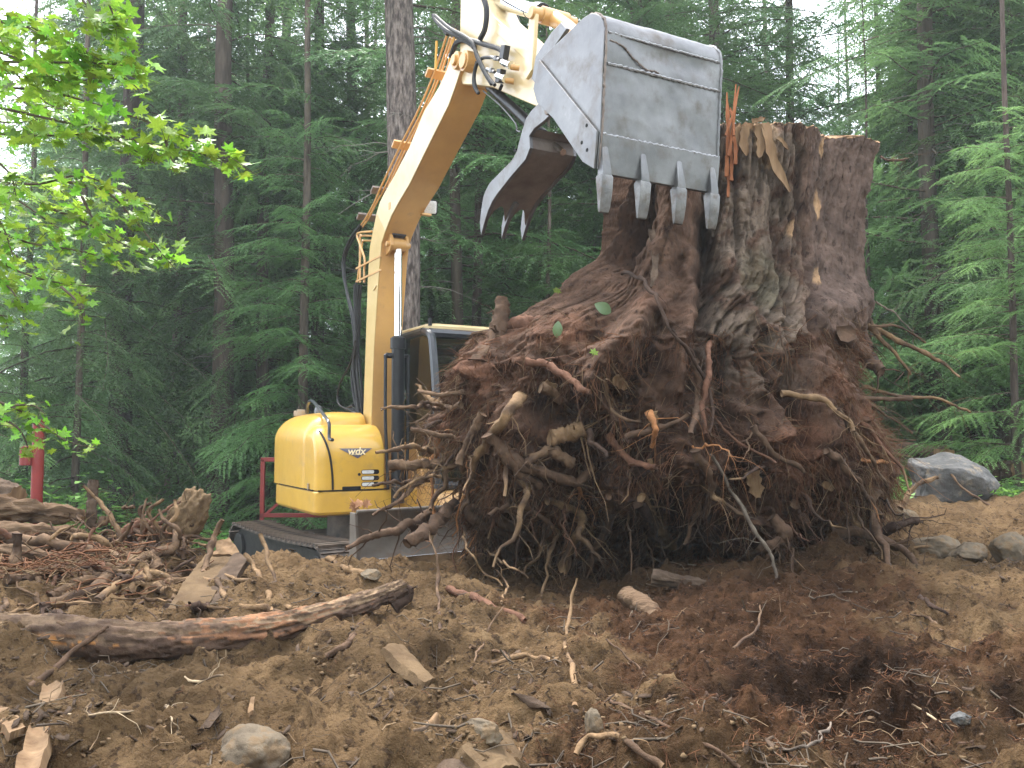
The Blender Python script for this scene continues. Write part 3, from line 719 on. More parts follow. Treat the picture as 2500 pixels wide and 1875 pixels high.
# louvred lamp opening: three rounded slots with the lamp behind
def P_front(px, py): return lp(px, py, f=hf)
x0 = P_front(882, 1165); x1 = P_front(926, 1165)
slots = []
for i, yy in enumerate((1156, 1171, 1186)):
    q = lp(904, yy - 4, f=hf); w_ = abs(x1[1] - x0[1]); h_ = .046
    poly = []
    for k in range(9): a = R(-90 + 180 * k / 8); poly.append((q[1] + w_ / 2 - h_ / 2 + h_ / 2 * math.cos(a), q[2] + h_ / 2 * math.sin(a)))
    for k in range(9): a = R(90 + 180 * k / 8); poly.append((q[1] - w_ / 2 + h_ / 2 + h_ / 2 * math.cos(a), q[2] + h_ / 2 * math.sin(a)))
    m = MB(); m.prism(poly, hf - .02, hf + .0025, axis=0); o = m.build('lamp_slot', MAT['dark'], EX, smooth=False)
    m = MB(); lw_ = w_ * .60; c0 = q[1] - w_ / 2 + .012
    poly = [(c0, q[2] - .017), (c0 + lw_, q[2] - .017), (c0 + lw_ + .008, q[2]), (c0 + lw_, q[2] + .017), (c0, q[2] + .017), (c0 - .006, q[2])]
    m.prism(poly, hf + .0, hf + .0045, axis=0); m.build('lamp_lens', MAT['lens'], o, smooth=False)
# triangular badge with lettering
def badge():
    a = lp(829, 1095, f=hf - .0); c = lp(910, 1095, f=hf); d = lp(873, 1119, f=hf)
    def ff(z): return onfront(0, z)
    # grid triangle following the curved panel
    n = 10; V = []; Fc = []
    for i in range(n + 1):
        t = i / n; z = a[2] * (1 - t) + d[2] * t
        L_ = a[1] * (1 - t) + d[1] * t; Rr = c[1] * (1 - t) + d[1] * t
        for s_ in (L_, Rr): V.append((ff(z) + .0015, s_, z))
    for i in range(n): Fc.append((2 * i, 2 * i + 1, 2 * i + 3, 2 * i + 2))
    m = MB(); m.add(V, Fc); bd = m.build('badge', MAT['decal'], EX)
    for txt, size, tz, nm in (('wdx', .105, .70, 'badge_lettering'), ('excavating', .026, .42, 'badge_small_lettering')):
        cu = bpy.data.curves.new(nm, 'FONT'); cu.body = txt; cu.size = size; cu.align_x = 'CENTER'; cu.align_y = 'CENTER'; cu.extrude = .0008; cu.shear = .25; cu.offset = .0018 if txt == 'wdx' else .0002
        o = bpy.data.objects.new('t', cu); COL.objects.link(o)
        bpy.context.view_layer.update()
        me = bpy.data.meshes.new_from_object(o.evaluated_get(bpy.context.evaluated_depsgraph_get())); bpy.data.objects.remove(o)
        me.materials.clear()
        z = a[2] * tz + d[2] * (1 - tz)
        ob = link(nm, me, MAT['decal_text'], bd); ob.location = (ff(z) + .0045, (a[1] + c[1]) / 2 , z)
        sl = math.atan2(ff(z - .03) - ff(z + .03), .06)
        ob.rotation_euler = (R(90), 0, R(90)); ob.rotation_euler = (Matrix.Rotation(-sl, 3, 'Y') @ Euler((R(90), 0, R(90))).to_matrix()).to_euler()
badge()
# hand rail, filler cap, dome mirror
m = MB(); hp = [(-.62, -.62, 1.76), (-.60, -.62, 1.93), (-.55, -.63, 1.965), (-.2, -.70, 1.84), (.12, -.78, 1.67), (.17, -.79, 1.62), (.20, -.79, 1.40)]
hp = [lp(749, 1008, s=-.6), lp(751, 988, s=-.62), lp(757, 979, s=-.63), lp(768, 984, s=-.64), lp(790, 1012, s=-.68), lp(801, 1028, s=-.70), lp(804, 1040, s=-.70), lp(804, 1070, s=-.70), lp(812, 1074, s=-.69)]
m.tube(catmull(hp, 30), .017, 8); m.build('hand_rail', MAT['blackframe'], EX)
q = lp(735, 1006, s=-.45); m = MB(); m.cyl((q[0], q[1], q[2] - .05), (q[0], q[1], q[2] + .015), .085, 20); m.cyl((q[0], q[1], q[2] + .015), (q[0], q[1], q[2] + .03), .05, 16); m.build('filler_cap', MAT['mud'], EX, bevel=.006)
q = lp(778, 1002, s=-.35); m = MB()
for k in range(7): pass
m.tube([(q[0], q[1], q[2] + z) for z in (-.04, 0, .03, .05, .06)], [.05, .05, .043, .028, .006], 14); m.build('hood_cap', MAT['steel'], EX)
# swing bracket / boom foot
m = MB()
for s_ in (-.21, .21):
    m.prism([(-.35, .80), (.30, .80), (.33, 1.02), (.22, 1.25), (-.25, 1.28), (-.4, 1.1)], s_ - .022, s_ + .022)
m.cyl((0, -.25, 1.12), (0, .25, 1.12), .07); m.box((-.2, 0, .9), (.5, .42, .25)); m.build('boom_bracket', MAT['boom'], EX, bevel=.006)
# ---- cab
cf0, cf1, cs0, cs1, cz0, cz1 = -.75, .72, .25, 1.18, 1.02, 2.60
m = MB(); rw = .055
def fr(o, pts, r=rw): o.tube(pts, r, 8)
m = MB()
for s_ in (cs0, cs1):
    fr(m, catmull([(cf1 + .08, s_, cz0), (cf1 + .04, s_, 1.8), (cf1 - .06, s_, cz1 - .18), (cf1 - .13, s_, cz1 - .05), (cf1 - .28, s_, cz1)], 24), .042)
    fr(m, [(cf1 - .28, s_, cz1), (cf0 + .1, s_, cz1 - .02)], .045)
    fr(m, catmull([(cf0 + .1, s_, cz1 - .02), (cf0, s_, cz1 - .12), (cf0, s_, 1.9), (cf0, s_, cz0)], 12), .05)
fr(m, [(cf1 - .15, cs0, cz1 - .03), (cf1 - .15, cs1, cz1 - .03)], .05); fr(m, [(cf1 + .07, cs0, cz0 + .03), (cf1 + .07, cs1, cz0 + .03)], .04)
fr(m, [(cf1 + .06, cs0, 1.52), (cf1 + .06, cs1, 1.52)], .022)
fr(m, [(cf0, cs0, cz1 - .08), (cf0, cs1, cz1 - .08)], .05); fr(m, [(.0, cs1, cz0), (.0, cs1, cz1)], .045)
cabo = m.build('cab', MAT['blackframe'], EX)
m = MB(); m.box((-.02, (cs0 + cs1) / 2, cz0 + .04), (1.45, .95, .12)); m.prism([(cf0, cz0), (cf1 - .2, cz0), (cf1 - .45, cz0 + .42), (cf0, cz0 + .5)], cs0 - .02, cs0 + .02)
m.box((cf0 - .02, .71, 1.2), (.05, .98, .36)); m.build('cab_base', MAT['boom'], cabo, bevel=.01)
m = MB()
rf = rrect(cf0 + .02, cf1 - .17, cs0 - .01, cs1 + .01, (.1, .1, .1, .1), 5)
loft([(cz1 + .0, rf), (cz1 + .05, rf), (cz1 + .075, [(a * .95, .71 + (c - .71) * .93) for a, c in rf])], 'cab_roof', MAT['cream'], cabo)
m = MB(); m.cyl((cf1 - .2, cs0 + .03, cz1 + .05), (cf1 - .2, cs0 + .03, cz1 + .13), .02); m.build('roof_bolt', MAT['black'], cabo)
for nm, pl in (('side_window', [(cf0, cs0, cz0 + .35), (cf1 + .03, cs0, cz0 + .1), (cf1 - .05, cs0, cz1 - .15), (cf1 - .3, cs0, cz1 - .03), (cf0 + .05, cs0, cz1 - .05)]),
               ('door_window', [(cf0, cs1, cz0 + .35), (cf1 + .03, cs1, cz0 + .1), (cf1 - .05, cs1, cz1 - .15), (cf1 - .3, cs1, cz1 - .03), (cf0 + .05, cs1, cz1 - .05)])):
    V = [(a, c + t, e) for t in (-.003, .003) for a, c, e in pl]; n = len(pl)
    m = MB(); m.add(V, [tuple(range(n)), tuple(range(2 * n - 1, n - 1, -1))] + [(i, (i + 1) % n, n + (i + 1) % n, n + i) for i in range(n)]); m.build(nm, MAT['glass'], cabo, smooth=False)
m = MB(); m.box((cf1 + .0, .71, 2.0), (.006, .86, .94), (0, R(-7), 0)); m.build('windshield', MAT['glass'], cabo, smooth=False)
m = MB(); m.box((cf1 + .075, .71, 1.28), (.006, .86, .42)); m.build('lower_windshield', MAT['glass'], cabo, smooth=False)
m = MB(); m.box((-.3, .72, 1.45), (.5, .5, .14)); m.box((-.52, .72, 1.85), (.14, .48, .75), (0, R(-8), 0)); m.box((-.58, .72, 2.28), (.1, .26, .2)); m.build('seat', MAT['dark'], cabo, bevel=.04, seg=3)
m = MB()
for s_ in (.42, .98): m.box((-.1, s_, 1.5), (.55, .14, .3)); m.tube([(.1, s_, 1.6), (.13, s_, 1.85)], .015, 6); m.box((.13, s_, 1.88), (.05, .05, .09))
m.build('control_levers', MAT['dark'], cabo, bevel=.01)
# frame beside the cab and step structures seen between cylinder and roots
m = MB(); m.prism([(.25, .80), (.95, .80), (.95, .86), (.8, 1.0), (.3, 1.0)], .22, 1.15); m.box((.5, .26, 1.15), (.5, .03, .35)); m.build('deck_frame', MAT['boom'], EX, bevel=.008)

# ---- boom: box section traced in its own plane
bf = [(908, 1255), (908, 1024), (914, 850), (921, 740), (928, 641), (932.6, 593), (942, 564), (957, 527), (973.5, 496), (1001, 450), (1049, 352), (1096, 258), (1112, 215), (1126, 172)]
bb = [(1118, 128), (1104, 140), (1092, 172), (1075, 210), (1038, 271), (1000, 362), (966, 426), (940, 472), (929, 494), (921, 520), (911, 569), (904, 605), (899, 689), (896, 786), (888, 1024), (880, 1255)]
poly = prof(bf, -.15) + prof(bb, -.15)
BT = lp(1124, 150, s=-.15)
m = MB(); m.prism(poly, -.148, .148); boom = m.build('boom', MAT['boom'], EX, bevel=.008, sharp=25)
# sky glare painted in as cream: the side plate stands proud of the box
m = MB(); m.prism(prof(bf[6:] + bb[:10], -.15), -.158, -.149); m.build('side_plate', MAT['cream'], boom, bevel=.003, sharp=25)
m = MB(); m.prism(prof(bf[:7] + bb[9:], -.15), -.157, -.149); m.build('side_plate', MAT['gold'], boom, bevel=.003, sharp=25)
m = MB(); m.cyl((BT[0], -.20, BT[2]), (BT[0], .20, BT[2]), .075, 28); m.cyl((BT[0], -.225, BT[2]), (BT[0], .225, BT[2]), .045, 24); m.build('boom_tip_boss', MAT['boom'], boom, bevel=.006)
# plate seams across the boom's underside
for (x, y) in ((1130, 300), (955, 515), (936, 715)):
    q = lp(x, y, s=-.15); 
# boom cylinder with lugs
ce = lp(972, 598, s=0); cb0 = lp(972, 828, s=0); cb1 = np.array([cb0[0] + .02, 0, .86])
for s_ in (-.085, .085):
    m = MB(); e = lp(975, 525, s=0)
    m.prism([(ce[0] - .30, ce[2] + .36), (ce[0] - .02, ce[2] + .16), (ce[0] + .05, ce[2] + .06), (ce[0] + .06, ce[2] - .02), (ce[0] + .02, ce[2] - .07), (ce[0] - .25, ce[2] - .15)], s_ - .016, s_ + .016)
    m.build('cylinder_lug', MAT['boom'], boom, bevel=.005)
m = MB(); m.box((ce[0] - .08, 0, ce[2] + .16), (.16, .15, .22), (0, R(-25), 0)); m.build('dark_recess', MAT['recess_dark'], boom)  # near-black block set in the notch between the lugs
bc = MB(); bc.cyl(cb1, cb0, .066, 28); bc.cyl(cb0 - np.array([0, 0, .10]), cb0 + np.array([0, 0, .012]), .079, 28); bc.tube([cb0 + [0, 0, .012], cb0 + [0, 0, .03]], [.07, .05], 24)
bco = bc.build('boom_cylinder', MAT['black'], EX, bevel=.003)
m = MB(); m.cyl(cb0, ce - np.array([0, 0, .05]), .040, 24); m.build('cylinder_rod', MAT['chrome'], bco)
m = MB(); m.cyl((ce[0], -.07, ce[2]), (ce[0], .07, ce[2]), .062, 24); m.cyl((ce[0], -.13, ce[2]), (ce[0], .13, ce[2]), .028, 16); m.build('rod_eye', MAT['boom'], bco, bevel=.004)
for dx in (-.13, .11):
    q = [(cb0[0] + .0, dx * .4, cb0[2] - .17), (cb0[0] + .0, dx, cb0[2] - .17), (cb0[0], dx * 1.02, cb0[2] - .25), (cb0[0] + .0, dx, 1.7), (cb0[0] + .02, dx * .92, 1.35), (cb0[0] + .02, dx * .8, 1.0)]
    m = MB(); m.tube(catmull(q, 20), .018, 8); m.build('cylinder_hose', MAT['black'], bco)
m = MB(); m.cyl((cb0[0], -.12, cb0[2] - .17), (cb0[0], -.05, cb0[2] - .17), .028, 12); m.build('hose_fitting', MAT['black'], bco)
# pipes and hoses on the back of the boom
def pipe(name, pts, s, r, mt, parent=EX, n=30, sides=8):
    P = [lp(p[0], p[1], s=(p[2] if len(p) > 2 else s)) for p in pts]
    m = MB(); m.tube(catmull(P, n), r, sides); return m.build(name, mt, parent)
pA = [(1090, 88), (1058, 184), (1020, 272), (979, 353), (933, 450), (915, 492), (896, 528), (880, 552)]
for i, (dx, s_) in enumerate(((0, -.11), (9, -.05), (15, .01), (24, .06))):
    pipe('hydraulic_pipe', [(x + dx * (1 if y < 460 else .5), y + dx * .35) for x, y in pA[:(8 if i < 2 else 5)]], s_, .011, MAT['boom'])
for (x, y) in ((1068, 182), (984, 355), (931, 466), (896, 530)):
    q = lp(x, y, s=-.06); m = MB(); m.box(q, (.09, .22, .03), (0, R(-35), 0)); m.build('pipe_clamp', MAT['boom'] if x > 940 else MAT['steel_dirty'], EX, bevel=.005)
for i, (pp, s_, r_) in enumerate([
    ([(880, 549), (865, 569), (848, 598), (838, 630), (838, 665), (845, 705), (855, 740), (864, 775), (868, 830), (862, 890), (868, 950), (876, 1010), (882, 1030)], -.12, .017),
    ([(884, 552), (868, 575), (850, 606), (841, 640), (843, 690), (852, 740), (862, 790), (866, 850), (864, 900), (873, 960), (880, 1010), (888, 1035)], -.06, .017),
    ([(876, 695), (874, 730), (872, 800), (872, 850), (868, 900), (874, 960), (885, 1020)], -.05, .017),
    ([(866, 695), (866, 730), (868, 800), (868, 850), (859, 905), (862, 955), (872, 1005), (880, 1025)], -.12, .017),
    ([(881, 695), (878, 740), (877, 800), (874, 850), (880, 910), (884, 960), (888, 1020)], .02, .017),
    ([(870, 690), (869, 740), (873, 800), (871, 860), (873, 920), (880, 980), (884, 1020)], -.09, .015),
    ([(868, 830), (855, 887), (832, 930), (824, 962), (828, 988), (851, 1001), (868, 1012), (880, 1026)], -.13, .012),
    ([(862, 990), (850, 996), (862, 1005), (876, 1020), (886, 1034)], -.16, .016),
    ([(868, 986), (856, 994), (870, 1006), (882, 1022), (890, 1036)], -.10, .016)]):
    pipe('hydraulic_hose', pp, s_, r_, MAT['rubber'])
# tubular guard on the boom back
for pp, s_, r_ in ([[(908, 565), (878, 568), (872, 576), (880, 600), (890, 632), (889, 660), (889, 690)], -.14, .012], [[(908, 576), (885, 576), (879, 584), (879, 690)], -.08, .011], [[(908, 588), (888, 588), (884, 596), (872, 690)], -.02, .011]):
    pipe('hose_guard', pp, s_, r_, MAT['boom'])
for y in (640, 673):
    a = lp(872, y, s=-.15); c = lp(928, y + 1, s=-.165); m = MB(); m.box((a + c) / 2, (abs(c[0] - a[0]) + .02, .012, .018)); m.build('guard_strap', MAT['boom'], EX)
# work light on the far side of the boom
q = lp(1050, 506, s=.22); m = MB()
lamp = thing('work_light', 'x', 'x')
bpy.data.objects.remove(lamp)
loft_pts = rrect(-.065, .065, -.075, .075, (.02,) * 4, 5)
m = MB(); V = []
for d_, k_ in ((-.05, .7), (0, 1.0), (.012, 1.0)): V += [(d_, c * k_, a * k_ * 1.15) for a, c in loft_pts]
n = len(loft_pts); m.add(V, [(i * n + j, i * n + (j + 1) % n, (i + 1) * n + (j + 1) % n, (i + 1) * n + j) for i in range(2) for j in range(n)] + [tuple(range(n)), tuple(2 * n + j for j in range(n))])
wl = m.build('work_light', MAT['black'], EX); wl.location = q; wl.rotation_euler = (0, R(12), R(-12))
m = MB(); V = []
for d_, k_ in ((.012, .86), (.022, .82), (.028, .55)): V += [(d_, c * k_, a * k_ * 1.15) for a, c in loft_pts]
m.add(V, [(i * n + j, i * n + (j + 1) % n, (i + 1) * n + (j + 1) % n, (i + 1) * n + j) for i in range(2) for j in range(n)] + [tuple(range(n)), tuple(2 * n + j for j in range(n))])
m.build('lens', MAT['lens'], wl)
m = MB(); m.box(lp(1040, 524, s=.17), (.05, .1, .02)); m.build('lamp_bracket', MAT['boom'], EX)
q = lp(915, 703, s=-.163); m = MB(); m.box(q, (.085, .012, .012), (0, R(-25), 0)); m.build('grab_peg', MAT['cream'], EX)
q = lp(951, 503, s=-.1585); m = MB(); m.box(q, (.05, .006, .07)); m.build('plate_hole', MAT['boom'], boom)

# ---- stick
st = [(1126, -140), (1200, -110), (1192, -40), (1187, 0), (1204, 38), (1262, 90), (1323, 144), (1352, 172), (1366, 205), (1360, 245), (1335, 268), (1313, 262), (1255, 237), (1201, 213), (1165, 208), (1128, 206), (1122, 180), (1122, 100)]
m = MB(); m.prism(prof(st, -.125), -.124, .124); stick = m.build('stick', MAT['cream'], EX, bevel=.01, sharp=25)
m = MB(); q1 = prof([(1210, 78), (1330, 188), (1330, 160), (1218, 58)], -.126); m.prism(q1, -.132, -.12); m.build('stick_rib', MAT['cream'], stick, bevel=.004)
ga = lp(1150, 152, s=-.13); m = MB(); m.cyl((ga[0], -.20, ga[2]), (ga[0], .2, ga[2]), .085, 24); m.cyl((ga[0], -.215, ga[2]), (ga[0], -.15, ga[2]), .065, 20); m.build('stick_pivot', MAT['boom'], stick, bevel=.006)
# bucket cylinder on the stick
a = lp(1120, -25, s=0); c = lp(1316, 31, s=0); d = lp(1350, 44, s=0)
m = MB(); m.cyl(a, c, .058, 28); bk = m.build('bucket_cylinder', MAT['chrome'], EX)
ax = (c - a) / np.linalg.norm(c - a)
m = MB(); m.cyl(c - ax * .03, c + ax * .055, .075, 28); m.cyl(c - ax * .16, c - ax * .15, .061, 28); m.build('gland', MAT['black'], bk, bevel=.006)
m = MB(); m.cyl(c, d, .034, 20); m.build('cylinder_rod', MAT['chrome'], bk)
m = MB(); m.cyl((d[0], -.19, d[2]), (d[0], .19, d[2]), .046, 22); m.cyl((d[0], -.10, d[2]), (d[0], .12, d[2]), .062, 22); m.build('link_pin', MAT['boom'], EX, bevel=.005)
e = lp(1336, 190, s=0)
for s_ in (-.155, .155):
    m = MB(); m.prism([(d[0] - .045, d[2] + .03), (d[0] + .0, d[2] + .055), (d[0] + .045, d[2] + .02), (e[0] + .07, e[2]), (e[0] - .02, e[2] - .04), (e[0] - .05, e[2])], s_ - .016, s_ + .016)
    m.build('link_arm', MAT['cream'], EX, bevel=.006)
g = lp(1415, 95, s=0)
m = MB(); m.tube([d, (d + g) / 2 + [0, 0, .02], g], [.06, .05, .06], 12); m.build('bucket_link', MAT['boom'], EX)
# valve block, hoses and fittings at the boom head
for pp, s_, r_ in ([[(1058, 37), (1066, 52), (1090, 75), (1130, 92), (1175, 106), (1215, 118), (1228, 128)], -.17, .020],
                   [[(1063, 38), (1078, 52), (1100, 70), (1150, 100), (1165, 140), (1185, 180), (1200, 205)], -.20, .016],
                   [[(1100, 140), (1112, 108), (1130, 98), (1150, 108), (1158, 116)], -.15, .022],
                   [[(1158, 118), (1170, 145), (1190, 185), (1208, 208)], -.22, .015],
                   [[(1155, -60), (1182, 0), (1188, 30), (1184, 70), (1172, 96)], -.18, .022],
                   [[(1200, 140), (1178, 142), (1163, 160), (1158, 190), (1162, 215), (1168, 228)], -.2, .014],
                   [[(1165, 150), (1158, 180), (1157, 205), (1166, 226)], -.17, .016],
                   [[(1260, 30), (1268, 60), (1270, 90), (1266, 110)], .2, .014],
                   [[(1093, 85), (1086, 75), (1096, 60)], -.1, .018]):
    pipe('hydraulic_hose', pp, s_, r_, MAT['rubber'])
vb = MB()
for (x, y) in ((1232, 128), (1222, 186)):
    q = lp(x, y, s=-.19); vb.box(q, (.07, .05, .10), (0, R(20), 0))
    vb.tube([lp(x + 4, y + 20, s=-.20), lp(x - 2, y + 34, s=-.20)], .014, 8)
vbo = vb.build('valve_block', MAT['black'], EX, bevel=.006)
for (x, y) in ((1228, 152), (1215, 185)):
    a_ = lp(x, y, s=-.21); c_ = lp(x + 18, y + 7, s=-.22); d_ = lp(x + 40, y + 12, s=-.16)
    m = MB(); m.cyl(a_, c_, .026, 16); m.cyl(c_, c_ + (c_ - a_) * .12, .031, 16); m.build('hose_coupling', MAT['chrome'], vbo)
    m = MB(); m.cyl(c_ - [0, 0, .012], d_ - [0, 0, .006], .022, 12); m.build('coupling_stub', MAT['boom'], vbo, bevel=.004)
for (x, y) in ((1211, 142), (1200, 172)):
    m = MB(); m.tube([lp(x - 12, y - 3, s=-.21), lp(x + 8, y + 4, s=-.21)], .014, 8); m.box(lp(x, y, s=-.21), (.04, .03, .035), (0, R(20), 0)); m.build('fitting', MAT['steel'], vbo, bevel=.003)
m = MB(); m.tube([lp(1066, 100, s=-.16), lp(1063, 170, s=-.15)], .012, 6); m.tube([lp(1112, 70, s=-.12), lp(1096, 150, s=-.12)], .01, 6); m.build('hose_bracket', MAT['yellow'], EX)

# ---- bucket
SL, SR = -.43, .445
bp_ = [(1310, 217), (1323, 145), (1352, 116), (1385, 85), (1412, 58), (1430, 42), (1446, 33), (1458, 33.5), (1468, 40), (1475, 52), (1478, 68), (1477, 110), (1475, 150), (1473, 200), (1471, 250), (1469, 300), (1468, 326), (1464, 370), (1461, 419)]
bpf = np.array(prof(bp_, SL))
def resample(P, n):
    d = np.r_[0, np.cumsum(np.linalg.norm(np.diff(P, axis=0), axis=1))]; t = np.linspace(0, d[-1], n)
    return np.stack([np.interp(t, d, P[:, 0]), np.interp(t, d, P[:, 1])], 1), t / d[-1]
pr, tt = resample(bpf, 110)
BK = link('bucket', None, None, EX)
ns = 70; ss = np.linspace(SL + .008, SR - .008, ns)
T_ = np.gradient(pr, axis=0); T_ /= np.linalg.norm(T_, axis=1)[:, None]; Nn = np.stack([-T_[:, 1], T_[:, 0]], 1)
ctr = pr.mean(0); sgn = np.sign(((pr - ctr) * Nn).sum(1).mean()); Nn = Nn * sgn
A_, S_ = np.meshgrid(np.arange(len(pr)), ss, indexing='ij')
P3 = np.stack([pr[A_.ravel(), 0], S_.ravel(), pr[A_.ravel(), 1]], 1)
dn = fbm(P3 * 4.5, 3) * .012 + fbm(P3 * 14, 2) * .003
# dent in the upper half
zz = P3[:, 2]; zmid = lp(1478, 100, s=SL)[2]
dn -= .022 * np.exp(-((zz - zmid) / .07) ** 2) * (0.5 + .5 * np.sin(P3[:, 1] * 6 + 1))
dn *= sstep(0, .06, S_.ravel() - SL) * sstep(0, .06, SR - S_.ravel())
N3 = np.stack([Nn[A_.ravel(), 0], 0 * dn, Nn[A_.ravel(), 1]], 1)
V1 = P3 + N3 * dn[:, None]; V2 = P3 - N3 * .022
i = np.arange(len(pr) - 1)[:, None] * ns + np.arange(ns - 1)[None]
F1 = np.stack([i, i + 1, i + ns + 1, i + ns], -1).reshape(-1, 4)
off = len(V1); n1 = len(pr)
rim = []
for k in range(ns - 1):
    rim += [(k, k + 1, off + k + 1, off + k), ((n1 - 1) * ns + k + 1, (n1 - 1) * ns + k, off + (n1 - 1) * ns + k, off + (n1 - 1) * ns + k + 1)]
V = np.vstack([V1, V2]); Fq = np.vstack([F1, (F1 + off)[:, ::-1], np.array(rim)])
link('wrapper', mesh_np('wrapper', V, Fq, True, 50), MAT['steel'], BK)
def onb(t, s_, d_=0.0):
    k = np.interp(t, tt, np.arange(len(pr))); a_ = np.array([np.interp(k, range(len(pr)), pr[:, 0]), np.interp(k, range(len(pr)), pr[:, 1])])
    n_ = np.array([np.interp(k, range(len(pr)), Nn[:, 0]), np.interp(k, range(len(pr)), Nn[:, 1])]); a_ = a_ + n_ * d_
    return (a_[0], s_, a_[1])
def t_of(px, py):
    q = lp(px, py, s=SL); return tt[np.argmin(np.hypot(pr[:, 0] - q[0], pr[:, 1] - q[2]))]
sp = [(1310, 217), (1323, 145), (1352, 116), (1385, 85), (1412, 58), (1430, 42), (1446, 33), (1458, 33.5), (1468, 40), (1475, 52), (1478, 68), (1473, 200), (1468, 326), (1461, 415), (1448, 396), (1431, 394), (1359, 289), (1319, 250)]
spp = prof(sp, SL)
for s_ in (SL, SR):
    # dented side plate, gridded by fan for smooth dents
    m = MB(); m.prism(spp, s_ - .009, s_ + .009); m.build('side_plate', MAT['steel'], BK, bevel=.004, sharp=25)
cut = prof([(1310, 219), (1325, 148), (1466, 322), (1459, 414), (1431, 397), (1359, 291), (1319, 252)], SL)
m = MB(); m.prism(cut, SL - .026, SL - .0095); o_c = m.build('side_cutter', MAT['steel'], BK, bevel=.003, sharp=25)
m = MB(); m.prism([(a, c) for a, c in cut], SR + .0095, SR + .026); m.build('side_cutter', MAT['steel'], BK, bevel=.003, sharp=25)
for (x, y) in ((1432, 306), (1420, 348), (1433, 366)):
    q = lp(x, y, s=SL - .027); m = MB(); m.cyl((q[0], q[1] - .001, q[2]), (q[0], q[1] + .012, q[2]), .011, 12); m.build('bolt_hole', MAT['dark'], BK)
# weld beads: across and down the corner
def bead(name, pts, r, mt, sides=6):
    P = catmull(pts, 70); P = P + RNG.normal(0, r * .18, P.shape); rr = r * (1 + .25 * np.sin(np.arange(70) * 1.9))
    m = MB(); m.tube(P, rr, sides); return m.build(name, mt, BK)
t1, t2, t3 = t_of(1478, 66), t_of(1475, 150), t_of(1468, 326)
bead('weld_bead', [onb(t1 + .01, s_, .002) for s_ in np.linspace(SL + .02, SR - .02, 6)], .007, MAT['weld'])
bead('weld_bead', [onb(t2, s_, .003) for s_ in np.linspace(SL + .02, SR - .02, 6)], .009, MAT['weld'])
bead('weld_bead', [onb(t3, s_, .005) for s_ in np.linspace(SL + .01, SR - .01, 6)], .010, MAT['weld'])
bead('corner_weld', [onb(t, SL + .006, .003) for t in np.linspace(t_of(1440, 36), .99, 12)], .008, MAT['steel_dirty'])
bead('corner_weld', [onb(t, SR - .006, .003) for t in np.linspace(t_of(1440, 36), .99, 12)], .008, MAT['steel'])
bead('crack', [onb(t1 + .035, SL + .03, .004), onb(t1 + .045, SL + .12, .006), onb(t1 + .075, SL + .2, .006), onb(t1 + .10, SL + .30, .005), onb(t1 + .098, SL + .36, .004), onb(t1 + .112, SL + .42, .002)], .0055, MAT['steel_dirty'])
# lip plate and teeth
m = MB(); a_, c_ = pr[-1], pr[int(np.interp(t3, tt, np.arange(len(pr))))]
m.prism([(c_[0] + .014, c_[1]), (a_[0] + .016, a_[1] - .012), (a_[0] - .012, a_[1] - .012), (c_[0] - .012, c_[1])], SL + .004, SR - .004); m.build('lip_plate', MAT['steel'], BK, bevel=.005)
zl = a_[1]; fl = a_[0]
for k, s_ in enumerate((-.405, -.135, .135, .395)):
    tw_ = (-.02, .03, .0, -.02)[k]
    m = MB()
    ad_ = [(-.016, .155), (.012, .165), (.022, .13), (.040, .0), (.038, -.035), (-.025, -.035)]
    V = []
    for w_, sc_ in ((-.031, 1), (.031, 1)):
        for a, c in ad_: V.append((fl + a + .016, s_ + w_ * (.55 if c > .12 else (.8 if c > .05 else 1.0)), zl + c))
    n = len(ad_); m.add(V, [tuple(range(n)), tuple(range(2 * n - 1, n - 1, -1))] + [(i, (i + 1) % n, n + (i + 1) % n, n + i) for i in range(n)])
    ad = m.build('tooth_adapter', MAT['steel'], BK, bevel=.008, seg=3)
    m = MB(); V = []
    for f_, w_, th, z_ in ((.03, .035, .042, -.022), (.036, .039, .047, -.04), (.032, .038, .034, -.13), (.022, .036, .020, -.205), (.014, .031, .012, -.240)):
        V += [(fl + f_ + th / 2, s_ - w_, zl + z_), (fl + f_ + th / 2, s_ + w_, zl + z_), (fl + f_ - th, s_ + w_, zl + z_), (fl + f_ - th, s_ - w_, zl + z_)]
    Fc = [(i * 4 + j, i * 4 + (j + 1) % 4, (i + 1) * 4 + (j + 1) % 4, (i + 1) * 4 + j) for i in range(4) for j in range(4)] + [(0, 1, 2, 3), (16, 17, 18, 19)]
    m.add(V, Fc); o = m.build('bucket_tooth', MAT['tooth'], BK, bevel=.006, seg=2)
# bucket ears
for s_ in (-.17, .17):
    m = MB(); m.prism(prof([(1352, 205), (1362, 150), (1400, 95), (1425, 70), (1440, 85), (1400, 140), (1360, 215)], 0), s_ - .015, s_ + .015); m.build('bucket_ear', MAT['steel'], BK, bevel=.004)

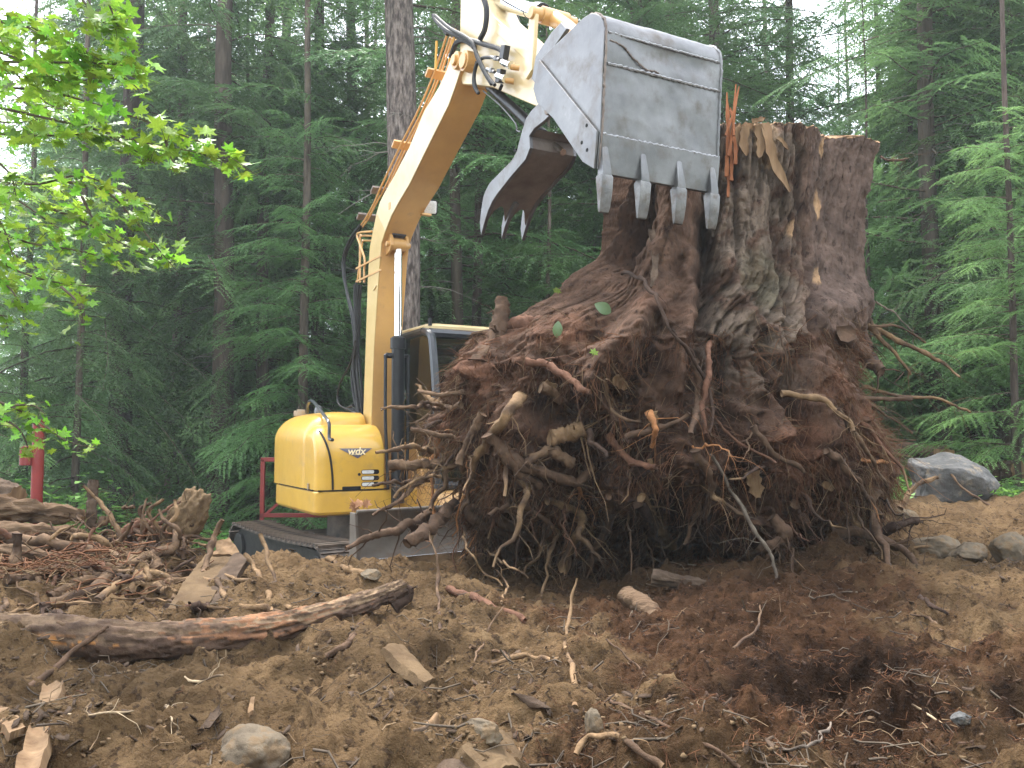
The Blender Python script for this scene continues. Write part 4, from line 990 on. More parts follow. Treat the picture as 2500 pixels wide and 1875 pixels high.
# ---- thumb
TL_, TR_ = -.20, .165
tp_ = [(1319, 253), (1300, 272), (1288, 290), (1279, 318), (1272, 344), (1266, 368), (1255, 390), (1228, 418), (1200, 446), (1190, 464), (1183, 482), (1178, 515), (1175, 545), (1178, 576), (1186, 545), (1195, 516), (1206, 492), (1217, 475), (1250, 433), (1287, 390), (1298, 362), (1296, 333), (1308, 315), (1332, 296), (1347, 282), (1337, 262)]
tpp = prof(tp_, TL_)
TH = link('thumb', None, None, EX)
for s_ in (TL_, TR_):
    m = MB(); m.prism(tpp, s_ - .014, s_ + .014); m.build('thumb_plate', MAT['steel'], TH, bevel=.004, sharp=25)
sh = np.array(prof([(1294, 372), (1284, 386), (1250, 428), (1217, 468), (1204, 490), (1194, 512), (1186, 540)], TL_))
shr, _t = resample(sh, 24)
ns = 61; ss = np.linspace(TL_ + .01, TR_ - .01, ns); V = []; Fc = []
m = MB()
# scalloped end: three tines
for side in (0, 1):
    for i in range(24):
        for j, s_ in enumerate(ss):
            ph = (s_ - TL_) / (TR_ - TL_) * 2 * math.pi * 2
            cut_ = 1 - .20 * (0.5 - 0.5 * math.cos(ph)) ** .7
            tq = i / 23 * cut_; k = tq * 23; a = np.array([np.interp(k, range(24), shr[:, 0]), np.interp(k, range(24), shr[:, 1])])
            V.append((a[0] - (.014 if side else 0), s_, a[1] - (.010 if side else 0)))
for side in (0, 1):
    o_ = side * 24 * ns
    Fc += [(o_ + i * ns + j, o_ + i * ns + j + 1, o_ + (i + 1) * ns + j + 1, o_ + (i + 1) * ns + j) for i in range(23) for j in range(ns - 1)]
q_ = 24 * ns
Fc += [(23 * ns + j, 23 * ns + j + 1, q_ + 23 * ns + j + 1, q_ + 23 * ns + j) for j in range(ns - 1)] + [(j + 1, j, q_ + j, q_ + j + 1) for j in range(ns - 1)]
m.add(V, Fc); m.build('thumb_shell', MAT['steel_dirty'], TH, sharp=40)
s_ = (TL_ + TR_) / 2
tn = prof([(1203, 480), (1190, 500), (1183, 520), (1178, 545), (1178, 578), (1187, 545), (1198, 516), (1213, 490)], TL_)
m = MB(); m.prism(tn, s_ - .016, s_ + .016); m.build('thumb_tine', MAT['steel'], TH, bevel=.004)
m = MB(); m.prism(prof([(1272, 344), (1294, 372), (1298, 362), (1296, 333), (1308, 315)], TL_), TL_ + .014, TR_ - .014); m.build('thumb_web', MAT['steel_dirty'], TH)
q = lp(1258, 367, s=TL_ - .015); m = MB(); m.cyl((q[0], q[1] - .002, q[2]), (q[0], q[1] + .01, q[2]), .014, 14); m.build('pin_hole', MAT['dark'], TH)
a = lp(1196, 212, s=0); c = lp(1326, 332, s=0); d = lp(1375, 372, s=0)
m = MB(); m.cyl(a, c, .040, 24); tc_ = m.build('thumb_cylinder', MAT['black'], EX)
ax = (c - a) / np.linalg.norm(c - a); m = MB(); m.cyl(c - ax * .05, c + ax * .01, .048, 24); m.build('gland', MAT['black'], tc_, bevel=.004)
m = MB(); m.cyl(c, d, .024, 18); m.build('cylinder_rod', MAT['chrome'], tc_)
pipe('hydraulic_pipe', [(1180, 222), (1222, 258), (1258, 300), (1262, 318), (1272, 322)], -.06, .007, MAT['steel'], tc_)
m = MB(); m.cyl(lp(1335, 268, s=-.24), lp(1335, 268, s=-.24) + [0, .48, 0], .035, 18); m.build('thumb_pin', MAT['steel_dirty'], TH, bevel=.004)
# ================================================================ STUMP
def proj(P):
    P = np.asarray(P, float); d = P - CAM
    c, s = math.cos(PITCH), math.sin(PITCH)
    fwd = d[:, 1] * c + d[:, 2] * s; up = -d[:, 1] * s + d[:, 2] * c
    return 1250 + d[:, 0] / fwd * FPX, 937.5 - up / fwd * FPX
MAT['stump'] = mat('stump_bark', (0.60, 0.60, 0.60), (1.0, 1.0, 1.0), (1.35, 1.35, 1.35), scale=9, stretch=(1, 1, .45), detail=12, rough=0.92, bump=1.0, bscale=30, bstretch=(1, 1, .42), dist=0.03, spec=0.12, vcol=True, lo=.36, hi=.6, spots=(26, (0.38, 0.36, 0.36)), spotc=(.55, .66))
MAT['root'] = mat('root_bark', (0.65, 0.62, 0.60), (1.05, 1.0, .95), (1.5, 1.45, 1.35), scale=16, detail=10, rough=0.88, bump=0.8, bscale=45, spec=0.15, vcol=True, lo=.36, hi=.6)
MAT['hair'] = mat('root_fibre', (0.065, 0.030, 0.017), (0.19, 0.09, 0.048), scale=2.4, detail=5, rough=0.9, spec=0.1)
MAT['fibre_tan'] = mat('dry_fibre', (0.11, 0.07, 0.04), (0.25, 0.17, 0.10), scale=9, rough=0.9, spec=0.1)
MAT['wood'] = mat('split_wood', (0.12, 0.07, 0.037), (0.27, 0.175, 0.098), scale=14, stretch=(1, 1, .15), detail=8, rough=0.8, bump=0.5, bscale=20, bstretch=(1, 1, .1), spots=(8, (0.22, 0.13, 0.07)), spotc=(.55, .7))
MAT['orange'] = mat('torn_cedar', (0.14, 0.048, 0.02), (0.32, 0.125, 0.055), scale=9, stretch=(1, 1, .2), detail=8, rough=0.85, bump=0.6, bscale=30)
MAT['bark'] = mat('loose_bark', (0.045, 0.030, 0.021), (0.12, 0.083, 0.058), scale=9, detail=9, rough=0.92, bump=0.9, bscale=35)

YC = 6.3
sil = [(300, 1490, 2128, 6.3, .48), (345, 1482, 2145, 6.3, .48), (450, 1474, 2132, 6.3, .50), (560, 1458, 2112, 6.3, .54), (620, 1436, 2104, 6.3, .60), (690, 1410, 2098, 6.28, .70),
       (740, 1368, 2094, 6.25, .80), (780, 1300, 2088, 6.22, .90), (830, 1205, 2080, 6.2, 1.02), (900, 1135, 2060, 6.2, 1.15), (960, 1095, 2070, 6.18, 1.18), (1050, 1070, 2100, 6.15, 1.18),
       (1130, 1085, 2115, 6.12, 1.12), (1200, 1100, 2115, 6.14, .96), (1270, 1115, 2095, 6.2, .80), (1330, 1150, 2060, 6.3, .66), (1380, 1190, 2020, 6.4, .50), (1420, 1330, 1860, 6.4, .35)]
zs, xl, xr, yc_, bb_ = [], [], [], [], []
for py, L_, R_, Yc, bd in sil:
    R_ -= 42 if py < 960 else 15
    a = at(L_, py, YC); c = at(R_, py, YC)
    zs.append(a[2]); xl.append(a[0]); xr.append(c[0]); yc_.append(Yc); bb_.append(bd)
zs = np.array(zs)[::-1]; xl = np.array(xl)[::-1]; xr = np.array(xr)[::-1]; yc_ = np.array(yc_)[::-1]; bb_ = np.array(bb_)[::-1]
nz_, nf, nbk = 385, 450, 80
Z = np.linspace(zs[0], at(1850, 304, 5.83)[2], nz_)
TH_ = np.concatenate([np.linspace(-math.pi * .60, math.pi * .60, nf, endpoint=False), np.linspace(math.pi * .60, math.pi * 1.40, nbk, endpoint=False)])
nt = nf + nbk
XL = np.interp(Z, zs, xl); XR = np.interp(Z, zs, xr); YCZ = np.interp(Z, zs, yc_); BB = np.interp(Z, zs, bb_)
XC = (XL + XR) / 2; AA = (XR - XL) / 2
TT, ZZ = np.meshgrid(TH_, Z)
sn, cs = np.sin(TT), -np.cos(TT)
e_ = 0.9
Xs = XC[:, None] + AA[:, None] * np.sign(sn) * np.abs(sn) ** e_
Ys = YCZ[:, None] + np.where(cs < 0, BB[:, None], np.maximum(BB[:, None], .85)) * np.sign(cs) * np.abs(cs) ** e_
P0 = np.stack([Xs.ravel(), Ys.ravel(), ZZ.ravel()], 1)
Nn_ = np.stack([(sn / np.maximum(AA[:, None], .3)).ravel(), (cs / np.maximum(BB[:, None], .3)).ravel(), np.zeros(sn.size)], 1)
Nn_ /= np.linalg.norm(Nn_, axis=1)[:, None]
px_, py_ = proj(P0)
front = (P0[:, 1] < np.repeat(YCZ, nt) + .25)
def seg_d(px, py, a, b):
    a = np.array(a, float); b = np.array(b, float); ab = b - a; q = np.stack([px, py], 1) - a
    t = np.clip((q @ ab) / (ab @ ab), 0, 1); return np.linalg.norm(q - t[:, None] * ab, axis=1)
D = np.zeros(len(P0)); crev = np.zeros(len(P0))
wx = fbm(P0 * 3.1 + 11, 3) * 26; wy = fbm(P0 * 3.1 + 55, 3) * 26
strokes = [
 ([(1725, 540), (1722, 640), (1716, 760), (1700, 860)], 22, -.26), ([(1528, 400), (1520, 500), (1500, 600)], 58, -.50), ([(1592, 380), (1590, 470)], 26, -.12),
 ([(1968, 380), (1975, 520), (1995, 690), (2000, 800)], 12, -.08), ([(1948, 320), (1955, 480), (1962, 640)], 10, -.05), ([(1880, 390), (1900, 520), (1915, 640), (1945, 740)], 14, -.10), ([(1790, 400), (1800, 430)], 26, -.10),
 ([(1650, 470), (1640, 600), (1600, 720), (1560, 800), (1500, 880), (1450, 930)], 44, .32), ([(1690, 640), (1680, 760), (1668, 860), (1650, 960)], 22, .20),
 ([(1600, 770), (1590, 860), (1545, 960)], 16, -.16), ([(1770, 640), (1790, 700), (1830, 760), (1890, 800), (1916, 870)], 18, .12),
 ([(2050, 740), (2045, 840), (2030, 930), (2005, 1010)], 46, .10), ([(1440, 770), (1370, 800), (1260, 850), (1180, 900)], 34, .14), ([(1225, 760), (1215, 830), (1180, 900)], 22, .12),
 ([(1780, 860), (1790, 960), (1770, 1060)], 34, -.22), ([(1700, 880), (1690, 960)], 26, -.18), ([(1960, 880), (1950, 960), (1960, 1060)], 28, -.20), ([(1560, 1020), (1570, 1100)], 40, -.14),
 ([(1330, 1010), (1400, 960)], 34, -.20), ([(1440, 1090), (1400, 1220), (1480, 1300)], 60, -.34), ([(1500, 960), (1530, 1000)], 24, -.2), ([(1200, 1290), (1300, 1350)], 60, -.38), ([(1650, 1260), (1720, 1380)], 60, -.40),
 ([(1560, 1350), (1700, 1400), (1850, 1400)], 50, -.38), ([(1990, 1240), (2010, 1340)], 34, -.26), ([(1090, 1120), (1120, 1220)], 34, -.26), ([(1840, 1120), (1800, 1200)], 34, -.16),
 ([(1880, 1060), (1900, 1180), (1850, 1300)], 60, .16), ([(1640, 1100), (1650, 1180)], 50, .12), ([(1250, 1060), (1230, 1180)], 50, .12), ([(1990, 1060), (2080, 1150)], 50, .12), ([(1820, 1290), (1880, 1330)], 40, .14)]
for pts_, w_, dp in strokes:
    d = np.full(len(P0), 1e9)
    for a, b in zip(pts_[:-1], pts_[1:]): d = np.minimum(d, seg_d(px_ + wx, py_ + wy, a, b))
    g = np.exp(-(d / w_) ** 2) * front
    D += g * dp
    if dp < 0: crev += g
up_ = sstep(1.9, 2.5, P0[:, 2])
# flutes, bark ridges and lumps
ang = TT.ravel()
fl_ = fbm(np.stack([np.sin(ang) * 2.1, np.cos(ang) * 2.1, P0[:, 2] * .35], 1) + 3, 2) * .22
wa = fbm(P0 * 1.5, 2) * .35
barkm = sstep(1690, 1740, px_ + wx) * sstep(2000, 1950, px_ + wx) * sstep(1.5, 1.9, P0[:, 2])
f1 = np.abs(pn(np.stack([ang * 13 + wa * 1.0, P0[:, 2] * 1.1, P0[:, 2] * 0 + 2.5], 1)))
f2 = np.abs(pn(np.stack([ang * 30 + wa * 2.0, P0[:, 2] * 3.2, P0[:, 2] * 0 + 7.5], 1)))
f3 = np.abs(pn(np.stack([ang * 26, P0[:, 2] * 9, P0[:, 2] * 0 + 4.5], 1)))
fur = (1 - sstep(0, .16, f1)); fur2 = (1 - sstep(0, .13, f2)); 
D += fl_ * (.5 + .5 * up_)
D += -(fur * .060 + fur2 * .028 + (1 - sstep(0, .08, f3)) * .016) * (barkm + .38 * (1 - barkm) * (.2 + .8 * up_))
D += fbm(P0 * 2.6 + 5, 4) * (.04 + .14 * (1 - up_)) + fbm(P0 * 11 + 8, 4) * (.018 + .05 * (1 - up_))
D += -np.abs(fbm(P0 * 5.5 + 50, 3)) * .14 * (1 - up_)
D += fbm(P0 * np.array([34, 34, 12]) + 8, 3) * .016 + (1 - up_) * (np.abs(pn(P0 * 9 + 12)) * .09 - .02) 
V = P0 + Nn_ * D[:, None]
V[:, 2] += fbm(P0 * 2.2 + 90, 3) * .10 * (1 - up_)
# ragged saw cut / torn rim: push rim heights around, right side lower
rim_t = sstep(Z[-1] - .25, Z[-1], ZZ.ravel())
V[:, 2] += rim_t * (fbm(P0 * np.array([2.2, 2.2, 0]) + 4, 3) * .05 + fbm(P0 * np.array([16, 16, 0]) + 4, 2) * .03 - .05 * sstep(1.9, 2.6, P0[:, 0]))
i = np.arange(nz_ - 1)[:, None] * nt; j = np.arange(nt)[None]; j2 = (j + 1) % nt
F = np.stack([i + j, i + j2, i + nt + j2, i + nt + j], -1).reshape(-1, 4)
# colours (albedo, crevice shade mixed in)
wz = fbm(P0 * 1.8 + 20, 4); w2 = fbm(P0 * 7 + 30, 4)
def C(*a): return np.array(a, float)
col = np.tile(C(.128, .074, .049), (len(V), 1))                       # fibrous brown wood skin
def mixc(col, m, c): return col * (1 - m[:, None]) + np.asarray(c) * m[:, None]
col = mixc(col, np.clip(barkm * sstep(-.15, .25, w2 + .15), 0, 1), C(.165, .122, .090))
rr_ = sstep(1960, 2020, px_ + wx) * up_
col = mixc(col, rr_, C(.135, .092, .072))
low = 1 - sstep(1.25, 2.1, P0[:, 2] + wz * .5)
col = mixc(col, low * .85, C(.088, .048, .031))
redm = sstep(.05, .3, wz) * sstep(1.0, 1.5, P0[:, 2]) * sstep(2.6, 2.0, P0[:, 2])
col = mixc(col, redm * .8, C(.175, .082, .048))
green = sstep(70, 20, seg_d(px_ + wx, py_ + wy, (1850, 660), (1900, 690))) * front
col = mixc(col, green * .35, C(.12, .125, .07))
# bare wood where the bark is torn off near the top
pale = sstep(0, 1, (1 - np.abs(px_ + wx * .3 - 1835) / 75) * 1.6) * sstep(385, 340, py_ + wy * .7 + 25 * np.sin(px_ * .09)) * front
streak = sstep(-.12, .08, fbm(np.stack([px_ * .06, py_ * .012, px_ * 0], 1), 3))
col = mixc(col, np.clip(pale * streak, 0, 1), C(.46, .32, .19))
for (x, y, rx, ry) in ((2030, 345, 9, 26), (2025, 490, 8, 36), (1945, 555, 7, 22), (2020, 665, 9, 20), (1882, 380, 14, 26), (1830, 310, 40, 10)):
    g = sstep(1.25, .7, np.hypot((px_ + wx * .35 - x) / rx, (py_ + wy * .4 - y) / ry)) * front
    col = mixc(col, g, C(.46, .29, .16))
col *= (1 + .5 * w2)[:, None]
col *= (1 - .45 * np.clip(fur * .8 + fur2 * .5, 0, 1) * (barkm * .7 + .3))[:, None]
col *= (1 - .25 * np.clip(crev, 0, 1))[:, None]  # crevices painted darker to deepen their shade
cx_, cy_ = XC[-1], YCZ[-1]
# cut top: rings closing inwards
top = V[-nt:]; cc = np.array([cx_, cy_, top[:, 2].mean() + .03]); caps = []; ccol = []
for q in (.985, .93, .8, .6, .35, .05):
    r_ = cc + (top - cc) * q; r_[:, 2] = top[:, 2] * q ** 3 + cc[2] * (1 - q ** 3) + RNG.normal(0, .006, nt); caps.append(r_); 
capV = np.vstack(caps); 
capF = []
b0 = nt; ctot = np.vstack([top, capV]); k6 = np.arange(6)[:, None] * nt
capF = np.stack([k6 + j, k6 + j2, k6 + nt + j2, k6 + nt + j], -1).reshape(-1, 4)
SX, SY = cx_, 6.2
ST = thing('tree_stump', 'gigantic uprooted brown stump with a tangled root ball, upright behind the bucket', 'tree stump', (0, 0, 0))
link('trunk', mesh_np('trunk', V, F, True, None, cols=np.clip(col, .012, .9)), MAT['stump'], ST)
capc = np.tile(C(.42, .27, .16), (len(ctot), 1)) * (1 + .5 * fbm(ctot * np.array([9, 9, 1]), 3))[:, None]
link('cut_top', mesh_np('cut_top', ctot + [0, 0, .002], capF, True, None, cols=capc), MAT['stump'], ST)
# underside of the ball
bot = V[:nt]; bc_ = bot.mean(0) + [0, 0, .12]
ub = np.vstack([bot, bc_ + (bot - bc_) * .5 + [0, 0, .05], bc_ + (bot - bc_) * .03 + [0, 0, .05]])
k2 = np.arange(2)[:, None] * nt
ubF = np.stack([k2 + j, k2 + j2, k2 + nt + j2, k2 + nt + j], -1).reshape(-1, 4)
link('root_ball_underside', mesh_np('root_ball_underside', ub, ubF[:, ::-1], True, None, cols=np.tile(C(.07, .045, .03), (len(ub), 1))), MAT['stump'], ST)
# lookups of the front surface
fsel = np.where(front & (V[:, 1] < np.repeat(YCZ, nt) + .1))[0][::7]
SVx, SVy = proj(V[fsel]); SV = V[fsel]
def surfY(px, py):
    d = np.hypot(SVx - px, SVy - py)
    m = d < d.min() + 12
    return SV[m][:, 1].min()
RC = {'brown': C(.105, .067, .045), 'red': C(.145, .076, .050), 'tan': C(.22, .145, .082), 'dark': C(.062, .040, .030), 'orange': C(.42, .20, .09), 'grey': C(.17, .14, .115), 'pale': C(.46, .36, .24), 'dust': C(.150, .098, .062)}
def root_mesh(name, P, r, colr, sides=7, knob=.16, seed=0, subs=0, tipc=None, gn=None, sublen=1.0, jag=0.0):
    """one root: bumpy tapered tube with rootlets"""
    rg = np.random.default_rng(seed); P = np.asarray(P, float); S = len(P)
    r = np.asarray(r, float) * (1 + knob * fbm(P * 9 + seed, 2) * 2)
    V1, F1 = tubes_np(P[None], r[None], sides)
    V1 = V1 + ((fbm(V1 * 14 + seed, 3) * .6 + fbm(V1 * 55 + seed, 2) * .5) * np.repeat(r, sides))[:, None] * (V1 - np.repeat(P, sides, 0)) / (np.repeat(r, sides)[:, None] + 1e-6)
    kk = np.convolve(rg.normal(0, .5, S), [.3, .4, .3], 'same'); kk = np.repeat(kk * r, sides); V1 = V1 + np.stack([kk * .5, kk * .3, kk * .4], 1) * knob * 2.2
    # close ends
    V1 = np.vstack([V1, P[0], P[-1] + (P[-1] - P[-2]) * .2]); n = len(V1)
    e1 = np.array([[k, (k + 1) % sides, n - 2, n - 2] for k in range(sides)])
    e2 = np.array([[(S - 1) * sides + (k + 1) % sides, (S - 1) * sides + k, n - 1, n - 1] for k in range(sides)])
    c1 = np.tile(RC[colr], (n, 1)) * (1 + .5 * fbm(V1 * 7 + seed, 3))[:, None]
    if tipc is not None:
        c1[(S - 2) * sides:(S) * sides] = RC[tipc]; c1[-1] = RC[tipc]
    if colr in ('tan', 'pale', 'dust'):
        m = sstep(.0, .25, fbm(V1 * 6 + seed + 40, 3)); c1 = c1 * (1 - m[:, None] * .8) + RC['dark'] * m[:, None] * .8
    Fs = [F1]; Vs = [V1]; Cs = [c1]
    tri = [e1, e2]
    if subs:
        pp, rr = [], []
        for k in range(subs):
            i_ = rg.integers(S // 5, S); q = P[i_]; tdir = P[min(i_ + 1, S - 1)] - P[max(i_ - 1, 0)]; tdir /= np.linalg.norm(tdir) + 1e-9
            d = tdir * .5 + rg.normal(0, .7, 3); d /= np.linalg.norm(d); L_ = rg.uniform(.06, .3) * sublen
            t = np.linspace(0, 1, 6)[:, None]; cur = np.cumsum(rg.normal(0, .12, (6, 3)), 0) * L_
            pp.append(q + d * t * L_ + np.array([0, 0, -1]) * t ** 2 * L_ * .3 + cur * t); rr.append(np.linspace(1, .25, 6) * max(.0016, r[i_] * rg.uniform(.12, .3)))
        V2, F2 = tubes_np(np.array(pp), np.array(rr), 3); Fs.append(F2 + n); Vs.append(V2); Cs.append(np.tile(RC[colr] * .9, (len(V2), 1)))
    Vx = np.vstack(Vs); Fx = np.vstack(Fs).tolist() + [[a, b, c] for a, b, c, _ in np.vstack(tri)]
    me = mesh_np(name, Vx, Fx, True, None, cols=np.clip(np.vstack(Cs), .01, 1.2)); me.materials.append(MAT['root']); return me
def pxroot(pts, r0, r1, colr, dY=-.10, parent=ST, name='root', n=30, subs=4, seed=None, wig=.012, Ys=None, tipc=None, sides=8, label=None, sublen=1.0):
    """pts in photo pixels; radii in photo pixels"""
    W = []
    for k, p in enumerate(pts):
        Y = (p[2] if len(p) > 2 else surfY(p[0], p[1]) + dY)
        W.append(at(p[0], p[1], Y))
    W = np.array(W); sd = int(abs(W[0].sum()) * 1000) % 9973 if seed is None else seed
    P = catmull(W, n); rg = np.random.default_rng(sd)
    P = P + np.stack([fbm(P * 7 + sd + k * 31, 2) for k in range(3)], 1) * wig * 2.5
    rad = np.linspace(r0, r1, n) * W[:, 1].mean() / FPX
    return link(name, root_mesh(name, P, rad, colr, sides, seed=sd % 97, subs=subs, tipc=tipc, sublen=sublen), None, parent, label)
manual = [
 ([(1270, 965), (1235, 1020), (1175, 1094), (1147, 1167)], 15, 8, 'tan'), ([(1335, 1071), (1380, 1062), (1425, 1048)], 20, 22, 'tan'),
 ([(1335, 1225), (1400, 1240), (1420, 1268), (1407, 1308), (1378, 1393)], 9, 13, 'tan'), ([(1570, 1208), (1593, 1269), (1633, 1331)], 12, 15, 'tan'),
 ([(1209, 1099), (1311, 1150), (1407, 1173), (1446, 1139)], 15, 11, 'brown'), ([(1190, 1060), (1250, 1130), (1320, 1190)], 14, 10, 'brown'), ([(1158, 1263), (1192, 1314)], 8, 6, 'tan'), ([(1320, 945), (1360, 965), (1392, 1004)], 12, 8, 'dust'),
 ([(1905, 960), (1989, 968), (2045, 998), (2085, 1054)], 8, 6, 'tan'), ([(1975, 978, 5.6), (2060, 975, 5.55), (2226, 972, 5.6)], 8, 6, 'brown'),
 ([(2090, 955, 5.9), (2119, 945, 5.9), (2175, 964, 5.9), (2250, 969, 6.0), (2310, 980, 6.0), (2367, 1006, 6.1)], 5, 3, 'tan'),
 ([(2080, 750, 6.3), (2120, 785, 6.2), (2180, 825, 6.1), (2260, 862, 6.0), (2300, 885, 6.0), (2345, 918, 5.9)], 9, 2.5, 'tan'),
 ([(2085, 760, 6.2), (2150, 830, 6.1), (2200, 885, 6.1), (2225, 915, 6.1)], 7, 2.5, 'tan'), ([(2130, 795, 6.1), (2190, 800, 6.1), (2260, 835, 6.1)], 4, 2, 'dust'), ([(2140, 740, 6.2), (2180, 765, 6.2), (2230, 810, 6.2)], 3, 1.5, 'grey'),
 ([(2060, 815), (2103, 865, 5.9), (2160, 905, 5.8)], 24, 14, 'brown'), ([(2075, 700, 6.2), (2100, 760, 6.1), (2108, 840, 6.0), (2135, 900, 5.9)], 22, 12, 'dark'),
 ([(2030, 1300), (2130, 1308, 5.4), (2203, 1342, 5.3), (2250, 1388, 5.2), (2290, 1418, 5.1)], 14, 5, 'brown'), ([(2160, 1300, 5.5), (2190, 1280, 5.4), (2240, 1275, 5.4)], 14, 8, 'dark'),
 ([(1735, 1110), (1791, 1207, 4.95), (1847, 1297, 4.9), (1887, 1365, 4.9), (1889, 1448, 4.9)], 4.5, 4.5, 'grey'),
 ([(1521, 665), (1562, 677), (1602, 730), (1651, 820), (1708, 900), (1740, 980), (1732, 1060)], 5, 4, 'dark'), ([(1640, 800), (1700, 880), (1730, 950)], 4, 3, 'dark'),
 ([(1729, 834), (1729, 913), (1715, 986), (1723, 1060)], 8, 6, 'red'), ([(1715, 985), (1760, 1040), (1820, 1090), (1900, 1130)], 4, 3, 'red'),
 ([(1229, 728, 5.75), (1222, 780, 5.7), (1205, 840, 5.6), (1180, 900, 5.5)], 17, 30, 'brown'), ([(1240, 800, 5.7), (1300, 790, 5.7), (1370, 770, 5.8)], 14, 20, 'red'),
 ([(1240, 1240), (1300, 1250), (1350, 1290)], 8, 6, 'brown'), ([(1130, 1230), (1170, 1280), (1235, 1300)], 12, 9, 'brown'), ([(1210, 1260), (1290, 1310), (1330, 1330)], 12, 9, 'brown'),
 ([(930, 997, 5.2), (1000, 994, 5.2), (1075, 985)], 4, 6, 'dust'), ([(922, 1107, 5.1), (965, 1095, 5.15), (1010, 1092, 5.2), (1060, 1100)], 4, 7, 'tan'), ([(950, 1140, 5.2), (1010, 1135, 5.2), (1080, 1130)], 12, 12, 'dust'),
 ([(905, 1178, 5.1), (960, 1177, 5.1), (1050, 1170)], 3, 5, 'dust'), ([(915, 1258, 5.0), (1000, 1200, 5.1), (1085, 1130)], 3.5, 7, 'brown'), ([(1000, 1046, 5.1), (1040, 1058, 5.1), (1110, 1068)], 5, 8, 'dust'),
 ([(1020, 955, 5.4), (1070, 962, 5.3), (1130, 958)], 4, 7, 'dust'), ([(1030, 985, 5.2), (1070, 1000), (1130, 990)], 4, 7, 'dust'), ([(1035, 1060, 5.2), (1020, 1030, 5.2), (1050, 1010, 5.2)], 3, 4, 'dust'),
 ([(838, 1337, 4.7), (900, 1315, 4.8), (970, 1295, 4.9), (1060, 1250)], 4, 14, 'brown'), ([(990, 1330, 4.8), (1040, 1300, 4.9), (1110, 1230)], 13, 18, 'brown'), ([(985, 1120, 5.2), (1010, 1150, 5.2), (1000, 1180, 5.2)], 3, 3, 'dust'),
 ([(960, 1220, 5.1), (985, 1190, 5.1), (1030, 1165, 5.1), (1075, 1160)], 3, 5, 'tan'), ([(1130, 1286), (1141, 1342, 4.9), (1180, 1395, 4.85), (1226, 1427, 4.8)], 3.5, 2, 'tan'), ([(1290, 1410, 4.7), (1240, 1380, 4.8), (1180, 1340)], 2, 3, 'tan'),
 ([(1480, 925), (1486, 986), (1520, 1020), (1560, 1026)], 4, 4, 'dust'), ([(1881, 1258), (1912, 1308), (1855, 1342), (1791, 1382)], 14, 9, 'brown'), ([(1940, 1230), (1975, 1300), (2005, 1365)], 12, 10, 'brown'),
 ([(1486, 1215), (1491, 1269), (1452, 1342), (1440, 1380)], 10, 9, 'brown'), ([(1531, 1068), (1616, 1043), (1678, 1009)], 8, 6, 'brown'), ([(1900, 800), (1915, 860), (1921, 958)], 3, 2.5, 'dust'),
 ([(1130, 1180), (1160, 1210), (1240, 1245), (1290, 1250)], 9, 6, 'brown'), ([(1210, 1340), (1260, 1370), (1290, 1400)], 12, 7, 'dark'),
 ([(2020, 1100), (2090, 1170), (2150, 1260)], 10, 6, 'brown'), ([(2040, 1000), (2110, 1090), (2165, 1190)], 7, 4, 'dust'), ([(2100, 1120), (2160, 1130, 5.6), (2200, 1132, 5.6)], 5, 4, 'orange'),
 ([(2120, 985, 5.7), (2180, 1020, 5.7), (2225, 1058, 5.7)], 3, 1.5, 'dust'), ([(2115, 1055, 5.7), (2150, 1068, 5.7), (2235, 1076, 5.7)], 2.5, 1.5, 'dust'), ([(2150, 385, 6.3), (2180, 392, 6.2), (2215, 390, 6.2)], 4, 2, 'dust'),
 ([(1590, 1010), (1600, 1050), (1590, 1090)], 9, 6, 'orange'), ([(1410, 1180), (1420, 1215)], 6, 4, 'orange'), ([(1700, 870), (1705, 960), (1690, 1060)], 12, 7, 'brown'), ([(1560, 1230), (1600, 1290), (1560, 1370)], 13, 8, 'dark'),
 ([(1395, 1130), (1340, 1100), (1290, 1130)], 16, 11, 'dust'), ([(1180, 1010), (1150, 1060), (1120, 1130)], 12, 8, 'dust'), ([(1840, 1040), (1880, 1100), (1960, 1150)], 9, 5, 'brown'), ([(1280, 880), (1350, 900), (1440, 960)], 12, 7, 'red'), ([(1700, 1100), (1740, 1180), (1720, 1260)], 12, 6, 'brown'), ([(1480, 1060), (1530, 1120), (1600, 1140)], 10, 6, 'red')]
for a in manual: pxroot(*a, subs=RNG.integers(6, 14))
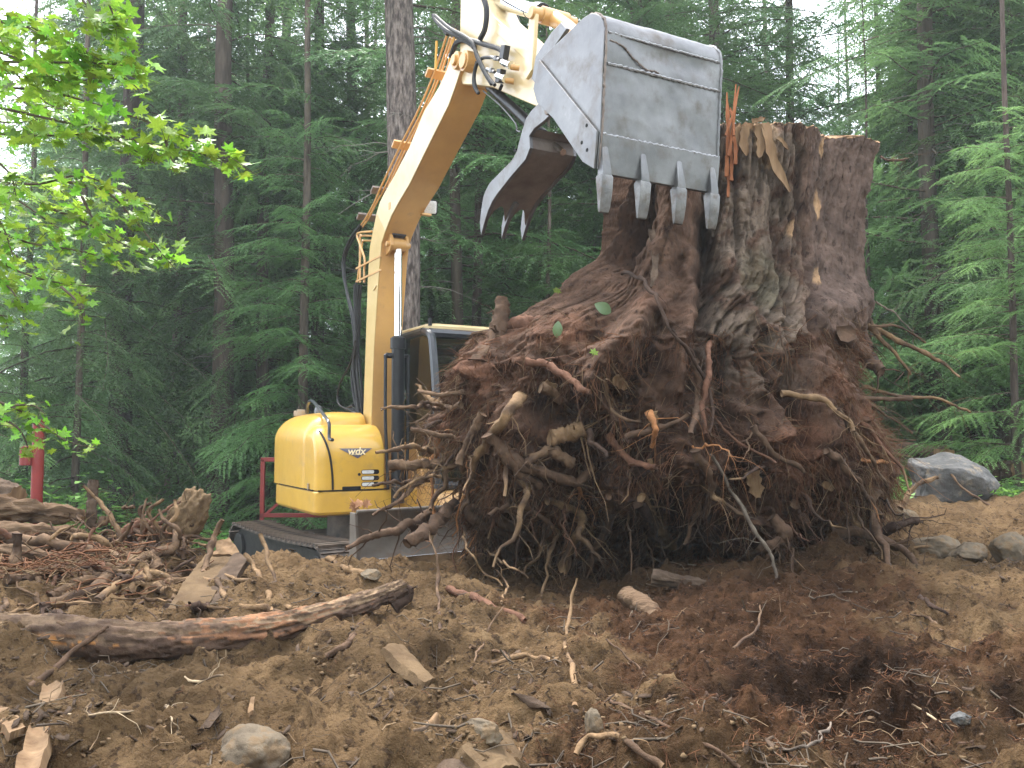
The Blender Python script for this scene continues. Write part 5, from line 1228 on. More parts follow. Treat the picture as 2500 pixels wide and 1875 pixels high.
# the tangle: many more roots growing out of the ball
cand = np.where((SVy > 860) & (SVy < 1420))[0]
wts = sstep(840, 1120, SVy[cand]) * (.25 + sstep(1300, 1080, SVx[cand]) * .9 + .6 * sstep(1150, 1300, SVy[cand])); wts /= wts.sum()
allc = ['brown'] * 6 + ['dark'] * 4 + ['dust'] * 4 + ['red'] * 3 + ['tan'] * 3 + ['orange']
for k in range(228):
    i_ = RNG.choice(cand, p=wts); q = SV[i_]; o_ = q - np.array([SX, 6.2, q[2]]); o_ /= np.linalg.norm(o_)
    side = np.cross(o_, [0, 0, 1.0])
    d = o_ * RNG.uniform(.2, .8) * (.55 if abs(o_[0]) > .75 else 1) + side * RNG.normal(0, .75) + np.array([0, 0, RNG.uniform(-1.0, .15)]); d /= np.linalg.norm(d)
    big = RNG.random() < .3
    L_ = RNG.uniform(.22, .62) * (1.0 if big else .8); r0 = RNG.uniform(.014, .034) if big else RNG.uniform(.005, .013)
    n = 14; t = np.linspace(0, 1, n)[:, None]
    bend = RNG.normal(0, .5, 3); P = q - o_ * .08 + d * t * L_ + bend * t ** 2 * L_ * .45 + np.array([0, 0, -.35]) * t ** 2 * L_
    P = P + np.stack([fbm(P * 7 + k * 3.1 + m_ * 31, 3) for m_ in range(3)], 1) * .075
    P[:, 2] = np.maximum(P[:, 2], .42)
    rad = r0 * np.linspace(1, .35, n)
    link('root', root_mesh('root', P, rad, allc[RNG.integers(len(allc))], 6 if big else 5, seed=k, subs=int(RNG.integers(4, 11)), tipc=('orange' if RNG.random() < .15 else 'tan') if RNG.random() < .45 else None, knob=.3), None, ST)
# fine fibrous rootlets matted over the ball
def hairs(name, idx, n, Lr, rr, mt, seed, up=.25, seg=4):
    rg = np.random.default_rng(seed); ii = rg.choice(idx, n); q = SV[ii]
    o = q - np.stack([np.full(n, SX), np.full(n, 6.2), q[:, 2]], 1); o /= np.linalg.norm(o, axis=1)[:, None]
    clump = np.stack([fbm(q * 4 + 7 * k_, 2) for k_ in range(3)], 1) * 1.6
    d = o * rg.uniform(.1, .6, n)[:, None] + clump + rg.normal(0, .38, (n, 3)); d[:, 2] -= rg.uniform(0, .9, n); d /= np.linalg.norm(d, axis=1)[:, None]
    L_ = rg.uniform(*Lr, n); t = np.linspace(0, 1, seg)
    P = (q - o * .01)[:, None] + d[:, None] * (t[None] * L_[:, None])[..., None] + np.array([0, 0, -1.]) * (t[None] ** 2 * L_[:, None] * .4)[..., None] + (rg.normal(0, .3, (n, 3)) * L_[:, None])[:, None] * (t ** 2)[None, :, None]
    rad = np.linspace(1, .4, seg)[None] * rg.uniform(*rr, n)[:, None]
    V_, F_ = tubes_np(P, rad, 3)
    return link(name, mesh_np(name, V_, F_, False), mt, ST, kind='stuff')
allow = np.where(SVy > 800)[0]
hairs('root_fibres', allow, 15000, (.03, .15), (.0014, .0034), MAT['hair'], 1, seg=4)
hairs('dry_rootlets', np.where(SVy > 760)[0], 2600, (.04, .22), (.0012, .0028), MAT['fibre_tan'], 2)
lowl = np.where((SVy > 880) & ((SVx < 1130) | (SVx > 2080)))[0]
hairs('edge_rootlets', lowl, 900, (.06, .24), (.0012, .003), MAT['fibre_tan'], 3)
# torn splinters and strips at the top
def shard(name, pts, w, th, mt, parent=ST, label=None, Yd=None, curl=0.0, rot=0.0, seed=0):
    """thin splintered strip following pixel points (x,y,Y)"""
    rg = np.random.default_rng(seed + int(pts[0][0])); P = catmull([at(*p) for p in pts], 12); T = np.gradient(P, axis=0); T /= np.linalg.norm(T, axis=1)[:, None]
    V_ = []; 
    for k, (p, t_) in enumerate(zip(P, T)):
        s_ = np.cross(t_, [math.sin(rot), -math.cos(rot), 0]); s_ /= np.linalg.norm(s_); nrm = np.cross(s_, t_)
        ww = w * (1 + .18 * math.sin(k * 1.7 + seed)) * (1 if k < 9 else (12 - k) / 3.5) * rg.uniform(.9, 1.1)
        for u, h_ in ((-1, curl), (-.3, -.0), (.4, .1 * curl), (1, curl)): V_.append(p + s_ * ww * u + nrm * (h_ * w) + rg.normal(0, w * .05, 3))
        for u, h_ in ((1, curl), (.4, .1 * curl), (-.3, 0), (-1, curl)): V_.append(p + s_ * ww * u + nrm * (h_ * w - th))
    Fc = [(i * 8 + j, i * 8 + (j + 1) % 8, (i + 1) * 8 + (j + 1) % 8, (i + 1) * 8 + j) for i in range(11) for j in range(8)] + [tuple(range(7, -1, -1)), tuple(88 + j for j in range(8))]
    m = MB(); m.add(V_, Fc); return m.build(name, mt, parent, sharp=40, label=label)
for k, (x0_, y0_, x1_, y1_, w_) in enumerate(((1768, 430, 1770, 225, .011), (1774, 380, 1792, 205, .009), (1780, 440, 1774, 330, .010), (1766, 330, 1800, 210, .007), (1786, 330, 1778, 262, .008), (1772, 480, 1766, 380, .008), (1790, 400, 1784, 320, .012))):
    shard('splinter', [(x0_ + 6, y0_, 5.66), ((x0_ + x1_) / 2 + 9, (y0_ + y1_) / 2, 5.70), (x1_ + 5, y1_, 5.76)], w_, .012, MAT['orange'], seed=k)
for k, (pts, w_, mt) in enumerate((
   ([(1868, 300), (1878, 350), (1892, 400), (1928, 468)], .030, 'wood'), ([(1898, 335), (1910, 345), (1925, 366)], .012, 'wood'), ([(1800, 312), (1803, 340), (1795, 380)], .020, 'wood'), ([(1822, 308), (1815, 345), (1822, 380)], .028, 'wood'),
   ([(1850, 305), (1858, 350), (1852, 385)], .03, 'wood'), ([(1785, 315), (1782, 345), (1788, 372)], .018, 'wood'), ([(1836, 296), (1848, 294), (1868, 288)], .016, 'wood'), 
   ([(1835, 1150), (1842, 1180), (1850, 1215)], .04, 'wood'), ([(1590, 1008), (1596, 1030), (1590, 1055)], .03, 'wood'), ([(1330, 935), (1345, 945), (1360, 940)], .025, 'wood'), ([(2010, 1180), (2025, 1190), (2030, 1200)], .02, 'wood'),
   ([(1500, 925), (1512, 935), (1530, 945)], .03, 'wood'), ([(1585, 1120), (1592, 1140), (1596, 1150)], .014, 'wood'), ([(1590, 560), (1600, 640), (1590, 700)], .02, 'bark'))):
    P_ = [(x, y, surfY(x, y) - .035) for x, y in pts]
    shard('bark_strip' if mt == 'bark' else 'wood_splinter', P_, w_, .010, MAT[mt], seed=k, curl=.3)
# ================================================================ FOREGROUND AND SMALL THINGS
def px_ground(px, py, lo=1.6, hi=13.0):
    """first hit of the view ray with the ground"""
    Ys = np.linspace(lo, hi, 500); d = ray(px, py); t = Ys / d[1]
    zz = CAM_Z + d[2] * t; h = H(d[0] * t, Ys); k = np.where(zz < h)[0]
    if len(k) == 0: return np.array([d[0] * t[-1], hi, H1(d[0] * t[-1], hi)])
    return np.array([d[0] * t[k[0]], Ys[k[0]], h[k[0]]])
def stick(name, label, cat, pts, r0, r1, colr, Y=None, dY=0.0, lift=.0, subs=4, group=None, sides=8, n=22, wig=.008, sublen=.6, tipc=None, parent=None):
    """a root or stick lying where its pixels say; pts (px,py[,Y]); radii in photo pixels"""
    W = []
    for p in pts:
        if len(p) > 2: W.append(at(*p))
        else:
            g = px_ground(p[0], p[1]); Yp = g[1] - .03 + dY if Y is None else Y
            W.append(at(p[0], p[1], Yp))
    for k_, p in enumerate(pts):
        if len(p) > 2 and parent is None and p[1] > 1330:
            g = px_ground(p[0], p[1]); W[k_] = at(p[0], p[1], min(p[2], g[1] - .02))
    W = np.array(W); o0 = W.mean(0); P = catmull(W, n)
    sd = int(abs(W[0].sum() * 997)) % 89
    P = P + np.stack([fbm(P * 9 + sd + k * 31, 2) for k in range(3)], 1) * wig * 2.5
    rad = (np.interp(np.linspace(0, 1, n), np.linspace(0, 1, len(r0)), r0) if hasattr(r0, '__len__') else np.linspace(r0, r1, n)) * W[:, 1].mean() / FPX
    me = root_mesh(name, P - o0, rad, colr, sides, seed=sd, subs=subs, sublen=sublen, tipc=tipc)
    o = link(name, me, None, parent); o.location = o0
    if parent is None: tag(o, label, cat, group)
    return o
# big bark-stripped root in the lower left
def big_root():
    W = np.array([at(-60, 1592, 3.45), at(100, 1590, 3.42), at(260, 1600, 3.40), at(420, 1595, 3.42), at(560, 1582, 3.45), at(700, 1556, 3.55), at(820, 1520, 3.7), at(920, 1485, 3.9), at(985, 1458, 4.0)])
    W[:, 2] += .05; n = 300; P = catmull(W, n); r = np.interp(np.linspace(0, 1, n), np.linspace(0, 1, 9), [58, 55, 50, 44, 40, 34, 28, 23, 19]) * 3.5 / FPX
    sides = 60; o0 = W[3]
    V1, F1 = tubes_np((P - o0)[None], (r * (1 + .10 * fbm(P * 5, 3)))[None], sides)
    ctr = np.repeat(P - o0, sides, 0); rad = V1 - ctr; ln = np.linalg.norm(rad, axis=1)[:, None]; rad /= ln
    u = np.repeat(np.linspace(0, 1, n), sides)
    ridge = np.abs(fbm(np.stack([rad[:, 2] * 5, rad[:, 1] * 5, u * 5], 1), 3))
    peel = sstep(.25, .02, rad[:, 2] * -1 + fbm(V1 * 3 + 8, 3) * 1.2 + .15) 
    off = ridge * -.012 + fbm(V1 * 22, 3) * .004 + (1 - peel) * .007
    n5 = fbm(np.stack([u * 30, rad[:, 2] * 7, rad[:, 1] * 7], 1), 4); n6 = fbm(np.stack([u * 14, rad[:, 2] * 3, rad[:, 1] * 3 + 9], 1), 4)
    flake = sstep(.02, .06, n6); off = off + flake * .006 + n5 * .004 - .012 * (1 - sstep(0, .05, np.abs(pn(np.stack([u * 5, rad[:, 2] * 3.2, rad[:, 1] * 3.2], 1)))))
    V1 = V1 + rad * off[:, None]
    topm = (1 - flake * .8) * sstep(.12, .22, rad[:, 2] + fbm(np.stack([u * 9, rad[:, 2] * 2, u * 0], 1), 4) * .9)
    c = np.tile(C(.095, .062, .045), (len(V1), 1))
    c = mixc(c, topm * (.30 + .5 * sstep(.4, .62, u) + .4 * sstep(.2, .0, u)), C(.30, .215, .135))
    c = mixc(c, sstep(-.02, .03, n5 + .10 - np.abs(u - .57) * 2.2) * sstep(-.3, .1, rad[:, 2] + n6), C(.24, .125, .07))
    c = mixc(c, sstep(-.02, .03, n5 + .03 - np.abs(u - .17) * 3) * sstep(.3, .0, np.abs(rad[:, 2] - .2)), C(.50, .24, .08))
    yel = sstep(.1, .0, u) * topm; c = mixc(c, yel * .5, C(.42, .30, .10))
    c *= (1 + .5 * fbm(V1 * np.array([4, 12, 12]) + 3, 4))[:, None]
    V1 = np.vstack([V1, P[-1] - o0 + (P[-1] - P[-2])]); e2 = np.array([[(n - 1) * sides + k, (n - 1) * sides + (k + 1) % sides, len(V1) - 1] for k in range(sides)])
    c = np.vstack([c, c[-1]])
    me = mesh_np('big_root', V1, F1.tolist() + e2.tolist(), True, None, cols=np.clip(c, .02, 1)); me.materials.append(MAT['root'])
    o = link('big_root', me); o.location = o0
    tag(o, 'thick half-peeled tree root lying across the lower left, orange scrape in its middle', 'root')
    return o
br = big_root()
stick('broken_branch', 'forked dark splintered stub at the right tip of the thick peeled root', 'branch', [(955, 1480, 3.95), (1000, 1450, 4.0), (990, 1432, 4.0)], 18, 9, 'dark', subs=8, sublen=.5)
stick('broken_branch', 'dark leaning stick under the right half of the thick peeled root', 'branch', [(800, 1600), (850, 1570), (885, 1525)], 9, 6, 'brown')
stick('dead_branch', 'thin dark branch crossing over the left part of the thick peeled root', 'branch', [(60, 1680, 3.2), (150, 1620, 3.25), (210, 1565, 3.3), (265, 1535, 3.35)], 9, 5, 'brown', subs=3)
L = 'roots piled on the left of the mound'
SP = [
 ('pale bare root pointing up left beside the brown post', [(204, 1184, 5.1), (239, 1219, 5.1), (283, 1284, 5.0), (298, 1335, 4.95)], 4, 6.5, 'tan'),
 ('thick crooked root running from the soil clod down to the left', [(432, 1290, 4.9), (425, 1335, 4.8), (348, 1368, 4.7), (278, 1398, 4.6), (214, 1448, 4.5), (129, 1478, 4.4)], 12, 15, 'dust'),
 ('wavy pale root just above the thick crooked root end', [(510, 1390, 4.4), (447, 1418, 4.45), (373, 1400, 4.45), (298, 1420, 4.45), (239, 1470, 4.35)], 7, 9, 'tan'),
 ('upright forked root in front of the pale wood chunk', [(547, 1269, 4.6), (522, 1309, 4.6), (512, 1358, 4.5), (497, 1402, 4.4)], 6, 9, 'dust'),
 ('long S-shaped root ending beside the two upright twigs', [(497, 1410, 4.3), (537, 1428, 4.25), (562, 1468, 4.2), (600, 1480, 4.15), (646, 1483, 4.15), (671, 1498, 4.1), (736, 1508, 4.05)], 6, 8, 'tan'),
 ('taller of the two bare twigs standing up in the mid left', [(636, 1309, 4.5), (651, 1358, 4.4), (671, 1418, 4.3), (696, 1478, 4.2), (748, 1488, 4.1)], 5, 6, 'tan'),
 ('shorter crooked twig left of the taller standing twig', [(596, 1354, 4.5), (631, 1398, 4.4), (651, 1448, 4.3), (668, 1495, 4.15)], 5, 7, 'tan'),
 ('thin straight root slanting behind the shorter crooked twig', [(408, 1354, 4.7), (497, 1388, 4.6), (621, 1423, 4.5)], 3, 4, 'tan'),
 ('thin level root sticking right out of the soil clod', [(432, 1327, 4.9), (507, 1331, 4.8)], 4, 4, 'tan'),
 ('thick brown root lying under the rotten log', [(20, 1316, 4.9), (139, 1329, 4.8), (249, 1349, 4.7), (290, 1365, 4.6)], 17, 8, 'dust'),
 ('short upright brown root at the left edge of the pile', [(37, 1300, 4.6), (40, 1350, 4.6), (35, 1410, 4.5)], 12, 10, 'dust'),
 ('thin pale root curving along the lowest edge of the pile', [(-20, 1508, 4.0), (99, 1478, 4.1), (224, 1472, 4.2)], 4, 4, 'tan'),
 ('long thin twig lying above the orange scrape of the thick peeled root', [(273, 1463, 4.2), (373, 1463, 4.15), (472, 1478, 4.1), (557, 1488, 4.05)], 2.5, 3, 'tan'),
 ('thin twig pointing at the green cedar sprig', [(360, 1495, 4.05), (420, 1520, 4.0), (490, 1522, 4.0), (545, 1515, 4.0)], 2, 3, 'brown'),
 ('red-ended broken branch on the crest below the dozer blade', [(800, 1360, 4.9), (855, 1393, 4.8), (905, 1406, 4.75)], 6, 10, 'tan'),
 ('gnarled root in the middle of the pile', [(180, 1380, 4.6), (240, 1410, 4.5), (300, 1385, 4.6), (350, 1330, 4.7)], 13, 8, 'dust'),
 ('rough grey root between the gnarled root and the left edge', [(60, 1420, 4.4), (120, 1390, 4.5), (190, 1400, 4.5), (250, 1440, 4.4)], 11, 8, 'brown'),
 ('loose reddish root hanging over the dark hollow in the pile', [(120, 1450, 4.3), (140, 1400, 4.4), (200, 1340, 4.6), (230, 1290, 4.7)], 6, 4, 'red')]
for lb, pts, a, b, c in SP: stick('loose_root', lb, 'root', pts, a, b, c, subs=int(RNG.integers(4, 9)), sublen=.7)
rgp = np.random.default_rng(12)
for k in range(80):    # the rest of the tangle of the pile
    x = rgp.uniform(-20, 450); y = rgp.uniform(1290, 1500); Yb = 5.0 - (y - 1290) / 210 * .85 + .05
    a_ = rgp.uniform(0, 6.28); L_ = rgp.uniform(50, 150); q = [(x, y, Yb)]
    for j_ in (1, 2, 3): q.append((x + math.cos(a_) * L_ * j_ / 3 + rgp.normal(0, 14), y + math.sin(a_) * L_ * .45 * j_ / 3 + rgp.normal(0, 9) - 6, Yb + rgp.normal(0, .05)))
    r_ = rgp.uniform(2, 9) if k % 3 else rgp.uniform(7, 15); ck_ = ['brown', 'dust', 'dark', 'red', 'tan', 'dust'][rgp.integers(6)]; nm_ = {'brown': 'brown', 'dust': 'dusty', 'dark': 'blackish', 'red': 'reddish', 'tan': 'pale'}[ck_]; th_ = 'thick' if r_ > 7 else 'thin'
    stick('loose_root', th_ + ' ' + nm_ + ' root tangled in the pile left of the excavator', 'root', q, r_, r_ * .5, ck_, subs=5, group=th_ + ' ' + nm_ + ' roots tangled in the pile', sides=6, n=14, wig=.015, sublen=.8)
# root clod: a wedge of earth with curly roots
def lump(name, c, s, mt, seed, amp=.25, freq=2.0, rot=0, sub=4, flat=None, fine=.05):
    import bmesh
    bm = bmesh.new(); bmesh.ops.create_icosphere(bm, subdivisions=sub, radius=1); V_ = np.array([v.co[:] for v in bm.verts]); Fc = [[v.index for v in f.verts] for f in bm.faces]; bm.free()
    n1 = fbm(V_ * freq + seed * 7.7, 3); n2 = fbm(V_ * freq * 4 + seed, 3)
    if flat: # facet-like rock: clip by planes
        rg = np.random.default_rng(seed)
        for k in range(flat):
            d = rg.normal(0, 1, 3); d /= np.linalg.norm(d); lim = rg.uniform(.55, .85); t = V_ @ d; V_ = V_ - d * np.maximum(0, t - lim)[:, None] * .92
    V_ = V_ * (1 + amp * n1 + fine * n2)[:, None] * np.array(s)
    V_ = V_ @ np.array(Matrix.Rotation(rot, 3, 'Z')).T
    o = link(name, mesh_np(name, V_, Fc, True), mt); o.location = c; return o
ck = thing('root_clod', 'wedge of packed earth with curly pale roots standing on the pile', 'root clod', at(450, 1320, 4.95))
def cl(V): return V
wd = lump('earth', at(452, 1272, 4.98), (.10, .10, .19), MAT['clod'], 3, .35, 1.6, sub=5, fine=.12); wd.rotation_euler = (0, R(28), 0); wd.parent = ck; wd.matrix_parent_inverse = Matrix.Translation(-ck.location)
for k, (pts, r_, c_) in enumerate((([(345, 1330, 4.8), (352, 1280, 4.8), (340, 1240, 4.8), (365, 1225, 4.8)], 7, 'dust'), ([(370, 1340, 4.8), (385, 1290, 4.78), (365, 1250, 4.78), (400, 1222, 4.8)], 7, 'tan'), ([(400, 1345, 4.8), (398, 1300, 4.75), (432, 1260, 4.75), (428, 1220, 4.8)], 8, 'tan'),
        ([(430, 1350, 4.8), (436, 1300, 4.72), (405, 1275, 4.75), (385, 1240, 4.8)], 7, 'dust'), ([(340, 1320, 4.8), (372, 1272, 4.75), (410, 1245, 4.8), (440, 1225, 4.85)], 5, 'red'), ([(390, 1330, 4.8), (370, 1300, 4.75), (345, 1262, 4.75), (356, 1215, 4.8)], 6, 'dust'), ([(330, 1235, 4.85), (300, 1242, 4.85), (310, 1238, 4.8)], 5, 'dust'))):
    o = stick('root', '', '', pts, r_, r_ * .5, c_, subs=6, sublen=.5, parent=ck); o.location = Vector(o.location) - ck.location
# rotten logs
def log(name, label, a, b, r, mt, seed=0, sides=28, n=40, rough=.22, r2=None, endm=None, cat='log'):
    n = 90; sides = max(sides, 34) if r > .06 else sides
    a = np.array(a); b = np.array(b); o0 = (a + b) / 2; P = catmull([a - o0, (a + b) / 2 - o0 + [0, 0, .015], b - o0], n); V1, F1 = tubes_np(P[None], np.linspace(r, r2 or r, n)[None], sides)
    ctr = np.repeat(P, sides, 0); rad = V1 - ctr; rad /= np.linalg.norm(rad, axis=1)[:, None]; u = np.repeat(np.linspace(0, 1, n), sides)
    off = np.abs(fbm(np.stack([rad[:, 1] * 4, rad[:, 2] * 4, u * 2.2], 1) + seed, 3)) * -rough * r * 2 + fbm(V1 * np.array([5, 26, 26]) + seed, 4) * r * .30
    V1 = V1 + rad * off[:, None]; e = [list(range(sides))[::-1], [(n - 1) * sides + k for k in range(sides)]]
    o = link(name, mesh_np(name, V1, F1.tolist(), True), mt); o.location = o0; tag(o, label, cat)
    m = MB(); 
    for q, rr in ((P[0], V1[:sides]), (P[-1], V1[-sides:])):
        c = rr.mean(0); V_ = np.vstack([rr, [c + (q - P[n // 2]) * .02]]); m.add(V_, [(k, (k + 1) % sides, sides) for k in range(sides)])
    m.build('log_end', endm or MAT['wood'], o); return o
MAT['rotten'] = mat('rotten_wood', (0.10, 0.062, 0.038), (0.22, 0.145, 0.09), scale=7, stretch=(.12, 1, 1), detail=10, rough=0.92, bump=1.0, bscale=24, bstretch=(.1, 1, 1), dist=0.03, spots=(9, (0.09, 0.055, 0.035)), spotc=(.52, .64))
log('rotten_log', 'crumbling brown rotten log on top of the pile at the left edge', at(-60, 1243, 5.2), at(205, 1262, 5.25), .105, MAT['rotten'], 1, r2=.05, rough=.5)
log('rotten_log', 'second rotten log just below the topmost one at the left edge', at(-60, 1305, 5.0), at(215, 1312, 5.05), .09, MAT['rotten'], 2, r2=.04, rough=.5)
log('rotten_log', 'dark brown rotten log low in the left pile under the second one', at(-60, 1352, 4.75), at(150, 1362, 4.7), .06, MAT['rotten'], 9, r2=.03, rough=.5)
log('rotten_log', 'grey mossy log end behind the topmost rotten log', at(-80, 1190, 6.4), at(40, 1215, 6.3), .10, MAT['bark'], 5)
log('wood_post', 'short brown post stub standing behind the left pile', at(222, 1290, 5.3), at(228, 1172, 5.35), .032, MAT['bark'], 3, sides=14, rough=.1, cat='post')
# slabs of bark and boards
def slab(name, label, cat, quad, Ys, th, mt, seed=0, parent=None, nx=16, ny=26, amp=.012, curl=.0):
    """quad: four pixel corners a(top-left) b(top-right) c(bottom-right) d(bottom-left) with depths"""
    if quad[0][1] > 1300: Ys = [min(y, px_ground(p[0], p[1], 1.2)[1] - .03) for p, y in zip(quad, Ys)]
    A, B_, C_, D_ = [at(p[0], p[1], y) for p, y in zip(quad, Ys)]; o0 = (A + B_ + C_ + D_) / 4
    V_ = []; nrm = np.cross(B_ - A, D_ - A); nrm /= np.linalg.norm(nrm)
    if nrm[1] > 0: nrm = -nrm
    rg = np.random.default_rng(seed); jag1 = np.cumsum(rg.normal(0, .012, nx)); jag2 = np.cumsum(rg.normal(0, .012, nx))
    for s_ in (0, 1):
        for i_ in range(ny):
            v = i_ / (ny - 1)
            for j_ in range(nx):
                u = j_ / (nx - 1); vv = v + (jag1[j_] if i_ == 0 else 0) + (jag2[j_] if i_ == ny - 1 else 0)
                uu = u + .02 * math.sin(v * 9 + seed)
                p = (A * (1 - uu) + B_ * uu) * (1 - vv) + (D_ * (1 - uu) + C_ * uu) * vv
                V_.append(p - o0 + nrm * (curl * (2 * abs(u - .5)) ** 2 - s_ * th))
    V_ = np.array(V_); nn = fbm(np.stack([V_[:, 0] * 14, V_[:, 1] * 14, V_[:, 2] * 5], 1) + seed, 3) * amp + fbm(V_ * 6 + seed + 9, 2) * amp; V_ = V_ + nrm * nn[:, None]
    Fc = []; o1 = nx * ny
    for i_ in range(ny - 1):
        for j_ in range(nx - 1): q = i_ * nx + j_; Fc += [(q, q + 1, q + nx + 1, q + nx), (o1 + q, o1 + q + nx, o1 + q + nx + 1, o1 + q + 1)]
    for j_ in range(nx - 1): Fc += [(j_ + 1, j_, o1 + j_, o1 + j_ + 1), ((ny - 1) * nx + j_, (ny - 1) * nx + j_ + 1, o1 + (ny - 1) * nx + j_ + 1, o1 + (ny - 1) * nx + j_)]
    for i_ in range(ny - 1): Fc += [(i_ * nx, (i_ + 1) * nx, o1 + (i_ + 1) * nx, o1 + i_ * nx), ((i_ + 1) * nx + nx - 1, i_ * nx + nx - 1, o1 + i_ * nx + nx - 1, o1 + (i_ + 1) * nx + nx - 1)]
    m = MB(); m.add(V_, Fc); o = m.build(name, mt, parent, sharp=45); o.location = o0
    if parent is None: tag(o, label, cat)
    return o
MAT['soilslab'] = mat('soil_covered_bark', (0.085, 0.054, 0.030), (0.155, 0.104, 0.058), scale=6, detail=10, rough=0.95, bump=0.8, bscale=50)
MAT['dustybark'] = mat('dusty_bark', (0.09, 0.06, 0.036), (0.165, 0.115, 0.07), scale=5, detail=10, rough=0.95, bump=0.6, bscale=40, spots=(10, (0.10, 0.07, 0.05)))
slab('bark_slab', 'broad dusty bark slab leaning down from the pale wood chunk', 'bark', [(500, 1352), (588, 1356), (478, 1520), (385, 1515)], (4.75, 4.7, 4.05, 4.05), .03, MAT['soilslab'], 1)
slab('bark_slab', 'narrow bark slab with a dark broken edge right of the broad one', 'bark', [(572, 1352), (612, 1358), (470, 1560), (395, 1560)], (4.68, 4.62, 3.98, 3.98), .035, MAT['bark'], 2)
slab('wood_chunk', 'pale freshly broken wood chunk on the crest left of the tracks', 'wood', [(528, 1322), (560, 1312), (588, 1352), (520, 1356)], (4.8, 4.8, 4.7, 4.7), .05, MAT['wood'], 3, amp=.02)
slab('split_board', 'orange split board in the bottom left corner', 'board', [(108, 1678), (158, 1668), (98, 1900), (35, 1900)], (2.62, 2.6, 1.9, 1.9), .03, MAT['wood'], 4, curl=.01)
slab('split_board', 'short split board lying level beside the orange one', 'board', [(-30, 1735), (10, 1740), (62, 1800), (20, 1815)], (2.4, 2.4, 2.3, 2.3), .02, MAT['wood'], 5)
slab('bark_slab', 'grey bark slab sunk in the soil right of the big peeled root', 'bark', [(930, 1585), (985, 1590), (1065, 1680), (1030, 1670)], (3.35, 3.35, 3.0, 3.0), .03, MAT['soilslab'], 6, curl=.02)
slab('bark_slab', 'curled bark piece with a dark hollow at the bottom centre', 'bark', [(1045, 1762), (1072, 1770), (990, 1885), (945, 1870)], (2.4, 2.4, 2.0, 2.0), .025, MAT['wood'], 7, curl=.03)
slab('bark_slab', 'dark charred bark behind the curled piece at the bottom centre', 'bark', [(1075, 1790), (1170, 1850), (1150, 1900), (1010, 1890)], (2.5, 2.35, 2.2, 2.2), .03, MAT['bark'], 8, curl=-.03, amp=.03)
slab('bark_slab', 'flat grey bark slab left of the lowest crossing roots', 'bark', [(1120, 1830), (1240, 1800), (1270, 1880), (1180, 1900)], (2.5, 2.6, 2.15, 2.15), .03, MAT['soilslab'], 9, amp=.02, curl=.02)
slab('wood_chip', 'long brown wedge of wood left of the bottom boulder', 'wood', [(555, 1692), (572, 1700), (510, 1778), (488, 1778)], (2.85, 2.85, 2.6, 2.6), .012, MAT['bark'], 10)
slab('wood_chip', 'dark little slab with pale rim in front of the thin root cross', 'wood', [(1255, 1690), (1300, 1700), (1350, 1730), (1290, 1728)], (2.8, 2.8, 2.65, 2.65), .02, MAT['bark'], 11)
slab('wood_chip', 'small upright tan splinter standing near the lower left centre', 'wood', [(614, 1704), (622, 1704), (618, 1748), (604, 1746)], (2.75, 2.75, 2.72, 2.72), .01, MAT['wood'], 12)
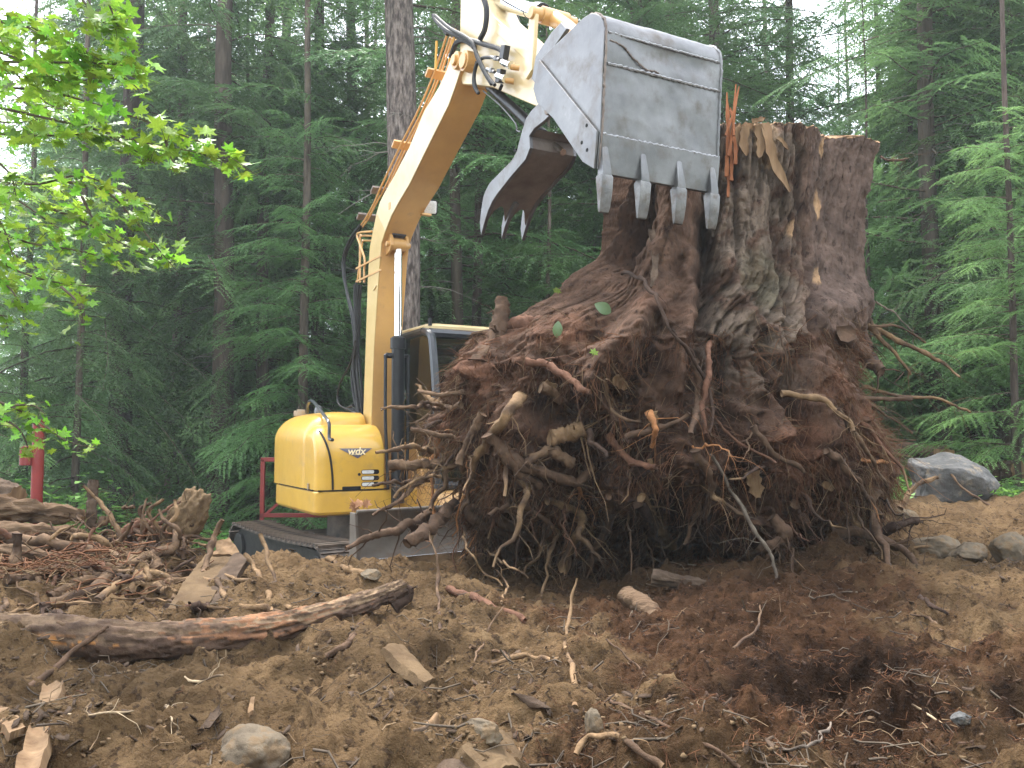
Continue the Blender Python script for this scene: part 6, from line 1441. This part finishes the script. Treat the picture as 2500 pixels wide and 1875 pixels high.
# arch of rotten bark and short stub below the stump
log('rotten_bark', 'ragged dark bark arch lying under the stump', at(1592, 1408, 4.72), at(1850, 1470, 4.62), .045, MAT['bark'], 13, rough=.55, r2=.03, endm=MAT['bark'], cat='bark')
o = log('root_stub', 'short thick tan root stub lying in front of the stump', at(1605, 1512, 4.2), at(1527, 1455, 4.4), .052, MAT['rotten'], 7, sides=20, rough=.08, endm=MAT['bark'], cat='root')
FR = [
 ('thin upright forked root stem in the foreground centre', [(1410, 1412, 4.1), (1391, 1490, 4.0), (1379, 1572), (1397, 1629), (1407, 1724)], 4, 6, 'tan'),
 ('orange brown broken branch left of the hollow below the stump', [(1095, 1436, 4.75), (1195, 1477, 4.6), (1283, 1521, 4.4)], 9, 10, 'red'),
 ('pale root lying level left of the thin upright stem', [(1201, 1623), (1290, 1606), (1372, 1612)], 6, 4, 'tan'),
 ('short pale root just above the level one', [(1150, 1579), (1205, 1588), (1262, 1612)], 5, 4, 'dust'),
 ('branching pale root in the middle of the foreground', [(1480, 1700), (1543, 1686), (1606, 1711), (1657, 1705)], 4, 3, 'tan'),
 ('stout peeled root looping at the bottom centre', [(1416, 1845), (1450, 1798), (1543, 1819), (1619, 1875)], 8, 8, 'tan'),
 ('long dark stick running to the bottom right of centre', [(1485, 1711), (1600, 1760), (1733, 1819), (1809, 1872)], 5, 5, 'brown'),
 ('yellow green curved stem in front of the bark arch', [(1790, 1580), (1847, 1534), (1856, 1477), (1835, 1445, 4.5)], 3, 2.5, 'dust'),
 ('thin pale straw to the right of the green leaf scrap', [(2227, 1724), (2275, 1750), (2322, 1781)], 3, 3, 'pale'),
 ('dark bent stick on the sandy slope at right', [(2245, 1460), (2280, 1480), (2315, 1498)], 6, 4, 'dark'),
 ('thin curved stick on the sandy slope at right', [(2225, 1505), (2265, 1510), (2300, 1540)], 3, 3, 'dust'),
 ('knobbly grey twig in the dark duff at the lower right', [(1905, 1825), (1980, 1818), (2028, 1765)], 4, 3, 'grey'),
 ('level straw coloured root over the rocks at the right', [(2150, 1330, 6.0), (2230, 1334, 6.1), (2395, 1336, 6.2)], 3.5, 3, 'tan'),
 ('thin root running down the boulder onto the sand', [(2320, 1160, 7.85), (2370, 1205, 7.7), (2445, 1245, 7.5)], 3, 3, 'dust'),
 ('bent pale root leaning against the left side of the boulder', [(2200, 1240, 6.6), (2230, 1190, 6.7), (2290, 1165, 6.8)], 7, 5, 'tan'),
 ('slender reddish sapling root rising left of the hollow', [(1075, 1540, 4.0), (1070, 1440, 4.1), (1065, 1360, 4.2), (1050, 1300, 4.3)], 5, 2.5, 'dust'),
 ('thin twig arching over the hollow under the stump', [(1225, 1470, 4.6), (1240, 1430, 4.65), (1215, 1390, 4.7)], 3, 2, 'tan'),
 ('straight fine twig across the foreground right of centre', [(1480, 1560, 3.6), (1580, 1650, 3.3), (1660, 1720, 3.1)], 2.5, 3, 'brown'),
 ('dark twig standing on the mound right of the peeled root', [(1150, 1640), (1180, 1560, 3.6), (1230, 1480, 3.8)], 2.5, 2, 'dust'),
 ('pale stick lying low at the lower left edge', [(140, 1745), (240, 1738), (330, 1735)], 3, 2.5, 'pale'),
 ('curled white sliver of root near the bottom left', [(403, 1724), (412, 1755), (432, 1782)], 3, 2.5, 'pale'),
 ('pale curved twig just below the peeled root', [(440, 1650), (480, 1662), (545, 1650)], 3, 2.5, 'pale')]
for lb, pts, a, b, c in FR: stick('fallen_stick', lb, 'stick', pts, a, b, c, subs=int(RNG.integers(2, 7)), sublen=.45)
# stones
def rockat(name, label, px, py, Y, s, mt, seed, cat='stone', flat=12, sub=5, amp=.22, rot=0, sink=0.0):
    c = at(px, py, Y)
    if Y < 8: g_ = px_ground(px, min(py + s[2] * FPX / Y * .5, 1872)); c = g_ + np.array([0, s[1] * .3, s[2] * .25])
    o = lump(name, c, s, mt, seed, amp, 1.3, rot, sub, flat, .04); tag(o, label, cat); return o
rockat('boulder', 'big grey angular boulder on the sandy rise at the right', 2306, 1205, 8.35, (.50, .38, .40), MAT['rock'], 5, 'boulder', 14, 6, .16, .2)
rockat('stone', 'sandy stone half buried at the bottom edge left of centre', 612, 1868, 2.35, (.10, .09, .065), MAT['stone'], 8, flat=4)
rockat('stone', 'smooth pale stone on the crest beside the dozer blade', 903, 1418, 4.72, (.052, .05, .036), MAT['stone'], 9)
rockat('stone', 'dusty boulder on the right slope, left one of the pair', 2290, 1338, 6.0, (.17, .14, .10), MAT['stone'], 10)
rockat('stone', 'dusty boulder on the right slope, right one of the pair', 2372, 1348, 6.0, (.12, .12, .09), MAT['stone'], 11)
rockat('stone', 'square dusty block at the right edge of the slope', 2482, 1345, 5.9, (.12, .12, .12), MAT['stone'], 12)
rockat('stone', 'small grey round stone in the dark duff at the lower right', 2353, 1765, 2.7, (.026, .026, .02), MAT['rock'], 13)
rockat('stone', 'dusty cobble lying close to the foot of the big grey boulder', 2215, 1262, 7.0, (.10, .09, .07), MAT['stone'], 14)
rockat('stone', 'long dusty stone beside the lower right end of the crest', 1180, 1792, 2.5, (.05, .05, .03), MAT['stone'], 15)
rockat('stone', 'pinkish stone at the crossing of thin roots, bottom centre', 1450, 1762, 2.65, (.03, .035, .045), MAT['stone'], 16)
# clods, chips, twigs, fibres scattered on the soil
def scatter(name, n, xr_, yr_, size, mt, seed, mode, dens=None, label=None, zoff=0, kind='stuff', parts=None, thick=.5):
    rg = np.random.default_rng(seed)
    y = np.exp(rg.uniform(math.log(yr_[0]), math.log(yr_[1]), n * 12)); x = (rg.uniform(-.68, .68, n * 12)) * (y + .2)
    if dens is not None: k = rg.random(n * 12) < dens(x, y); x, y = x[k], y[k]
    x, y = x[:n], y[:n]; n = len(x); z = H(x, y) + zoff; q = np.stack([x, y, z], 1)
    if mode == 'twig':
        L_ = rg.uniform(*size, n); a_ = rg.uniform(0, 6.28, n); seg = 5; t = np.linspace(-.5, .5, seg)
        d = np.stack([np.cos(a_), np.sin(a_), rg.normal(0, .25, n)], 1)
        P = q[:, None] + d[:, None] * (t[None] * L_[:, None])[..., None] + rg.normal(0, .07, (n, seg, 3)) * L_[:, None, None]
        P[:, :, 2] = np.maximum(P[:, :, 2], H(P[:, :, 0], P[:, :, 1]).reshape(n, seg) - .002) + .002
        rad = np.linspace(1, .5, seg)[None] * (L_ * rg.uniform(.010, .026, n))[:, None]
        V_, F_ = tubes_np(P, rad, 4)
    else:
        base = {'chip': np.array([(-1, -.3, 0), (-.2, -.45, 0), (1, -.15, 0), (.8, .3, 0), (-.3, .4, 0), (-.9, .2, 0)]) }
        if mode == 'chip':
            b_ = base['chip']; m_ = len(b_); s_ = rg.uniform(*size, n); a_ = rg.uniform(0, 6.28, n); tilt = rg.normal(0, .4, (n, 2)); w_ = rg.uniform(.5, 1.2, n)
            xx = b_[None, :, 0] * s_[:, None]; yy = b_[None, :, 1] * (s_ * w_)[:, None]
            X = xx * np.cos(a_)[:, None] - yy * np.sin(a_)[:, None]; Y_ = xx * np.sin(a_)[:, None] + yy * np.cos(a_)[:, None]
            Zt = X * tilt[:, :1] + Y_ * tilt[:, 1:] + rg.normal(0, .08, (n, m_)) * s_[:, None]
            top = q[:, None] + np.stack([X, Y_, Zt + .25 * s_[:, None]], -1); bot_ = top - np.array([0, 0, 1.0]) * (s_ * .16)[:, None, None]
            V_ = np.concatenate([top, bot_], 1).reshape(-1, 3); o_ = np.arange(n)[:, None, None] * 2 * m_; k_ = np.arange(m_)[None, :, None]
            side = np.concatenate([o_ + k_, o_ + m_ + k_, o_ + m_ + (k_ + 1) % m_, o_ + (k_ + 1) % m_], 2).reshape(-1, 4)
            f1 = (np.arange(n)[:, None] * 2 * m_ + np.array([0, 1, 2, 5])); f2 = (np.arange(n)[:, None] * 2 * m_ + np.array([5, 2, 3, 4]))
            F_ = np.vstack([side, f1, f2])
        else:
            g = np.array([(x_, y_, z_) for x_ in (-1, 1) for y_ in (-1, 1) for z_ in (-1, 1)], float); g = np.vstack([g * .62, np.eye(3), -np.eye(3)])
            # octa+cube hull: 24 triangles as quads
            cube = [(0, 1, 3, 2), (4, 6, 7, 5), (0, 4, 5, 1), (2, 3, 7, 6), (0, 2, 6, 4), (1, 5, 7, 3)]; cen = [11, 8, 12, 9, 13, 10]
            qd = []
            for (a0, a1, a2, a3), c0 in zip(cube, cen): qd += [(a0, a1, a2, c0), (a2, a3, a0, c0)]
            qd = np.array(qd); s_ = rg.uniform(*size, n) * rg.uniform(.5, 1, n); 
            V_ = q[:, None] + g[None] * s_[:, None, None] * rg.uniform(.6, 1.25, (n, 14, 3)) * np.array([1, 1, .7]); V_ = V_.reshape(-1, 3)
            F_ = (np.arange(n)[:, None, None] * 14 + qd[None]).reshape(-1, 4)
    o = link(name, mesh_np(name, V_, F_, mode == 'twig'), mt); tag(o, label, name.replace('_', ' '), None, kind); return o
MAT['duff'] = mat('duff', (0.022, 0.014, 0.010), (0.075, 0.045, 0.03), scale=20, rough=.95)
pk = lambda x, y: peat_mask(x, y) * .95 + .05
cm = lambda x, y: sstep(-.12, .22, fbm(np.stack([x * 1.7, y * 1.7, x * 0 + 3], 1), 3))
npk = lambda x, y: (1 - peat_mask(x, y)) * sstep(7.5, 6.5, y) * cm(x, y)
scatter('soil_clods', 4200, 0, (1.9, 7.5), (.003, .013), MAT['clod'], 1, 'clod', npk, 'crumbs and clods of brown soil over the mound')
scatter('wood_crumbs', 1500, 0, (1.9, 6.5), (.003, .010), MAT['rotten'], 2, 'chip', lambda x, y: pk(x, y) * .8, 'reddish crumbs of rotten wood in front of the stump')
scatter('dark_duff', 5000, 0, (1.9, 6.5), (.003, .011), MAT['duff'], 3, 'chip', lambda x, y: pk(x, y), 'dark forest duff crumbs in front of the stump')
scatter('bark_flakes', 1500, 0, (1.9, 7.5), (.005, .024), MAT['bark'], 4, 'chip', npk, 'dark bark flakes scattered over the sandy soil')
scatter('pale_chips', 800, 0, (1.9, 8), (.003, .008), MAT['wood'], 5, 'chip', cm, 'pale wood chips strewn over the mound')
scatter('litter_twigs', 1100, 0, (1.9, 8), (.02, .11), MAT['fibre_tan'], 6, 'twig', cm, 'short pale twigs and rootlets littering the soil')
scatter('litter_fibres', 5200, 0, (1.9, 6.5), (.015, .06), MAT['hair'], 7, 'twig', lambda x, y: pk(x, y), 'brown fibres matted over the duff')
scatter('dark_twigs', 700, 0, (1.9, 8), (.04, .20), MAT['twig'], 8, 'twig', cm, 'short dark twigs littering the soil')
pile = lambda x, y: sstep(-.35, -.6, x / np.maximum(y, 1) + .02 * np.sin(y * 9)) * sstep(4.0, 4.4, y) * sstep(5.6, 5.2, y) * 1.0
scatter('pile_rootlets', 1100, 0, (3.9, 5.7), (.05, .22), MAT['fibre_tan'], 21, 'twig', pile, 'tangle of thin pale rootlets over the left pile', zoff=.05)
scatter('pile_twigs', 900, 0, (3.9, 5.7), (.06, .30), MAT['hair'], 22, 'twig', pile, 'tangle of dark brown rootlets over the left pile', zoff=.07)
# ---- red pipe and frame
rp = thing('red_pipe', 'upright red steel pipe with a side drum behind the rotten logs', 'pipe', at(89, 1230, 9.0))
g = rp.location
m = MB(); m.cyl((0, 0, -.7), (0, 0, .86), .058, 28); m.cyl((0, 0, .86), (0, 0, .875), .064, 28); m.build('pipe', MAT['red'], rp, bevel=.004)
m = MB(); m.cyl((-.105, -.03, .40), (-.105, -.03, .60), .062, 24); m.build('side_drum', MAT['red'], rp, bevel=.004)
rf_ = thing('metal_frame', 'red square-tube metal frame standing behind the yellow counterweight', 'metal frame', at(640, 1258, 10.6))
q = at(640, 1258, 10.6); h_ = at(640, 1122, 10.6)[2] - q[2]
m = MB(); m.box((0, 0, h_ / 2), (.05, .05, h_)); m.box((.5, 0, h_), (1.05, .05, .05)); m.box((.5, 0, 0), (1.05, .05, .05)); m.box((1.0, 0, h_ / 2 - .1), (.05, .05, h_ + .2)); m.box((.28, 0, .22), (.035, .035, .62), (0, R(48), 0)); m.box((0, 0, -.25), (.05, .05, .5)); m.build('frame', MAT['red'], rf_, bevel=.004)
# ---- logs behind the boulder
log('fallen_log', 'dark log with a yellow split end lying behind the big boulder', at(2150, 1100, 10.5), at(2310, 1108, 9.9), .10, MAT['bark'], 11, rough=.2)
slab('split_wood', 'yellow split wood slab on the end of the dark log behind the boulder', 'wood', [(2282, 1095), (2330, 1100), (2334, 1135), (2285, 1132)], (9.85, 9.8, 9.8, 9.85), .12, MAT['wood'], 21)
log('fallen_log', 'dark fallen log with pale broken end at the right edge', at(2370, 1165, 10.2), at(2490, 1150, 9.6), .14, MAT['bark'], 12)
# ---- leaves
def maple_leaf_mesh(name, seed, curl=.22):
    rg = np.random.default_rng(seed); lobes = [(-155, .42), (-118, .30), (-98, .72), (-70, .46), (-52, .86), (-26, .50), (0, 1.0), (26, .50), (52, .86), (70, .46), (98, .72), (118, .30), (155, .42)]
    pts = []
    for k, (a_, r_) in enumerate(lobes):
        r_ = r_ * rg.uniform(.93, 1.07)
        if r_ > .6:
            for da, f_ in ((-11, .76), (-6, .80), (-3.5, .92), (0, 1), (3.5, .92), (6, .80), (11, .76)): pts.append((a_ + da, r_ * f_))
        else: pts.append((a_, r_))
    V_ = [(0, 0, 0)] + [(math.sin(R(a_)) * r_, math.cos(R(a_)) * r_, 0) for a_, r_ in pts]; V_ = np.array(V_) * .5
    mid = V_[1:] * .5
    V_ = np.vstack([V_, mid]); V_[:, 2] = -curl * (V_[:, 0] ** 2 + V_[:, 1] ** 2) * 1.6 + fbm(V_ * 4 + seed, 2) * .06 + np.abs(V_[:, 0]) * .10
    n = len(pts); F_ = []
    for k in range(n - 1):
        F_ += [(0, n + 1 + k, n + 2 + k), (n + 1 + k, 1 + k, 2 + k, n + 2 + k)]
    # stalk
    st_ = len(V_); V_ = np.vstack([V_, [(-.006, 0, 0), (.006, 0, 0), (.006, -.55, .12), (-.006, -.55, .12)]]); F_.append((st_, st_ + 1, st_ + 2, st_ + 3))
    me = mesh_np(name, V_, F_, True); me.materials.append(MAT['maple_leaf']); return me
ML = [maple_leaf_mesh('leaf', s_) for s_ in range(5)]
def maple(label, stems, nleaf, size, seed, Yb, spread=34):
    rg = np.random.default_rng(seed); root = thing('maple_branch', label, 'branch', at(stems[0][0][0], stems[0][0][1], Yb))
    o0 = np.array(root.location); tot = sum(np.hypot(s_[-1][0] - s_[0][0], s_[-1][1] - s_[0][1]) for s_ in stems)
    for s_ in stems:
        P = catmull([at(p[0], p[1], p[2] if len(p) > 2 else Yb) for p in s_], 26); m = MB(); m.tube(P - o0, np.linspace(.0065, .0016, 26), 6)
        ln = np.hypot(s_[-1][0] - s_[0][0], s_[-1][1] - s_[0][1]); nl = int(nleaf * ln / tot)
        br_ = []
        for k in range(nl):
            t = rg.uniform(0, 1) ** .85; i_ = min(25, int(t * 25)); q = P[i_]
            w_ = spread * (1 - .45 * t) * Yb / FPX; off = rg.normal(0, 1, 3) * np.array([w_, w_ * 1.4, w_ * .8]); off[2] -= .4 * w_
            if k % 3 == 0: m.tube([q - o0, q - o0 + off * .6 + [0, 0, .01], q - o0 + off], [.0016, .0012, .0008], 3, cap=False)
            o = link('leaf', ML[rg.integers(5)], None, root); o.location = q - o0 + off
            sc_ = size * rg.uniform(.6, 1.2); o.scale = (sc_, sc_, sc_)
            o.rotation_euler = (R(rg.normal(38, 26)), R(rg.normal(0, 22)), R(rg.uniform(-70, 70) + (150 if rg.random() < .5 else 0)))
        m.build('stem', MAT['twig'], root)
    return root
maple('uppermost maple branch with bright green leaves, top left corner', [[(-60, 40), (80, 70), (180, 110), (250, 150)], [(150, -60), (210, 10), (260, 60), (300, 70)], [(-60, 150), (120, 152), (250, 155), (350, 165)], [(240, -40), (270, 20), (285, 65)], [(-60, 110), (60, 150), (150, 200), (240, 190)]], 295, .108, 1, 3.3, 38)
maple('long maple branch with bright leaves reaching furthest right', [[(-60, 215), (100, 220), (250, 260), (420, 320), (540, 370), (630, 430)], [(-60, 250), (120, 290), (250, 320), (360, 350), (470, 370), (560, 395)], [(200, 300), (300, 350), (380, 400)], [(-60, 320), (60, 330), (170, 330), (260, 320)], [(230, 200), (300, 190), (350, 230)], [(400, 330), (420, 390), (440, 400)]], 298, .102, 2, 3.5, 28)
maple('middle maple branch with a fan of small bright leaves', [[(-60, 430), (80, 450), (200, 430), (320, 480), (420, 545)], [(150, 440), (260, 470), (330, 540), (380, 600), (430, 660)], [(-60, 540), (60, 590), (180, 610), (300, 640)], [(100, 500), (200, 540), (290, 590), (390, 640)], [(200, 480), (230, 540), (270, 600)], [(-60, 600), (40, 660), (140, 690), (250, 700)]], 298, .094, 3, 3.6, 31)
maple('maple branch along the left edge below the fan of small leaves', [[(-60, 640), (20, 700), (60, 760)], [(-60, 480), (0, 540), (30, 620)], [(150, 700), (190, 740), (205, 790)], [(-60, 350), (20, 420), (40, 480)], [(-60, 760), (0, 770), (20, 800)]], 150, .090, 4, 3.4, 36)
maple('maple foliage behind the uppermost branch, against the white sky', [[(-60, 90), (60, 200), (130, 260), (230, 270)], [(-60, 180), (60, 250), (120, 330)], [(-60, 20), (30, 60), (120, 90)], [(-60, 280), (20, 300), (110, 290)]], 220, .092, 6, 4.2, 46)
maple('shaded maple foliage behind the fan of small leaves', [[(-60, 420), (60, 500), (150, 560), (220, 580)], [(-60, 520), (60, 640), (160, 660)], [(40, 430), (160, 470), (260, 500)]], 200, .085, 7, 4.3, 44)
maple('lowest maple branch hanging in front of the red pipe', [[(-60, 960), (20, 990), (90, 1025), (160, 1075), (235, 1095)], [(-60, 1000), (30, 1035), (60, 1070), (70, 1105)], [(20, 990), (80, 990), (110, 1010)], [(70, 1020), (110, 1060), (100, 1100)]], 82, .078, 5, 3.6, 20)
def leaf_thing(label, px, py, Y, size, rot, mt=None, k=0):
    me = ML[k].copy(); me.name = 'leaf'; me.materials.clear(); me.materials.append(mt or MAT['undergrowth'])
    o = link('fallen_leaf', me); o.location = at(px, py, Y); o.scale = (size,) * 3; o.rotation_euler = rot; tag(o, label, 'leaf'); return o
MAT['leafpale'] = mat('pale_leaf_back', (0.15, 0.22, 0.12), (0.10, 0.17, 0.07), scale=9, rough=0.5, transl=.2)
def oval_leaf(label, px, py, Y, L_, W_, rz, rx, mt):
    n = 9; V_ = []; 
    for i_ in range(n):
        t = i_ / (n - 1); w_ = W_ / 2 * math.sin(math.pi * min(1, t * .96 + .02)) ** .75
        for u in (-1, -.5, 0, .5, 1): V_.append((u * w_, t * L_, .12 * L_ * math.sin(t * 3) + abs(u) * w_ * .22))
    F_ = [(i_ * 5 + j_, i_ * 5 + j_ + 1, (i_ + 1) * 5 + j_ + 1, (i_ + 1) * 5 + j_) for i_ in range(n - 1) for j_ in range(4)]
    o = link('fallen_leaf', mesh_np('leaf', V_, F_, True), mt); o.location = at(px, py, Y); o.rotation_euler = (rx, 0, rz); 
    o.rotation_euler = (Matrix.Rotation(rz, 3, 'Y') @ Matrix.Rotation(rx, 3, 'X')).to_euler(); tag(o, label, 'leaf'); return o
Yq = lambda x, y: surfY(x, y) - .07
oval_leaf('large pale green leaf stuck on the upper left of the root ball', 1452, 742, Yq(1470, 750), .12, .075, R(115), R(70), MAT['leafpale'])
oval_leaf('pale drooping leaf left of the larger pale one', 1363, 784, Yq(1362, 805), .10, .06, R(185), R(75), MAT['leafpale'])
leaf_thing('small bright leaf on the upper edge of the root ball', 1360, 712, Yq(1362, 720), .09, (R(70), 0, .3), MAT['maple_leaf'])
leaf_thing('tiny bright maple leaf on the front of the root ball', 1450, 862, Yq(1450, 862), .075, (R(75), .3, .1), MAT['maple_leaf'], 2)
oval_leaf('torn green leaf scrap lying in the dark duff', 2125, 1650, 3.05, .075, .05, R(10), R(60), MAT['undergrowth'])
oval_leaf('green leaf scrap caught in the bottom centre roots', 1540, 1830, 2.4, .05, .028, R(-15), R(65), MAT['undergrowth'])
# cedar sprig on the slab, brown leaf bundle on the blade
rgq = np.random.default_rng(3)
Vf, Ff, tp, tr = foliage(rgq, [np.zeros(3)], [np.array([-.97, .0, .18])], [np.array([0.1, -.75, .65])], [.16], .012, .36, .02, .0022, 50, .05)
TV, TF = tubes_np(tp, tr * .25, 3); o = link('cedar_sprig', mesh_np('cedar_sprig', np.vstack([Vf, TV]), np.vstack([Ff, TF[:, :3] + len(Vf), TF[:, [0, 2, 3]] + len(Vf)]), False), MAT['maple_leaf']); o.location = at(425, 1522, 3.95); tag(o, 'small yellow green cedar sprig lying above the peeled root', 'sprig')
ll = thing('dry_leaf_bundle', 'crumpled orange brown dry leaves lying on top of the dozer blade', 'leaf', at(876, 1240, 7.25))
MAT['dryleaf'] = mat('dry_leaf', (0.36, 0.17, 0.09), (0.50, 0.28, 0.16), scale=20, rough=.8, transl=.15)
dl = ML[1].copy(); dl.name = 'dry_leaf'; dl.materials.clear(); dl.materials.append(MAT['dryleaf'])
for k in range(9):
    o = link('dry_leaf', dl, None, ll); o.location = (rgq.normal(0, .04), rgq.normal(0, .02), rgq.uniform(0, .06)); o.scale = (.12,) * 3; o.rotation_euler = rgq.uniform(0, 6, 3)
# undergrowth plants
def plant_mesh(name, seed, n, h, w, leaf):
    rg = np.random.default_rng(seed); V_ = []; F_ = []; P = []; Rr = []
    for k in range(n):
        a_ = rg.uniform(0, 6.28); r_ = w * rg.uniform(0, 1) ** .5; hh = h * rg.uniform(.3, 1) * (1 - .3 * r_ / w)
        tip = np.array([math.cos(a_) * r_, math.sin(a_) * r_, hh]); t = np.linspace(0, 1, 5)[:, None]; P.append(tip * np.hstack([t ** 1.5, t ** 1.5, t])); Rr.append(np.linspace(.006, .002, 5))
        for q in range(rg.integers(3, 7)):
            c = tip + rg.normal(0, leaf * .8, 3); b = rg.uniform(0, 6.28); d = np.array([math.cos(b), math.sin(b), rg.uniform(-.4, .2)]); s_ = np.cross(d, [0, 0, 1.]); s_ /= np.linalg.norm(s_); L_ = leaf * rg.uniform(.6, 1.2); u_ = np.array([0, 0, .12 * L_])
            i0 = len(V_); V_ += [c, c + d * L_ * .35 + s_ * L_ * .33 + u_, c + d * L_ * .75 + s_ * L_ * .22, c + d * L_, c + d * L_ * .75 - s_ * L_ * .22, c + d * L_ * .35 - s_ * L_ * .33 + u_]; F_ += [(i0, i0 + 1, i0 + 2, i0 + 3), (i0, i0 + 3, i0 + 4, i0 + 5)]
    TV, TF = tubes_np(np.array(P), np.array(Rr), 3); n0 = len(V_)
    me = mesh_np(name, np.vstack([np.array(V_), TV]), np.vstack([np.array(F_), TF + n0]), False); me.materials.append(MAT['undergrowth']); return me
PM = [plant_mesh('shrub', 1, 70, .8, .7, .12), plant_mesh('shrub', 2, 90, .55, .9, .10), plant_mesh('shrub', 3, 60, 1.2, .8, .13)]
def shrub(label, px, Y, k, sc=1, group=None, dz=0):
    x = (px - 1250) / FPX * Y; o = link('shrub', PM[k]); o.location = (x, Y, H1(x, Y) - .03 + dz); o.scale = (sc,) * 3; o.rotation_euler = (0, 0, px * .1); tag(o, label, 'shrub', group); return o
shrub('bright leafy shrub behind the red pipe', 110, 11, 2, .9); shrub('pale green shrub right of the red pipe', 165, 12, 0, 1.1); shrub('yellowish shrub at the left edge', 10, 12.5, 2, 1.0)
shrub('low green plant left of the red frame', 555, 11.5, 1, .7); shrub('small leafy plant near the soil clod', 480, 12.5, 1, .6)
shrub('broad leafed plant left behind the big boulder', 2225, 9.4, 0, .55); shrub('broad leafed plant right behind the big boulder', 2335, 10.5, 0, .8); shrub('spreading green plant right of the big boulder', 2455, 8.9, 1, .6, dz=.0); shrub('tall leafy plant at the right edge', 2500, 10.5, 2, .9); shrub('leafy plant just right of the root ball', 2160, 9.0, 0, .5)
rgs = np.random.default_rng(8)
for k in range(46):
    if k % 2: px, Y = rgs.uniform(-100, 620), rgs.uniform(12.5, 19)
    else: px, Y = rgs.uniform(2080, 2700), rgs.uniform(11, 20)
    shrub('low green shrub on the forest floor ' + ('right of the stump' if k % 2 == 0 else 'left of the excavator'), px, Y, int(rgs.integers(3)), rgs.uniform(.45, 1.1), 'low shrubs ' + ('right of the stump' if k % 2 == 0 else 'left of the excavator'))
for k in range(14): shrub('low green shrub on the forest floor behind the stump', rgs.uniform(950, 2000), rgs.uniform(15, 22), int(rgs.integers(3)), rgs.uniform(.7, 1.4), 'low shrubs behind the stump')
# ground litter of the forest floor
def floor_litter():
    rg = np.random.default_rng(4); n = 9000; y = rg.uniform(8, 22, n); x = rg.uniform(-.75, .75, n) * y; z = H(x, y) + .01; c = np.stack([x, y, z], 1)
    keep = fbm(c * .8, 3) > -.12; c = c[keep]; n = len(c); L_ = rg.uniform(.03, .09, n); a_ = rg.uniform(0, 6.28, n)
    d = np.stack([np.cos(a_), np.sin(a_), rg.normal(.2, .4, n)], 1); s_ = np.stack([-np.sin(a_), np.cos(a_), rg.normal(0, .4, n)], 1)
    V_ = np.stack([c, c + d * L_[:, None] * .5 + s_ * L_[:, None] * .35, c + d * L_[:, None], c + d * L_[:, None] * .5 - s_ * L_[:, None] * .35], 1).reshape(-1, 3) + [0, 0, .02]
    o = link('ground_cover', mesh_np('ground_cover', V_, np.arange(n * 4).reshape(-1, 4), False), MAT['undergrowth']); tag(o, 'sprinkle of small green plants over the forest floor', 'ground cover', None, 'stuff')
floor_litter()
